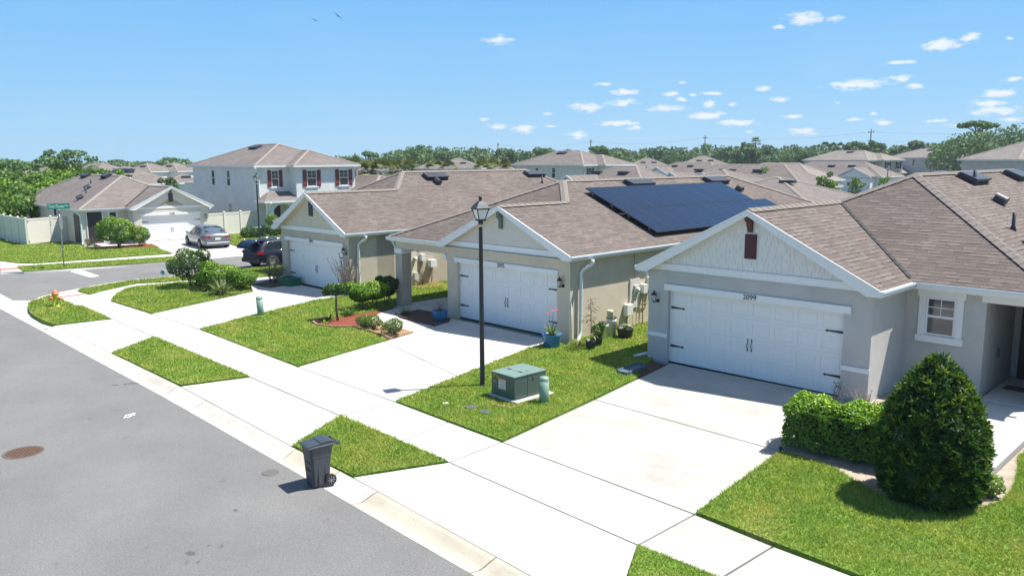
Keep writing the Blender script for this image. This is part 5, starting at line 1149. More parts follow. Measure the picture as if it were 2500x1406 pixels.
# utility cabinet by two storey house, box on verge, doormat, downspout clip things
t = empty('utility_cabinet', (-56.16, 30.03, 0), R(0), 'dark green cable cabinet at the base of the two-storey house wall', 'utility cabinet')
m = MB(); m.prism([(-.4, -.35), (.4, -.35), (.4, .35), (-.4, .35)], 0, .62); bevel(m.build('cabinet', M['util_green'], t), .05); m = MB(); m.prism([(-.43, -.38), (.43, -.38), (.43, .38), (-.43, .38)], .62, .70); bevel(m.build('cabinet_lid', M['util_top'], t), .02)
t = empty('yard_marker', (-39.39, 15.86, .03), R(40), 'small pale blue and white yard marker on the side-street verge', 'marker')
m = MB(); m.tube([(0, 0, 0), (0, 0, .16)], .012, 6); m.build('stake', M['white'], t)
m = MB(); m.lathe([(.13, -.012), (.13, .012)], 16, (0, 0, .27), 'y'); m.build('marker_plate', plain('marker_pale_blue', (.45, .62, .68), .6, .1), t)
m = MB(); m.box(-.02, -.02, .22, .05, -.013, .34); m.build('marker_symbol', M['pot_blue'], t)
t = empty('door_mat', (-4.50, 22.01, .105), 0, 'small brown door mat on the entry porch of house 2099', 'door mat'); m = MB(); m.box(-.3, -.2, 0, .3, .2, .02); m.build('mat', M['mulch_brown'], t)
t = empty('yard_light', (-6.82, 14.37, .0), 0, 'tiny black solar path light at the driveway corner of house 2099', 'path light'); m = MB(); m.lathe([(.012, 0), (.012, .06)], 8); m.build('stake', M['black'], t); m = MB(); m.lathe([(.035, .06), (.04, .10), (.0, .12)], 10, close=False); m.build('light_head', M['black'], t)
t = empty('yard_light', (-25.67, 19.18, .0), 0, 'small silver path light at the foot of the porch pillar of house 2095', 'path light'); m = MB(); m.lathe([(.012, 0), (.012, .2)], 8); m.build('stake', M['steel'], t); m = MB(); m.lathe([(.035, .2), (.04, .26), (.0, .28)], 10, close=False); m.build('light_head', M['steel'], t)
# curved edging bricks of the planting bed
def edging(pts, label, mat, h=.09, w=.09, step=.24):
    t = empty('bed_edging', (0, 0, 0), 0, label, 'garden edging'); P = [Vector(p) for p in pts]; m = MB(); out = []
    for a, b in zip(P[:-1], P[1:]):
        n = max(1, round((b - a).length / step))
        for i in range(n): out.append((a.lerp(b, i / n), a.lerp(b, (i + .93) / n)))
    ang = [math.atan2((b - a).y, (b - a).x) for a, b in out]
    for (a, b), an in zip(out, ang):
        c = (a + b) / 2; l = (b - a).length / 2; mm = Matrix.Translation((c.x, c.y, 0)) @ Matrix.Rotation(an, 4, 'Z'); m.M = mm; m.box(-l, -w / 2, -.05, l, w / 2, h)
    m.M = None; bevel(m.build('edging_blocks', mat, t), .008); return t
edging([(-24.69, 15.67), (-24.76, 15.29), (-24.49, 14.95), (-23.96, 14.77), (-23.26, 14.96), (-22.76, 15.46), (-21.87, 15.44), (-21.16, 15.33), (-20.42, 15.19)], 'curved scalloped terracotta edging around the red mulch bed in front of 2095', M['brickedge'])
edging([(-23.64, 17.91), (-22.87, 17.62), (-21.91, 17.56), (-20.99, 17.55)], 'low dark edging strip of the brown mulch bed beside porch 2095', plain('dark_edging', (.10, .05, .04), .9, .2), .07, .05, .5)

# ------------------------------------------------------------------ vinyl fences
def fence(name, label, pts, h, seg=1.75, cap=True, posts=True, gate=None):
    t = empty(name, (pts[0][0], pts[0][1], 0), 0, label, 'fence'); o0 = Vector(pts[0])
    for a, b in zip(pts[:-1], pts[1:]):
        a, b = Vector(a) - o0, Vector(b) - o0; n = max(1, round((b - a).length / seg)); an = math.atan2((b - a).y, (b - a).x); L_ = (b - a).length / n
        for i in range(n):
            p = a.lerp(b, i / n); mm = Matrix.Translation((p.x, p.y, 0)) @ Matrix.Rotation(an, 4, 'Z')
            m = MB(mm); m.box(.065, -.02, .06, L_ - .065, .02, h - .08); m.box(.06, -.035, h - .16, L_ - .06, .035, h - .03); m.box(.06, -.035, .03, L_ - .06, .035, .16)
            k = int((L_ - .13) / .28)
            for j in range(1, k): m.box(.065 + j * .28, -.024, .16, .07 + j * .28, .024, h - .16)
            m.build('fence_panel', M['vinyl'], t)
            m = MB(mm); m.box(-.065, -.065, -.1, .065, .065, h); m.build('fence_post', M['vinyl'], t)
            m = MB(mm); m.box(-.08, -.08, h, .08, .08, h + .03); m.poly([(-.08, -.08, h + .03), (.08, -.08, h + .03), (0, 0, h + .09)]); m.poly([(.08, -.08, h + .03), (.08, .08, h + .03), (0, 0, h + .09)]); m.poly([(.08, .08, h + .03), (-.08, .08, h + .03), (0, 0, h + .09)]); m.poly([(-.08, .08, h + .03), (-.08, -.08, h + .03), (0, 0, h + .09)]); m.build('post_cap', M['vinyl'], t)
    b = Vector(pts[-1]) - o0; m = MB(Matrix.Translation((b.x, b.y, 0))); m.box(-.065, -.065, -.1, .065, .065, h + .05); m.build('fence_post', M['vinyl'], t)
    return t
f1, f2, f3 = (-62.18, 16.06), (-62.88, 17.81), (-63.12, 19.33)
fence('vinyl_fence', 'beige vinyl fence running away to the left beside the corner house', [f1, (f1[0] - 9.5, f1[1] + .15), (f1[0] - 19, f1[1] + .4)], 1.83)
fence('vinyl_fence', 'short beige vinyl fence panel joining the gate to the corner house wall', [f2, f3, (f3[0] + .2, f3[1] + 1.5)], 1.83)
t = empty('vinyl_gate', (f1[0], f1[1], 0), math.atan2(f2[1] - f1[1], f2[0] - f1[0]), 'wide beige vinyl yard gate with black latches left of the corner house', 'gate'); Lg = math.hypot(f2[0] - f1[0], f2[1] - f1[1])
m = MB(); m.box(.12, -.02, .2, Lg - .12, .02, 1.68); m.build('gate_panel', M['vinyl'], t)
m = MB(); m.box(.1, -.035, .08, Lg - .1, .035, .2); m.box(.1, -.035, 1.68, Lg - .1, .035, 1.80); m.box(.08, -.035, .2, .119, .035, 1.68); m.box(Lg - .119, -.035, .2, Lg - .08, .035, 1.68); m.build('gate_frame', M['vinyl'], t)
for x, z in ((.08, 1.62), (.08, .25), (Lg - .02, 1.45), (Lg - .02, 1.25)): m = MB(); m.box(x - .06, -.06, z - .03, x + .08, -.037, z + .03); m.build('gate_hardware', M['black'], t)
fence('vinyl_fence', 'tan vinyl fence with gate between the corner house and the two-storey house', [(-58.9, 27.2), (-59.0, 28.7), (-59.3, 31.5)], 1.75, 1.5)

# ------------------------------------------------------------------ cars
def car(label, loc, rz, st, paint, glass, wheels, L_, trimm, group='parked cars', lights=(), plate=None, extra=None, arch=.37, wr=.33, ww=.22, half=.9):
    """st: list of (x, zbot, wbody, zshoulder, wroof, ztop, cabin?) ; x rear=0 .. front=L_"""
    t = empty('parked_car', loc, rz, label, 'car', group); m = MB(); rings = []
    for (x, zb, w, zs, wr_, zt, cab) in st:
        zm = zb + (zs - zb) * .55; half_ = [(0, zb), (w * .86, zb), (w * .97, zb + .09), (w, zm), (w * .975, zs - .03), (w * .945, zs)]
        half_ += [((w * .945 + wr_) / 2 + .012, (zs + zt) / 2), (wr_, zt - .05), (wr_ * .90, zt - .012), (0, zt + .02)]
        full = [(x, -y, z) for y, z in half_] + [(x, y, z) for y, z in half_[::-1]][1:-1]; rings.append(m._add([(p[0], p[1], p[2]) for p in full]))
    n = 18
    for i in range(len(rings) - 1):
        for k in range(n): m.face((rings[i] + k, rings[i + 1] + k, rings[i + 1] + (k + 1) % n, rings[i] + (k + 1) % n), True)
    m.face([rings[0] + k for k in range(n)], False); m.face([rings[-1] + k for k in range(n)][::-1], False)
    b = m.build('body', paint, t); return t, b
def wheel(t, x, y, r, w, sgn, rimm, spokes=10):
    m = MB(); m.lathe([(r * .72, -w / 2), (r * .95, -w / 2), (r, -w * .35), (r, w * .35), (r * .95, w / 2), (r * .72, w / 2)], 28, (x, y, r), 'y', close=False); o = m.build('wheel', M['blackm'], t)
    s = MB(); yy = y + sgn * w * .40; s.lathe([(r * .74, -.01), (r * .74, .01), (r * .66, .008), (r * .66, -.02)], 28, (x, yy, r), 'y', close=False); s.lathe([(r * .15, -.02), (r * .15, .012)], 12, (x, yy, r), 'y')
    for k in range(spokes):
        a = 2 * math.pi * k / spokes; s.tube([(x + r * .12 * math.cos(a), yy, r + r * .12 * math.sin(a)), (x + r * .7 * math.cos(a), yy, r + r * .7 * math.sin(a))], r * .045, 5)
    s.build('rim', rimm, o); d = MB(); d.lathe([(r * .7, -.02), (r * .7, 0)], 20, (x, y + sgn * w * .2, r), 'y'); d.build('brake_disc', M['iron'], o); return o
carpaint_grey, _t, _b = newmat('car_paint_grey'); _b.inputs['Base Color'].default_value = (.16, .175, .19, 1); _b.inputs['Metallic'].default_value = .4; _b.inputs['Roughness'].default_value = .32; _b.inputs['Coat Weight'].default_value = .8; _b.inputs['Coat Roughness'].default_value = .05
carpaint_navy, _t, _b = newmat('car_paint_navy'); _b.inputs['Base Color'].default_value = (.006, .010, .035, 1); _b.inputs['Metallic'].default_value = .1; _b.inputs['Roughness'].default_value = .5; _b.inputs['Specular IOR Level'].default_value = .25; _b.inputs['Coat Weight'].default_value = .15; _b.inputs['Coat Roughness'].default_value = .04
carglass, _t, _b = newmat('car_glass'); _b.inputs['Base Color'].default_value = (.012, .022, .032, 1); _b.inputs['Roughness'].default_value = .04; _b.inputs['Specular IOR Level'].default_value = 1
tail, _t, _b = newmat('tail_light'); _b.inputs['Base Color'].default_value = (.35, .012, .015, 1); _b.inputs['Roughness'].default_value = .12
alloy = plain('alloy_rim', (.45, .46, .47), .3, .05, metal=.7)
chrome = plain('chrome', (.65, .66, .67), .15, .03, metal=.9)
# grey saloon, rear end towards the street
st = [(0, .42, .74, .72, .66, .80, 0), (.05, .34, .84, .86, .74, .98, 0), (.18, .30, .88, .93, .74, 1.07, 0), (.55, .24, .91, .95, .70, 1.10, 0), (1.05, .20, .92, .97, .62, 1.32, 1), (1.45, .19, .92, .97, .58, 1.43, 1), (2.0, .19, .92, .96, .60, 1.475, 1), (2.6, .19, .92, .95, .60, 1.46, 1), (3.05, .19, .92, .94, .62, 1.33, 1), (3.6, .20, .91, .90, .72, 1.02, 0), (4.2, .22, .89, .80, .72, .93, 0), (4.6, .28, .84, .66, .66, .80, 0), (4.82, .36, .70, .55, .5, .63, 0)]
SA, SAb = car('grey saloon car parked nose-in on the driveway of the corner house', (-50.3, 23.95, -.08), R(171.5), st, carpaint_grey, carglass, None, 4.82, None)
for x in (.98, 3.78):
    for sg in (-1, 1):
        m = MB(); m.lathe([(.385, -.01), (.385, .01)], 24, (x, sg * .915, .33), 'y'); m.build('wheel_arch', M['blackm'], SA); wheel(SA, x, sg * .84, .33, .215, sg, alloy)
def quadpart(parent, name, mat, quads, m4=None):
    m = MB(m4)
    for q in quads: m.poly(q); 
    return m.build(name, mat, parent)
quadpart(SA, 'rear_window', carglass, [[(.60, -.60, 1.125), (.60, .60, 1.125), (1.38, .50, 1.44), (1.38, -.50, 1.44)]])
quadpart(SA, 'windscreen', carglass, [[(3.62, -.66, 1.045), (2.80, -.53, 1.44), (2.80, .53, 1.44), (3.62, .66, 1.045)]])
for sg in (-1, 1):
    for q in ([(.85, .875, 1.0), (1.22, .885, 1.0), (1.32, .665, 1.36), (1.15, .70, 1.30)], [(1.27, .886, 1.0), (2.05, .886, .995), (2.05, .65, 1.405), (1.40, .655, 1.375)], [(2.12, .886, .99), (3.20, .88, .97), (2.85, .665, 1.34), (2.12, .65, 1.405)]):
        P = [(a, sg * b, c_) for a, b, c_ in q]; quadpart(SA, 'side_window', carglass, [P if sg < 0 else P[::-1]])
    m = MB(); m.box(-.035, sg * .50, .76, .14, sg * .80, .90) if False else m.prism([(-.02, sg * .48), (.03, sg * .80), (.26, sg * .895), (.26, sg * .80), (.05, sg * .5)], .78, .91); m.build('tail_light', tail, SA)
    m = MB(); m.lathe([(.0, -.04), (.06, -.04), (.09, .04), (.0, .06)], 10, (3.25, sg * 1.0, 1.0), 'x'); m.build('side_mirror', carpaint_grey, SA)
    for x in (1.55, 2.55): m = MB(); m.box(x, sg * .925 - .012, .84, x + .18, sg * .925 + .012, .865); m.build('door_handle', chrome, SA)
m = MB(); m.box(-.015, -.44, .83, .03, .44, .87); m.build('trim_strip', chrome, SA)
m = MB(); m.box(-.012, -.17, .66, .0, .17, .78); m.build('number_plate', M['label_white'], SA)
m = MB(); m.box(-.05, -.78, .30, .08, .78, .50); bevel(m.build('rear_bumper', carpaint_grey, SA), .06, 3)
m = MB(); m.box(-.03, -.45, .24, .1, .45, .31); m.build('bumper_insert', M['blackm'], SA)
# navy SUV with raised tailgate, rear towards the left of the picture
st = [(.0, .50, .80, .86, .74, .98, 0), (.08, .42, .90, 1.02, .80, 1.12, 0), (.30, .36, .93, 1.06, .76, 1.40, 1), (.62, .32, .94, 1.06, .72, 1.66, 1), (1.1, .28, .95, 1.05, .70, 1.71, 1), (2.0, .27, .95, 1.04, .70, 1.73, 1), (2.8, .27, .95, 1.03, .68, 1.69, 1), (3.3, .27, .95, 1.01, .70, 1.45, 1), (3.8, .29, .94, .99, .80, 1.12, 0), (4.4, .33, .91, .90, .78, 1.02, 0), (4.68, .45, .78, .70, .62, .84, 0)]
SB, SBb = car('dark navy sport utility vehicle parked at the kerb with its tailgate raised', (-40.35, 20.95, -.10), R(94), st, carpaint_navy, carglass, None, 4.68, None)
for x in (.95, 3.68):
    for sg in (-1, 1):
        m = MB(); m.lathe([(.46, -.02), (.46, .012)], 28, (x, sg * .945, .40), 'y'); m.build('wheel_arch', M['blackm'], SB); wheel(SB, x, sg * .87, .375, .24, sg, alloy, 10)
m = MB(); m.poly([(-.03, -.70, .80), (-.03, .70, .80), (.58, .58, 1.66), (.58, -.58, 1.66)][::-1]); m.poly([(-.035, -.72, .62), (-.035, .72, .62), (-.03, .70, .80), (-.03, -.70, .80)][::-1]); m.build('boot_opening', M['blackm'], SB)
m = MB(); m.box(.05, -.6, .62, .9, .6, .66); m.build('boot_floor', M['mulch_brown'], SB)
SB.scale = (.88,) * 3
# tailgate
m = MB(Matrix.Translation((.60, 0, 1.70)) @ Matrix.Rotation(R(-14), 4, 'Y'))
P = [(0, 0), (-.25, .10), (-.75, .13), (-1.05, .02), (-1.18, -.16), (-1.10, -.20), (-.95, -.06), (-.7, .03), (-.25, .0), (0, -.06)]
m.prismy(P, -.66, .66); bevel(m.build('tailgate', carpaint_navy, SB), .03, 3)
for sg in (-1, 1):
    m = MB(); m.tube([(.45, sg * .64, 1.35), (.02, sg * .62, 1.80)], .018, 6); m.build('gas_strut', alloy, SB)
    m = MB(); m.prism([(-.02, sg * .78), (.02, sg * .93), (.34, sg * .965), (.30, sg * .80)], .90, 1.08); m.build('tail_light', tail, SB)
    for q in ([(.42, .905, 1.10), (1.12, .90, 1.09), (1.12, .735, 1.60), (.75, .745, 1.60)], [(1.20, .90, 1.09), (2.05, .90, 1.08), (2.05, .73, 1.62), (1.20, .735, 1.61)], [(2.13, .90, 1.08), (3.15, .90, 1.06), (2.85, .745, 1.56), (2.13, .73, 1.62)]):
        Q = [(a, sg * (b + .012), c_) for a, b, c_ in q]; quadpart(SB, 'side_window', carglass, [Q if sg < 0 else Q[::-1]])
    m = MB(); m.tube([(.5, sg * .925, 1.09), (3.2, sg * .925, 1.055)], .012, 5); m.build('window_trim', chrome, SB)
    m = MB(); m.tube([(.7, sg * .66, 1.76), (2.9, sg * .62, 1.76)], .02, 6); m.build('roof_rail', chrome, SB)
    for x in (1.3, 2.35): m = MB(); m.box(x, sg * .965 - .012, .93, x + .2, sg * .965 + .012, .955); m.build('door_handle', chrome, SB)
quadpart(SB, 'windscreen', carglass, [[(3.84, -.72, 1.13), (2.98, -.60, 1.66), (2.98, .60, 1.66), (3.84, .72, 1.13)]])
m = MB(); m.box(-.10, -.86, .36, .1, .86, .62); bevel(m.build('rear_bumper', M['blackm'], SB), .07, 3)

# ------------------------------------------------------------------ power line
def power_pole(loc, h, label):
    t = empty('power_pole', loc, R(-35), label, 'power pole', 'power poles above the tree line')
    m = MB(); m.tube([(0, 0, 0), (0, 0, h)], [.30, .2], 8); m.build('pole', M['wood_pole'], t)
    for dz in (1.2, 4.2): m = MB(); m.box(-1.6, -.1, h - dz - .1, 1.6, .1, h - dz + .1); m.build('crossarm', M['wood_pole'], t)
    for x in (-1.5, 0, 1.5): m = MB(); m.lathe([(.1, 0), (.16, .1), (.1, .25), (.14, .35), (.06, .45)], 8, (x, 0, h - 1.1)); m.build('insulator', M['iron'], t)
    return t
PP = [((-360.47, 256.26), 10.44, 'leftmost power pole, left of the long row of oaks'), ((-288.59, 284.31), 13.58, 'power pole standing left of the far two-storey cream house'), ((-236.70, 292.71), 14.25, 'power pole rising behind the far two-storey cream house roof'),
      ((-183.32, 302.57), 15.01, 'power pole above the woods left of the single tall palm'), ((-118.03, 309.94), 15.85, 'tallest power pole, near the right clump of big trees'), ((-55.74, 328.57), 16.63, 'power pole out past the right edge')]
for xy, zt, lb in PP[:-1]: power_pole((xy[0], xy[1], 0), zt, lb)
t = empty('power_line', (0, 0, 0), 0, 'thin overhead wires strung along the poles above the trees', 'power line')
for k, dz in enumerate((1.0, 1.0, 4.0)):
    m = MB()
    for (a, za, _), (b, zb, _) in zip(PP[:-1], PP[1:]):
        pts = []
        for i in range(13):
            u = i / 12; off = (-1.5, 1.5, 0)[k]; pts.append((a[0] + (b[0] - a[0]) * u + off * .82, a[1] + (b[1] - a[1]) * u - off * .57, za - dz + (zb - za) * u - 1.6 * 4 * u * (1 - u)))
        m.tube(pts, .014, 4, cap=False)
    m.build('wire', M['iron'], t)
# birds
def bird(px_dir, label, roll, span):
    t = empty('bird', px_dir, 0, label, 'bird', 'birds gliding in the sky'); t.rotation_euler = (0, roll, R(44))
    m = MB(); m.lathe([(.01, -.5), (.07, -.35), (.12, -.05), (.11, .15), (.06, .30), (.07, .38), (.05, .46), (.01, .55)], 10, (0, 0, 0), 'y'); m.build('body', M['blackm'], t)
    m = MB()
    for sx in (-1, 1):
        P = [(0, .12, .06), (sx * span * .22, .2, .16), (sx * span * .38, .1, .12), (sx * span * .5, -.12, .0), (sx * span * .36, -.12, .1), (sx * span * .2, -.15, .14), (0, -.12, .05)]
        m.poly(P); m.poly([(x, y, z - .03) for x, y, z in P][::-1])
        for i in range(len(P)): a, b = P[i], P[(i + 1) % len(P)]; m.poly([a, (a[0], a[1], a[2] - .03), (b[0], b[1], b[2] - .03), b])
    m.build('wing', M['blackm'], t); m = MB(); m.prism([(-.05, -.45), (.05, -.45), (.13, -.75), (-.13, -.75)], -.01, .01); m.build('tail', M['blackm'], t); return t
bird((-128.73, 86.46, 31.31), 'larger dark soaring bird with wings spread, higher in the sky', R(38), 2.0)
bird((-166.84, 105.80, 37.22), 'smaller faint soaring bird to the lower left of the other', R(22), 1.8)

# ================================================================== plants near the camera
def box_hedge(name, label, p0, p1, width, h, n, leaf, mat, seed=1):
    """clipped hedge from p0 to p1"""
    rng = np.random.default_rng(seed); a, b = np.array(p0), np.array(p1); d = b - a; L_ = np.linalg.norm(d); ang = math.atan2(d[1], d[0])
    root = empty(name, (p0[0], p0[1], 0), ang, label, 'hedge')
    P, Nn = [], []
    w = width / 2
    while len(P) < n:
        f = rng.random(); 
        if f < .46: q = [rng.uniform(-.1, L_ + .1), rng.uniform(-w, w), h]; nn = [0, 0, 1]
        elif f < .9: s_ = rng.choice([-1, 1]); q = [rng.uniform(-.1, L_ + .1), s_ * w, rng.uniform(.12, h)]; nn = [0, s_, .2]
        else: s_ = rng.choice([0, 1]); q = [(-.1, L_ + .1)[s_], rng.uniform(-w, w), rng.uniform(.12, h)]; nn = [2 * s_ - 1, 0, .2]
        q = np.array(q, float); bump = .07 * math.sin(q[0] * 5 + 1) * math.sin(q[1] * 6) + .05 * math.sin(q[0] * 11 + q[2] * 9)
        # rounded shoulders
        if q[2] > h - .18: e = min(w - abs(q[1]), q[0] + .1, L_ + .1 - q[0]); q[2] = min(q[2], h - max(0, .16 - e) * .8)
        dep = rng.random() ** 2 * .16; q += np.array(nn) * (bump - dep + .02)
        P.append(q); Nn.append(nn)
    P, Nn = np.array(P), unit(np.array(Nn, float)); V = leaf_quads(P, Nn, leaf, 1.9, .55, rng)
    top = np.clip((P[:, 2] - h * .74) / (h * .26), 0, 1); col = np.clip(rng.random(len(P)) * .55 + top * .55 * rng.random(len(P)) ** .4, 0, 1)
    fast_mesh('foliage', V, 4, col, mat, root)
    m = MB(); m.box(.12, -w + .14, .25, L_ - .12, w - .14, h - .2); m.build('dark_core', M['soil'], root)  # solid dark core added inside the leaves to block light
    m = MB()
    for i in range(int(L_ / .22)): x = .1 + i * .22; m.tube([(x, 0, 0), (x + rng.uniform(-.05, .05), rng.uniform(-.1, .1), .35)], .012, 5)
    m.build('stem', M['bark'], root); return root
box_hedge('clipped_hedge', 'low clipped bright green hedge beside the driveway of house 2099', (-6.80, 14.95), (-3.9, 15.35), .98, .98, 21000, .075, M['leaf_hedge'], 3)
# conical shrub
def cone_shrub(loc, h, r):
    rng = np.random.default_rng(21); root = empty('conical_shrub', loc, 0, 'tall dense dark green cone-shaped shrub in front of the entry of house 2099', 'shrub')
    n = 30000; z = h * (1 - rng.random(n) ** 0.62); z = np.clip(z, .1, h); u = z / h
    prof = r * np.where(u < .32, .80 + .20 * np.sin(u / .32 * math.pi / 2), np.clip(1 - ((u - .32) / .70) ** 2.3, .05, 1)); th = rng.uniform(0, 2 * math.pi, n)
    lump = 1 + .09 * np.sin(th * 5 + z * 4) + .08 * np.sin(th * 8 - z * 7) + .07 * np.sin(z * 11 + th * 3); dep = rng.random(n) ** 2.2 * .30
    rr = prof * lump - dep; rr = np.maximum(rr, .02); P = np.column_stack([rr * np.cos(th), rr * np.sin(th), z]); Nn = unit(np.column_stack([np.cos(th), np.sin(th), .35 + .5 * u]))
    # whorled shoots : leaves gathered at shoot tips
    ns = 1500; zi = h * (1 - rng.random(ns) ** .62); ui = zi / h; ti = rng.uniform(0, 6.283, ns); pr = r * np.where(ui < .32, .80 + .20 * np.sin(ui / .32 * math.pi / 2), np.clip(1 - ((ui - .32) / .70) ** 2.3, .05, 1))
    pr = pr * rng.uniform(.96, 1.14, ns); C = np.column_stack([pr * np.cos(ti), pr * np.sin(ti), np.clip(zi, .15, h)]); k = 9; ax = unit(np.column_stack([np.cos(ti), np.sin(ti), .9 + 0 * ti])); V2 = []; c2 = []
    tipb = rng.random(ns)
    for j in range(k):
        d = unit(ax + unit(rng.normal(size=(ns, 3))) * .85); s = np.cross(d, unit(rng.normal(size=(ns, 3)))); s = unit(s) * .016; L_ = rng.uniform(.09, .14, (ns, 1)); V2.append(np.stack([C, C + d * L_ * .55 + s, C + d * L_, C + d * L_ * .55 - s], 1)); c2.append(np.clip(.45 + .55 * (tipb > .74) * rng.uniform(.6, 1, ns) + rng.normal(size=ns) * .12, 0, 1))
    V = leaf_quads(P, Nn, .095, 2.7, .65, rng); col = np.clip(rng.random(n) * .55, 0, 1)
    V = np.concatenate([V, np.concatenate(V2).reshape(-1, 3)]); col = np.concatenate([col, np.concatenate(c2)])
    fast_mesh('foliage', V, 4, col, M['leaf_dark'], root)
    m = MB(); m.lathe([(r * .5, .3), (r * .66, h * .35), (r * .5, h * .6), (.1, h * .84)], 14); m.build('dark_core', M['soil'], root)  # dark core, added so no light passes through the foliage
    m = MB(); m.tube([(0, 0, -.05), (0, 0, h * .8)], [.05, .02], 8); m.build('stem', M['bark'], root); return root
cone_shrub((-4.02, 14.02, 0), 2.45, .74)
bush('small_shrub', 'small low yellow-green bush at the right foot of the cone-shaped shrub', 'shrub', (-3.29, 14.76), (.24, .24, .22), 1500, .06, M['leaf_lime'], 6, .12, seed=31)
# bare reddish plants by garage 2099
def twiggy(name, label, loc, h, n, seed, spread=.35, mat='twig', leaves=0, lmat='leaf_mid', cat='plant', r=.008, lsz=.05):
    rng = np.random.default_rng(seed); root = empty(name, (loc[0], loc[1], 0), 0, label, cat); m = MB(); tips = []
    for i in range(n):
        a = rng.uniform(0, 6.28); b = rng.uniform(.1, 1) * spread; p = Vector((rng.normal() * .05 * spread * 3, rng.normal() * .05 * spread * 3, 0)); hh = h * rng.uniform(.6, 1.05); mid = p + Vector((math.cos(a) * b * .5, math.sin(a) * b * .5, hh * .5)); q = p + Vector((math.cos(a) * b, math.sin(a) * b, hh))
        m.tube([p, mid, q], [r * 1.3, r, r * .5], 5); tips.append(q)
        for k in range(3):
            u = rng.uniform(.4, .95); s0 = p.lerp(q, u); a2 = rng.uniform(0, 6.28); q2 = s0 + Vector((math.cos(a2) * .14, math.sin(a2) * .14, .16)) * h * .6; m.tube([s0, q2], [r * .6, r * .35], 4); tips.append(q2)
    m.build('stem', M[mat], root)
    if leaves:
        T = np.array([tuple(x) for x in tips]); C = T[rng.integers(0, len(T), leaves)] + rng.normal(size=(leaves, 3)) * .035; fast_mesh('foliage', leaf_quads(C, unit(rng.normal(size=(leaves, 3))), lsz, 2, .5, rng), 4, rng.random(leaves) * .7, M[lmat], root)
    return root
twiggy('dried_plant', 'thin dark leggy dry plant against the right pier of garage 2099', (-7.3, 18.1), .62, 7, 2, .35, 'bark', 60, 'leaf_bronze')
twiggy('dried_plant', 'clump of pinkish dry grassy stalks at the right corner of garage 2099', (-6.6, 18.0), .5, 30, 3, .4, 'twig')
# big clump on the corner lawn
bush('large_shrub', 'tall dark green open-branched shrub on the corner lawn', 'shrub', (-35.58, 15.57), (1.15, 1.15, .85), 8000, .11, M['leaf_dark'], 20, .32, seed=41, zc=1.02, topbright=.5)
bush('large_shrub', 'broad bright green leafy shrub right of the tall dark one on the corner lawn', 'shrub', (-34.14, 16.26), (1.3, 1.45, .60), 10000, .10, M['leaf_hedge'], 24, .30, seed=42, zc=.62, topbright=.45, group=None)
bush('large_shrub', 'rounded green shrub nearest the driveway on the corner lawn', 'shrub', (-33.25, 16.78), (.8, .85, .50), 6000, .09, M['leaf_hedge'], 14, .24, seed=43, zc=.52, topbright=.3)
def strap_plant(label, loc, n, ln, seed, mat='leaf_strap', cat='plant', w=.035):
    t = empty('strap_leaf_plant', (loc[0], loc[1], .02), 0, label, cat); straps(t, .02, n, ln, w, M[mat], seed, .9, spread=.15); return t
strap_plant('variegated spiky cream and green plant at the foot of the corner shrubs', (-32.46, 15.44), 130, .75, 3, w=.05)
strap_plant('second pale spiky plant left of the variegated one under the corner shrubs', (-33.96, 15.52), 70, .62, 4)
# bushes at the corner house
bush('large_shrub', 'big glossy yellow-green shrub in front of the corner house window', 'shrub', (-55.50, 19.61), (1.25, 1.5, 1.05), 8000, .15, M['leaf_lime'], 22, .42, seed=51, zc=1.15, topbright=.3)
bush('large_shrub', 'smaller rounder light green shrub next to the corner house garage', 'shrub', (-55.45, 21.01), (.75, .85, .62), 4200, .12, M['leaf_lime'], 12, .3, seed=52, zc=.72)
bush('small_shrub', 'tiny reddish plant by the screen door of the corner house', 'shrub', (-58.68, 18.81), (.3, .3, .25), 400, .08, M['leaf_bronze'], 4, .15, seed=53)
twiggy('climbing_plant', 'thin bare climbing stems on the corner house garage wall', (-57.9, 21.6), 1.6, 6, 12, .3, 'twig', 80, 'leaf_bronze', r=.014, lsz=.09)
# hedge by two storey house
bush('round_shrub', 'bright clipped globe shrub beside the arched porch of the two-storey house', 'shrub', (-57.60, 31.92), (.6, .7, .62), 3600, .09, M['leaf_lime'], 8, .3, seed=55, zc=1.05)
bush('small_shrub', 'dark low bush at the base of the two-storey house left of the porch', 'shrub', (-55.51, 28.89), (.9, 1.0, .35), 2200, .12, M['leaf_dark'], 8, .3, seed=56)
bush('small_shrub', 'dark bush under the globe shrub by the arched porch', 'shrub', (-54.96, 30.65), (.9, 1.1, .5), 2600, .12, M['leaf_dark'], 8, .3, seed=57)
# planting bed in front of 2095
def tree_form(label, loc, h, rad, n, leaf, mat, seed, trunks=3, trunk_r=.022, lean=.18, top=.3, k=8, lr=.17, name='tree_form_bush', cat='bush', group=None):
    rng = np.random.default_rng(seed); root = empty(name, (loc[0], loc[1], 0), 0, label, cat, group); m = MB()
    for i in range(trunks):
        a = 6.28 * i / trunks + rng.uniform(-.4, .4); m.tube([(math.cos(a) * .05, math.sin(a) * .05, -.02), (math.cos(a) * lean * .6, math.sin(a) * lean * .6, h * .45), (math.cos(a) * lean * 1.3, math.sin(a) * lean * 1.3, h)], [trunk_r, trunk_r * .85, trunk_r * .4], 7)
    m.build('trunk', M['bark'], root); L_ = lumps_on((0, 0, h), rad, k, lr, rng); L_.append([0, 0, h, rad[0] * .75, rad[1] * .75, rad[2] * .8]); P, Nn = blob_points(n, L_, rng)
    hh = (P[:, 2] - P[:, 2].min()) / np.ptp(P[:, 2]); col = np.clip(rng.random(len(P)) * .65 + (hh - .3) * top + Nn[:, 2] * .12, 0, 1); fast_mesh('foliage', leaf_quads(P, Nn, leaf, 1.9, .7, rng), 4, col, mat, root); return root
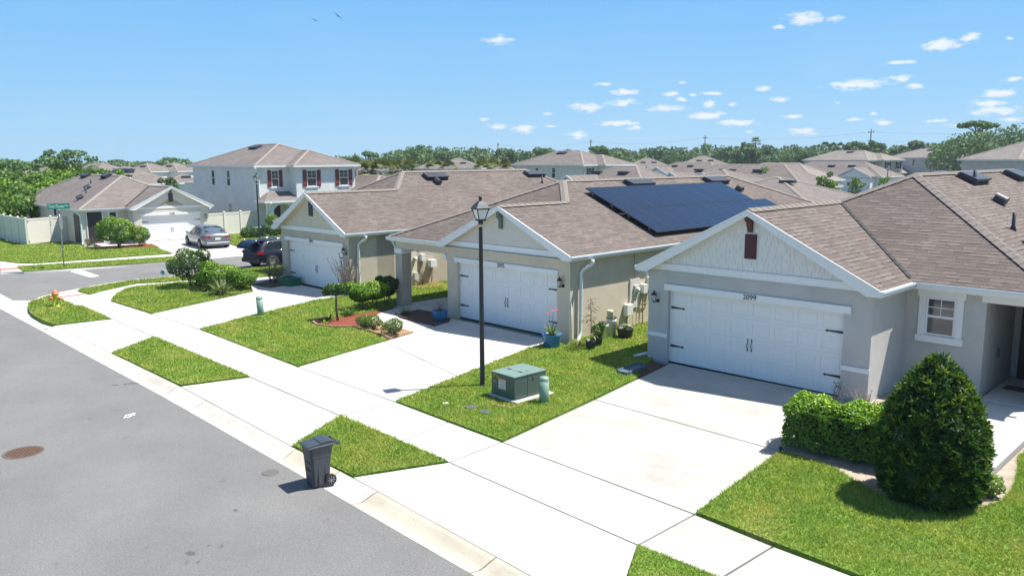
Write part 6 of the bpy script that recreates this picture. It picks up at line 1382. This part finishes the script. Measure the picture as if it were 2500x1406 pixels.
tree_form('leftmost of three multi-stemmed green bushes against the 2095 porch lawn', (-25.40, 17.62), .66, (.62, .62, .46), 5000, .10, M['leaf_hedge'], 61, 2, group='multi-stemmed bushes by the porch')
tree_form('brightest yellow-green middle one of three multi-stemmed bushes by the 2095 porch', (-25.29, 18.19), .70, (.66, .66, .46), 5400, .10, M['leaf_lime'], 62, 4, top=.45, group='multi-stemmed bushes by the porch')
tree_form('darkest multi-stemmed bush, directly beside the porch pillar of 2095', (-25.39, 18.83), .76, (.58, .58, .48), 4800, .10, M['leaf_dark'], 63, 3, group='multi-stemmed bushes by the porch')
tree_form('small single-trunk tree with a flat leafy crown in the red mulch bed', (-24.26, 15.76), 1.12, (.52, .46, .24), 1500, .10, M['leaf_dark'], 64, 1, .05, .02, .5, 9, .16, 'small_tree', 'tree')
twiggy('bare_bush', 'grey bare-branched bush at the right corner of garage 2091', (-28.48, 19.12), 1.75, 34, 65, .75, 'twig', 260, 'leaf_mid', r=.012, lsz=.06, cat='bush')
twiggy('bare_bush', 'brown bare twiggy bush left of garage 2091', (-34.29, 18.92), 1.05, 20, 66, .8, 'twig', 160, 'leaf_bronze', r=.014, cat='bush')
bush('round_bush', 'left clipped low round bush on the wood chips in front of 2095', 'bush', (-22.57, 15.70), (.36, .36, .24), 2400, .05, M['leaf_mid'], 7, .15, seed=71, topbright=.5, group='round bushes by the path')
bush('round_bush', 'middle clipped low round bush on the wood chips in front of 2095', 'bush', (-22.03, 15.73), (.40, .40, .26), 2800, .05, M['leaf_mid'], 8, .16, seed=72, topbright=.5, group='round bushes by the path')
bush('round_bush', 'right clipped low round bush nearest the 2095 driveway', 'bush', (-20.86, 15.70), (.42, .42, .31), 3400, .05, M['leaf_mid'], 9, .16, seed=73, topbright=.5, group='round bushes by the path')
strap_plant('dark spiky fan plant in the middle of the bed, under the bushes of 2095', (-24.78, 16.64), 80, .42, 75, 'leaf_mid', w=.03)
strap_plant('low dark spiky plant at the left end of the red mulch bed', (-24.37, 15.46), 60, .32, 76, 'leaf_mid', w=.03)
strap_plant('dark spiky plant in shade between the bushes and the porch pillar', (-25.07, 17.82), 80, .45, 77, 'leaf_mid', w=.03)
strap_plant('tiny yellowish plant near the tip of the red mulch bed', (-23.92, 15.09), 24, .2, 78, 'leaf_lime', w=.03)
strap_plant('grassy tuft in the brown mulch bed left of the blue pot', (-23.37, 18.16), 120, .28, 79, 'leaf_mid', w=.012)
strap_plant('row of weeds at the wall corner beside the 2095 downspout', (-15.42, 18.56), 60, .28, 80, 'leaf_bronze', w=.02)
strap_plant('tall weeds under the grey junction box on the side wall of 2095', (-16.01, 21.37), 60, .5, 81, 'leaf_strap', w=.012)
strap_plant('dead orange grass clump at the foot of the 2091 side wall', (-28.36, 23.02), 90, .45, 82, 'leaf_bronze', w=.015)

# ================================================================== background houses
def far_single(label, cx, cy, rot, w, d, roof, wall, e=2.45, p=.44, gable=None, vents=((0, 0),), z=0, group=None, along='x', fw=2.7):
    root = empty('far_house', (cx, cy, z), R(rot), label, 'house', group)
    x0, x1, y0, y1 = -w / 2, w / 2, -d / 2, d / 2
    m = MB(); m.box(x0 + .35, y0 + .35, -.3, x1 - .35, y1 - .35, e - .15)
    if gable is not None: m.box(gable - fw + .3, y0 - 1.6, -.3, gable + fw - .3, y0 + .35, e - .15)
    m.build('wall', wall, root)
    m = MB(); cap = MB(); a, b = hip(m, x0, y0, x1, y1, e, p, along, cap)
    if gable is not None:
        zz = e + p * fw; roofpoly(m, [(gable - fw, y0 - 2, e), (gable, y0 - 2, zz), (gable, y0 + fw, zz), (gable - fw, y0 + .0, e)]); roofpoly(m, [(gable + fw, y0 - 2, e), (gable + fw, y0, e), (gable, y0 + fw, zz), (gable, y0 - 2, zz)])
    rf = m.build('roof', roof, root); cap.build('ridge_cap', cap_far, rf)
    m = MB(); eaves(m, x0, y0, x1, y1, e - .01); m.build('gutter', M['gutter'], root)
    if gable is not None:
        m = MB(); zg = e + p * fw; m.prismy([(gable - fw + .25, e - .1), (gable + fw - .25, e - .1), (gable, zg - .2)], y0 - 1.7, y0 - 1.5); m.build('gable', M['white'], root)
        m = MB()
        for sx in (-1, 1): q = [(gable, zg + .03), (gable + sx * fw, e + .03), (gable + sx * fw, e - .2), (gable, zg - .2)]; m.prismy(q if sx < 0 else q[::-1], y0 - 2.05, y0 - 1.98)
        m.build('fascia', M['white'], root); m = MB(); m.box(gable - 2.1, y0 - 1.64, 0, gable + 2.1, y0 - 1.601, 2.1); m.build('garage_door', M['door_white'], root)
    for (vx, vy) in vents: m = MB(); zz = e + p * min(vx - x0, x1 - vx, vy - y0, y1 - vy); m.box(vx - .6, vy - .25, zz, vx + .6, vy + .25, zz + .22); m.build('roof_vent', M['ventblk'], root)
    return root
# same model as the big two-storey house, further away
two_storey('two_storey_house', 'cream and grey two-storey house with sage shutters in the middle distance', (-64.62, 78.47), 88, dict(wall=M['st_sage'], wall2=M['st_sage'], roof=M['roof_pink'], cap=cap_far, shutter=M['slate_trim'], wins=((1.3, 0, .62), (4.55, -1.2, .7), (6.6, -1.2, .7)), porch=False, garage=False), z=-.35)
two_storey('two_storey_house', 'grey two-storey house with pale front, left of the pair in the right distance', (-59.28, 154.71), 72, dict(wall=M['st_taupe'], wall2=M['st_grey'], roof=M['roof_grey'], cap=cap_far, shutter=M['slate_trim'], porch=False, garage=False, yb=15), z=-.1)
two_storey('two_storey_house', 'blue-grey two-storey house with white corner, right of the pair in the right distance', (-51.66, 176.39), 70, dict(wall=M['st_blue'], wall2=M['st_blue'], roof=M['roof_grey'], cap=cap_far, shutter=M['red'], porch=False, garage=False, yb=14), z=.3)
# right-edge two storey with black shutters
rootR = empty('two_storey_house', (-24.98, 117.43, -.05), R(52), 'grey two-storey house with black shutters at the right edge of the picture', 'house')
m = MB(); m.box(-5, -4, -.3, 5, 6, 5.2); m.build('wall', M['st_blue'], rootR)
m = MB(); cap = MB(); hip(m, -5.4, -4.4, 5.4, 6.4, 5.35, .42, 'x', cap); o_ = m.build('roof', M['roof_grey'], rootR); cap.build('ridge_cap', cap_far, o_)
m = MB(); eaves(m, -5.4, -4.4, 5.4, 6.4, 5.34); m.build('gutter', M['gutter'], rootR)
window(rootR, face('f', -2.6, -4.012, 4.15), .95, 1.3, trim='top', shutters=M['black']); window(rootR, face('f', 1.6, -4.012, 4.15), .95, 1.3, trim='top', shutters=M['black'])

# neighbours directly behind
far_single('brown-roofed house directly behind 2091, its ridge seen left of the 2091 roof', -58.38, 42.02, -1, 13.5, 11, M['roof'], M['st_tan'], 2.45, .42, vents=((1.9, -3.6),), z=-.45)
far_single('pinkish-roofed house directly behind the solar panel roof', -30.34, 61.05, -1, 12.2, 12.0, M['roof_pink'], M['st_tan'], 2.35, .33, vents=((1.4, -1.0),), z=-.2)
far_single('brown-roofed house further behind, between 2095 and 2099', -42.73, 74.43, -1, 12, 12.5, M['roof_pink'], M['st_tan'], 2.4, .36, vents=((2.3, -3.0),), z=-.1)
FAR = [  # px, py of the gable peak, w, body offset from gable, roof, wall, label
    (1396,425.6,12,2.4,'roof_pink','st_blue','low house with a white gable left of the far cream two-storey house'),
    (1607,407.4,17,3.6,'roof_pink','st_blue','single-storey house with large blue-grey gable right of the cream two-storey house'),
    (1645,420,13,3.6,'roof_pink','st_blue','single-storey house with white gable in front of the larger blue-grey gabled one'),
    (1722,421.4,15,3.6,'roof_pink','st_tan','single-storey house with small white gable right of the blue-grey gabled ones'),
    (1819,414,15,2.2,'roof_grey','st_tan','single-storey house with white peaked gable left of the light green tree'),
    (2082,410.4,19,-5.6,'roof_pink','st_grey','long low house with white gable behind the round green shrub tree'),
    (2141,405.6,17,-5.2,'roof_grey','st_taupe','low brown-grey house with tall white gable in front of the grey two-storey house'),
    (2209,396.5,13,2.6,'roof_grey','st_grey','low house with white gable between the two right two-storey houses'),
    (2232,402,15,3.6,'roof_pink','st_grey','low house with small white gable peeking over the 2099 roof'),
    (2372,399,14,-3.6,'roof_grey','st_grey','low house with white gable right of the blue-grey house, leftmost of three'),
    (2394,398.5,12,0,'roof_grey','st_grey','low house with white gable, middle of three left of the black-shuttered house'),
    (2419,399.5,12,3.0,'roof_grey','st_grey','low house with white gable touching the black-shuttered house')]
for px_, py_, w_, gb_, rf_, wl_, lb_ in FAR:
    D_ = min(210, (CAM_H - 4.0) * 1972 / (py_ - 386)); X_ = _fw * D_ + _rt * ((px_ - 1250) / 1972 * D_); zo = (CAM_H - (py_ - 386) / 1972 * D_) - 4.0
    r_ = R(-1); far_single(lb_, X_.x + gb_ * math.cos(r_), X_.y + gb_ * math.sin(r_) + 6, -1, w_, 9.5, M[rf_], M[wl_], 2.5, .5, -gb_, vents=((-2 - gb_ * .3, -1.5), (1.5 - gb_ * .3, -1.5)), group='single-storey houses beyond the back yards', fw=3.0, z=zo)
# hip roofs near the woods
for px_, D_, pk_, w_, lb_ in ((1712, 190, 384, 15, 'distant grey hip-roofed house at the foot of the woods'), (1578, 200, 388, 14, 'distant house with bluish wall just right of the cream two-storey house'),
                         (1070, 185, 391, 9, 'distant tan-roofed house, left of three behind the cabbage palms'), (1122, 175, 386, 11, 'distant tan-roofed house with blue window, middle of three behind the palms'), (1196, 185, 389, 11, 'distant tan-roofed house, right of three behind the palms'), (918, 200, 391, 12, 'distant low roof behind the cabbage palms under the flat-topped pine')):
    X_ = _fw * D_ + _rt * ((px_ - 1250) / 1972 * D_); zp_ = CAM_H - (pk_ - 388) / 1972 * D_
    r_ = far_single(lb_, X_.x, X_.y, 40, w_, w_ * .9, M['roof_pink'], M['st_blue'], zp_ - w_ * .45 * .42, .42, None, vents=((-1.2, -2.5), (1.4, -2.5)))
    if px_ == 1122: window(r_, face('f', 2.0, -w_ * .45 + .34, zp_ - w_ * .45 * .42 - 1.0), .9, 1.0, grid=True)
# left distance
for px_, D_, w_, d_, two, rot_, lb_ in ((320, 160, 10, 9, 0, 60, 'distant tan roof with a dark solar patch at far left'), (376, 170, 7.5, 9, 1, 30, 'distant two-storey white-walled house beyond the corner house roof'), (438, 175, 8, 9, 1, 30, 'distant two-storey brown-roofed house touching the big grey house in the view'),
                              (452, 120, 5, 7, 0, 75, 'distant low house with white garage door behind the round dark tree'), (352, 108, 6, 9, 0, 20, 'distant single-storey brown-roofed house nearest beyond the corner house'), (20, 150, 12, 11, 0, 10, 'distant tan roof at the far left edge'), (55, 135, 10, 10, 0, 10, 'distant tan roof among the left trees'), (165, 160, 15, 12, 0, 10, 'distant tan roof behind the feathery tree'), (255, 190, 16, 12, 0, 10, 'distant pale roof line right of the feathery tree')):
    X_ = _fw * D_ + _rt * ((px_ - 1250) / 1972 * D_)
    r_ = far_single(lb_, X_.x, X_.y, rot_, w_, d_, M['roof_pink'], M['st_grey'], 5.1 if two else 2.7, .42, None, vents=((.3, -2.2),), z=-1.6 if two else 0)
    if two:
        for x_ in (-2.5, -.8, 1.2): window(r_, face('f', x_, -d_ / 2 + .34, 4.2), .6, 1.1, grid=False)
        for x_ in (-2, 1.5): window(r_, face('l', -w_ / 2 + .34, x_, 4.2), .6, 1.1, grid=False)
    if px_ == 452: m = MB(); m.box(-w_ / 2 + .33, -2, 0, -w_ / 2 + .349, 1.2, 2.2); m.build('garage_door', M['door_white'], r_)
    if px_ == 320:
        m = MB(Matrix.Rotation(math.atan(.42), 4, 'X')); m.M = Matrix.Translation((0, -d_ / 2 + 2.3, 2.9 + 2.3 * .42 + .1)) @ Matrix.Rotation(math.atan(.42), 4, 'X'); m.box(-2.2, -1.0, -.3, 1.8, 1.2, -.24); m.build('solar_panel', M['solar'], r_)
# far lamp posts
for px_, D_, h_, lb_ in ((2160, 92, 4.6, 'distant dark lamp post in front of the grey two-storey house'), (1577, 88, 4.4, 'distant lamp post between the cream house and the white gables')):
    c_ = copy_tree(lampA); X_ = _fw * D_ + _rt * ((px_ - 1250) / 1972 * D_); c_.location = (X_.x, X_.y, 0); c_['label'] = lb_

# ================================================================== trees
def tree(name, label, xy, h, cr, n, leaf, mat, seed, trunk=.2, base=.35, k=26, lr=None, squash=.8, cat='tree', group=None, flat=False, z=0, shape=1.0):
    """broadleaf tree : tapered trunk, limbs to leaf clumps, uneven crown"""
    rng = np.random.default_rng(seed); root = empty(name, (xy[0], xy[1], z), rng.uniform(0, 6), label, cat, group)
    cz = h * (base + (1 - base) * .52); rz = h * (1 - base) * .5; lr = lr or cr * .34; L_ = []
    for i in range(k):
        d = unit(rng.normal(size=(1, 3)))[0]
        if flat: d[2] = abs(d[2]) * .4 + .3
        rad = rng.uniform(.45, .95); q = np.array([0, 0, cz]) + d * np.array([cr, cr, rz]) * rad; r_ = lr * rng.uniform(.55, 1.25); L_.append([*q, r_, r_, r_ * squash])
    if not flat: L_.append([0, 0, cz, cr * .55, cr * .55, rz * .6])
    top_ = max(l[2] + l[5] for l in L_); zs_ = h / top_
    for l in L_: l[2] *= zs_; l[5] *= zs_
    P, Nn = blob_points(n, L_, rng, shell=.45); hh = (P[:, 2] - P[:, 2].min()) / max(np.ptp(P[:, 2]), .1)
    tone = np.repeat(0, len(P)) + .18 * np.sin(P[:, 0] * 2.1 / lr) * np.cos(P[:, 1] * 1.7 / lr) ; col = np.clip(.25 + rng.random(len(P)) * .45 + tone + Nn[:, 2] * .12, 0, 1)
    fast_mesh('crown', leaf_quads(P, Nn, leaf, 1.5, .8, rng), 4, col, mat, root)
    m = MB(); m.tube([(0, 0, -.3), (.05 * h * rng.normal() * .3, 0, h * base), (0, 0, cz)], [trunk, trunk * .75, trunk * .4], 8)
    for l in L_[:: max(1, k // 9)]: m.tube([(0, 0, h * base * rng.uniform(.7, 1.1)), (l[0] * .5, l[1] * .5, (h * base + l[2]) / 2 + .1 * h * .3), (l[0], l[1], l[2])], [trunk * .45, trunk * .28, trunk * .1], 6)
    m.build('trunk', M['bark'], root); return root
def W2(px_, D_): X_ = _fw * D_ + _rt * ((px_ - 1250) / 1972 * D_); return (X_.x, X_.y)
# left belt behind the corner house : individually visible trees
LT = [(15,72,4.3,2.6),(60,80,4.9,2.8),(110,78,4.6,2.8),(150,86,5.1,2.9),(215,92,5.2,2.8),(255,96,4.9,2.6),(300,104,4.6,2.4),(30,62,3.4,2.3),(85,68,3.9,2.4),(135,74,4.2,2.4),(180,82,4.6,2.5),(5,95,5.2,3.0),(-30,75,4.4,3.0)]
LN = ['leftmost leafy tree over the fence', 'round green tree behind the fence', 'bright green tree above the corner house eave', 'dense green tree left of the feathery tree', 'green tree under the feathery tree', 'yellow-green low tree behind the corner house ridge', 'small green tree at the right end of the corner house ridge', 'low bushy tree filling the gap above the left fence', 'bushy lime tree over the left end of the corner roof', 'bushy tree along the corner roof slope', 'bushy tree near the corner roof top', 'taller tree poking up at far left', 'tree cut by the left edge']
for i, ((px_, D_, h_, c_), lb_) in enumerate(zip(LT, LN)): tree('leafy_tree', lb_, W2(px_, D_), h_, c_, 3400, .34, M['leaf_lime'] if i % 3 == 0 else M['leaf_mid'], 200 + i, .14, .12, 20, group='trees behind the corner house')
tree('feathery_tree', 'tall open feathery tree with layered foliage against the sky, behind the corner house', W2(182, 88), 6.9, 2.6, 1500, .34, M['leaf_tree'], 231, .13, .5, 12, .95, .4)
tree('feathery_tree', 'slimmer feathery tree left of the tallest one', W2(145, 90), 6.9, 1.3, 650, .34, M['leaf_tree'], 232, .12, .55, 7, .75, .45)
tree('feathery_tree', 'small feathery tree crown with palm-like tufts near the left edge', W2(72, 85), 5.6, 1.6, 650, .34, M['leaf_tree'], 233, .12, .5, 7, .8, .45)
tree('feathery_tree', 'feathery round tree top at upper left', W2(35, 88), 5.9, 1.8, 1000, .34, M['leaf_tree'], 234, .12, .45, 10, .8, .6)
tree('leafy_tree', 'round dark tree by the distant houses left of the big two-storey house', W2(418, 104), 3.6, 1.6, 2400, .22, M['leaf_dark'], 235, .14, .05, 14)
# yard trees among the mid roofs
tree('yard_tree', 'light yellow-green rounded tree among the roofs, right of centre', W2(1868, 92), 4.7, 1.25, 1600, .2, M['leaf_lime'], 241, .08, .3, 12)
tree('yard_tree', 'low round green tree top behind the pinkish roof', W2(2006, 78), 4.3, 1.1, 1500, .2, M['leaf_mid'], 242, .08, .4, 10)
tree('yard_tree', 'small leafy yard tree in front of the tall white gable', W2(2085, 86), 3.6, 1.1, 900, .2, M['leaf_mid'], 243, .07, .3, 9)
tree('yard_tree', 'slender young tree left of the grey-roofed garage house', W2(2150, 90), 3.6, .8, 500, .2, M['leaf_lime'], 244, .07, .3, 7)
# cabbage palms
def palm(label, xy, h, cr, seed, group='cabbage palms behind the roofs', name='cabbage_palm', mat='leaf_palm', n=26):
    rng = np.random.default_rng(seed); root = empty(name, (xy[0], xy[1], 0), 0, label, 'palm tree', group); m = MB(); m.tube([(0, 0, -.2), (.05, 0, h * .5), (0, 0, h)], [.2, .17, .15], 8); m.build('trunk', M['bark'], root); V, C = [], []
    for i in range(n):
        a = rng.uniform(0, 6.28); el = rng.uniform(-.5, 1.3); d = np.array([math.cos(a) * math.cos(el), math.sin(a) * math.cos(el), math.sin(el)]); c = np.array([0, 0, h]) + d * cr * .5; s = np.cross(d, [0, 0, 1]); s /= np.linalg.norm(s) + 1e-6; u = np.cross(s, d); cc = rng.random() * .8
        for k in range(9):
            t_ = (k - 4) / 4 * 1.15; e = d * math.cos(t_) + s * math.sin(t_); e[2] -= .25 * abs(t_); tip = c + e * cr * .55 * rng.uniform(.8, 1.1); w_ = np.cross(e, u) * .055 * cr; V += [list(c), list((c + tip) / 2 + w_), list(tip), list((c + tip) / 2 - w_)]; C.append(min(1, cc + rng.random() * .2))
    fast_mesh('fronds', np.array(V), 4, C, M[mat], root); return root
pl = ['at the left end of the palm row, beside the big two-storey house', 'second in the palm row', 'third in the palm row', 'fourth in the palm row, fuller', 'fifth in the palm row', 'sixth in the palm row', 'just left of the three distant tan roofs', 'in front of the left distant tan roof', 'beside the distant blue window', 'between the middle and right distant tan roofs', 'in front of the right distant tan roof', 'at the right end of the palm row']
for i, px_ in enumerate((876, 897, 918, 938, 957, 978, 1003, 1065, 1100, 1180, 1204, 1228)):
    D_ = 88 + (i * 37 % 11); zt_ = CAM_H - (404 - 388 + (i * 13 % 5)) / 1972 * D_; palm('yellow-green cabbage palm ' + pl[i], W2(px_, D_), zt_ - .35, 1.5 if i not in (0, 3, 6) else 1.8, 300 + i)
for px_, py_, D_, lb_ in ((1838, 349, 240, 'lone tall palm standing above the wood, right of the middle power pole'), (2006, 361, 250, 'left of three small tall palms above the wood'), (2024, 363, 250, 'middle of three small tall palms above the wood'), (2041, 363, 255, 'right of three small tall palms above the wood')):
    palm(lb_, W2(px_, D_), CAM_H + (388 - py_) / 1972 * D_ - .3, 1.9, px_, 'tall palms above the wood', 'tall_palm', 'leaf_dark', 34)
# the wood : one far mass of trees
def woods():
    rng = np.random.default_rng(77); tops = [(-80, 384), (60, 386), (110, 388), (290, 388), (330, 386), (395, 387), (425, 381), (450, 386), (790, 372), (850, 378), (900, 388), (935, 375), (960, 367), (1020, 355), (1060, 357), (1100, 364), (1150, 358), (1200, 362), (1240, 366), (1275, 370), (1320, 362), (1370, 370), (1400, 372), (1480, 371), (1500, 360), (1550, 368), (1600, 360), (1650, 360), (1700, 358), (1750, 358), (1800, 352), (1850, 356), (1900, 358), (1950, 360), (2000, 362), (2060, 358), (2100, 360), (2160, 362), (2200, 362), (2240, 362), (2290, 352), (2330, 330), (2420, 330), (2500, 340), (2600, 345), (2750, 340)]
    px_ = np.array([t[0] for t in tops]); py_ = np.array([t[1] for t in tops]); VV, CC = [], []
    i = 0
    for row in range(3):
        x = -100
        while x < 2750:
            if 455 < x < 770: x += 30; continue
            D_ = 250 + row * 28 + rng.uniform(-12, 12); y = np.interp(x, px_, py_) + rng.uniform(-2, 9) + (2 - row) * 3; h = CAM_H + (388 - y) / 1972 * D_; h = max(h, 3.5); X_ = _fw * D_ + _rt * ((x - 1250) / 1972 * D_); c = rng.uniform(3.2, 5.5); k = 9; L_ = []
            for j in range(k):
                d = unit(rng.normal(size=(1, 3)))[0]; r_ = c * rng.uniform(.28, .5); q = np.array([X_.x, X_.y, h * .58]) + d * np.array([c * .75, c * .75, h * .36]); L_.append([*q, r_, r_, r_ * .85])
            L_.append([X_.x, X_.y, h * .45, c * .8, c * .8, h * .45]); P, Nn = blob_points(620, L_, rng, .4); P[:, 2] = np.minimum(P[:, 2], h + .4 * rng.random(len(P))); kp = P[:, 2] > -1
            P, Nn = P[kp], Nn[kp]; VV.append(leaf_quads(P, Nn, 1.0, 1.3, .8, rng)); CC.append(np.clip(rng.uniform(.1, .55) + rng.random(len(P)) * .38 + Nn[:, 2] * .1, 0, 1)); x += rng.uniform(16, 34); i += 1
    tag(fast_mesh('far_woods', np.concatenate(VV), 4, np.concatenate(CC), M['leaf_far']), 'long dense belt of oaks and mixed trees along the horizon', 'woods', kind='stuff'); print('WOODS', i)
woods()
FT = [(1035,236,353,5.2,'tallest rounded oak left of the power pole in the tree line'), (1095,238,360,5.0,'yellowish-green oak in the middle of the left tree line'), (1318,230,360,4.2,'rounded dark tree just left of the cream two-storey roof'), (1235,240,362,4.0,'spiky-topped tree near the second power pole'), (1475,235,358,2.6,'small round tree top behind the cream two-storey roof'), (1815,225,351,4.0,'light green tree next to the lone tall palm'),
      (1955,215,358,5.2,'big yellow-green tree in front of the wood, left of three palms'), (2075,225,350,3.6,'bright tree left of the tallest power pole'), (2122,226,349,3.2,'light tree at the foot of the tallest power pole'), (2238,215,348,3.0,'slim leaning tree left of the big right clump'), (2190,225,362,2.8,'small dark tree between the right two-storey roofs'),
      (2345,150,326,6.4,'huge rounded dark oak at the front of the right clump'), (2312,165,347,4.6,'bushy dark tree at the left foot of the right clump'), (2428,165,309,8.0,'tall broad dark tree in the right clump'), (2480,160,322,6.2,'rounded tree on the right side of the right clump'), (2520,160,345,4.6,'tree at the right edge of the picture'), (2485,175,325,2.0,'thin-topped tree rising at the far right')]
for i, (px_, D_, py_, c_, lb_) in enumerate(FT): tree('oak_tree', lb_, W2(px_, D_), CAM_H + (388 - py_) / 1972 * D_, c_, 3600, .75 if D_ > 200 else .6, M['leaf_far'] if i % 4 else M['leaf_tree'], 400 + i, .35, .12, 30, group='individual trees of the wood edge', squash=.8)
tree('umbrella_pine', 'flat-topped umbrella-shaped pine rising above the right clump', W2(2372, 158), CAM_H + (388 - 303) / 1972 * 158, 3.4, 1500, .55, M['leaf_tree'], 451, .3, .75, 12, 1.1, .45, flat=True)
tree('umbrella_pine', 'flat-topped pine standing alone left of the oaks', W2(913, 240), CAM_H + (388 - 368) / 1972 * 240, 2.6, 800, .7, M['leaf_tree'], 452, .3, .6, 9, 1.0, .5, flat=True)
tree('umbrella_pine', 'pair of small rounded pine tops right of the cream house chimney pole', W2(1462, 232), CAM_H + (388 - 359) / 1972 * 232, 2.4, 800, .7, M['leaf_tree'], 453, .3, .6, 8, 1.1, .5, flat=True)
tree('leafy_tree', 'distant dark oak above the left far roofs', W2(442, 300), CAM_H + (388 - 381) / 1972 * 300, 6, 2200, 1.0, M['leaf_far'], 454, .4, .1, 20)


# ================================================================== air : thin even haze round the whole place
m = MB(); m.box(-620, -60, -1.3, 80, 620, 24.0)
hz, _t, _b = newmat('haze_air'); _t.nodes.remove(_b); _v = _t.nodes.new('ShaderNodeVolumePrincipled'); _v.inputs['Color'].default_value = (.80, .90, 1.0, 1); _v.inputs['Density'].default_value = 0.00028; _v.inputs['Anisotropy'].default_value = .2
_o = [n for n in _t.nodes if n.type == 'OUTPUT_MATERIAL'][0]; _t.links.new(_v.outputs[0], _o.inputs['Volume'])
tag(m.build('haze', hz), kind='stuff')
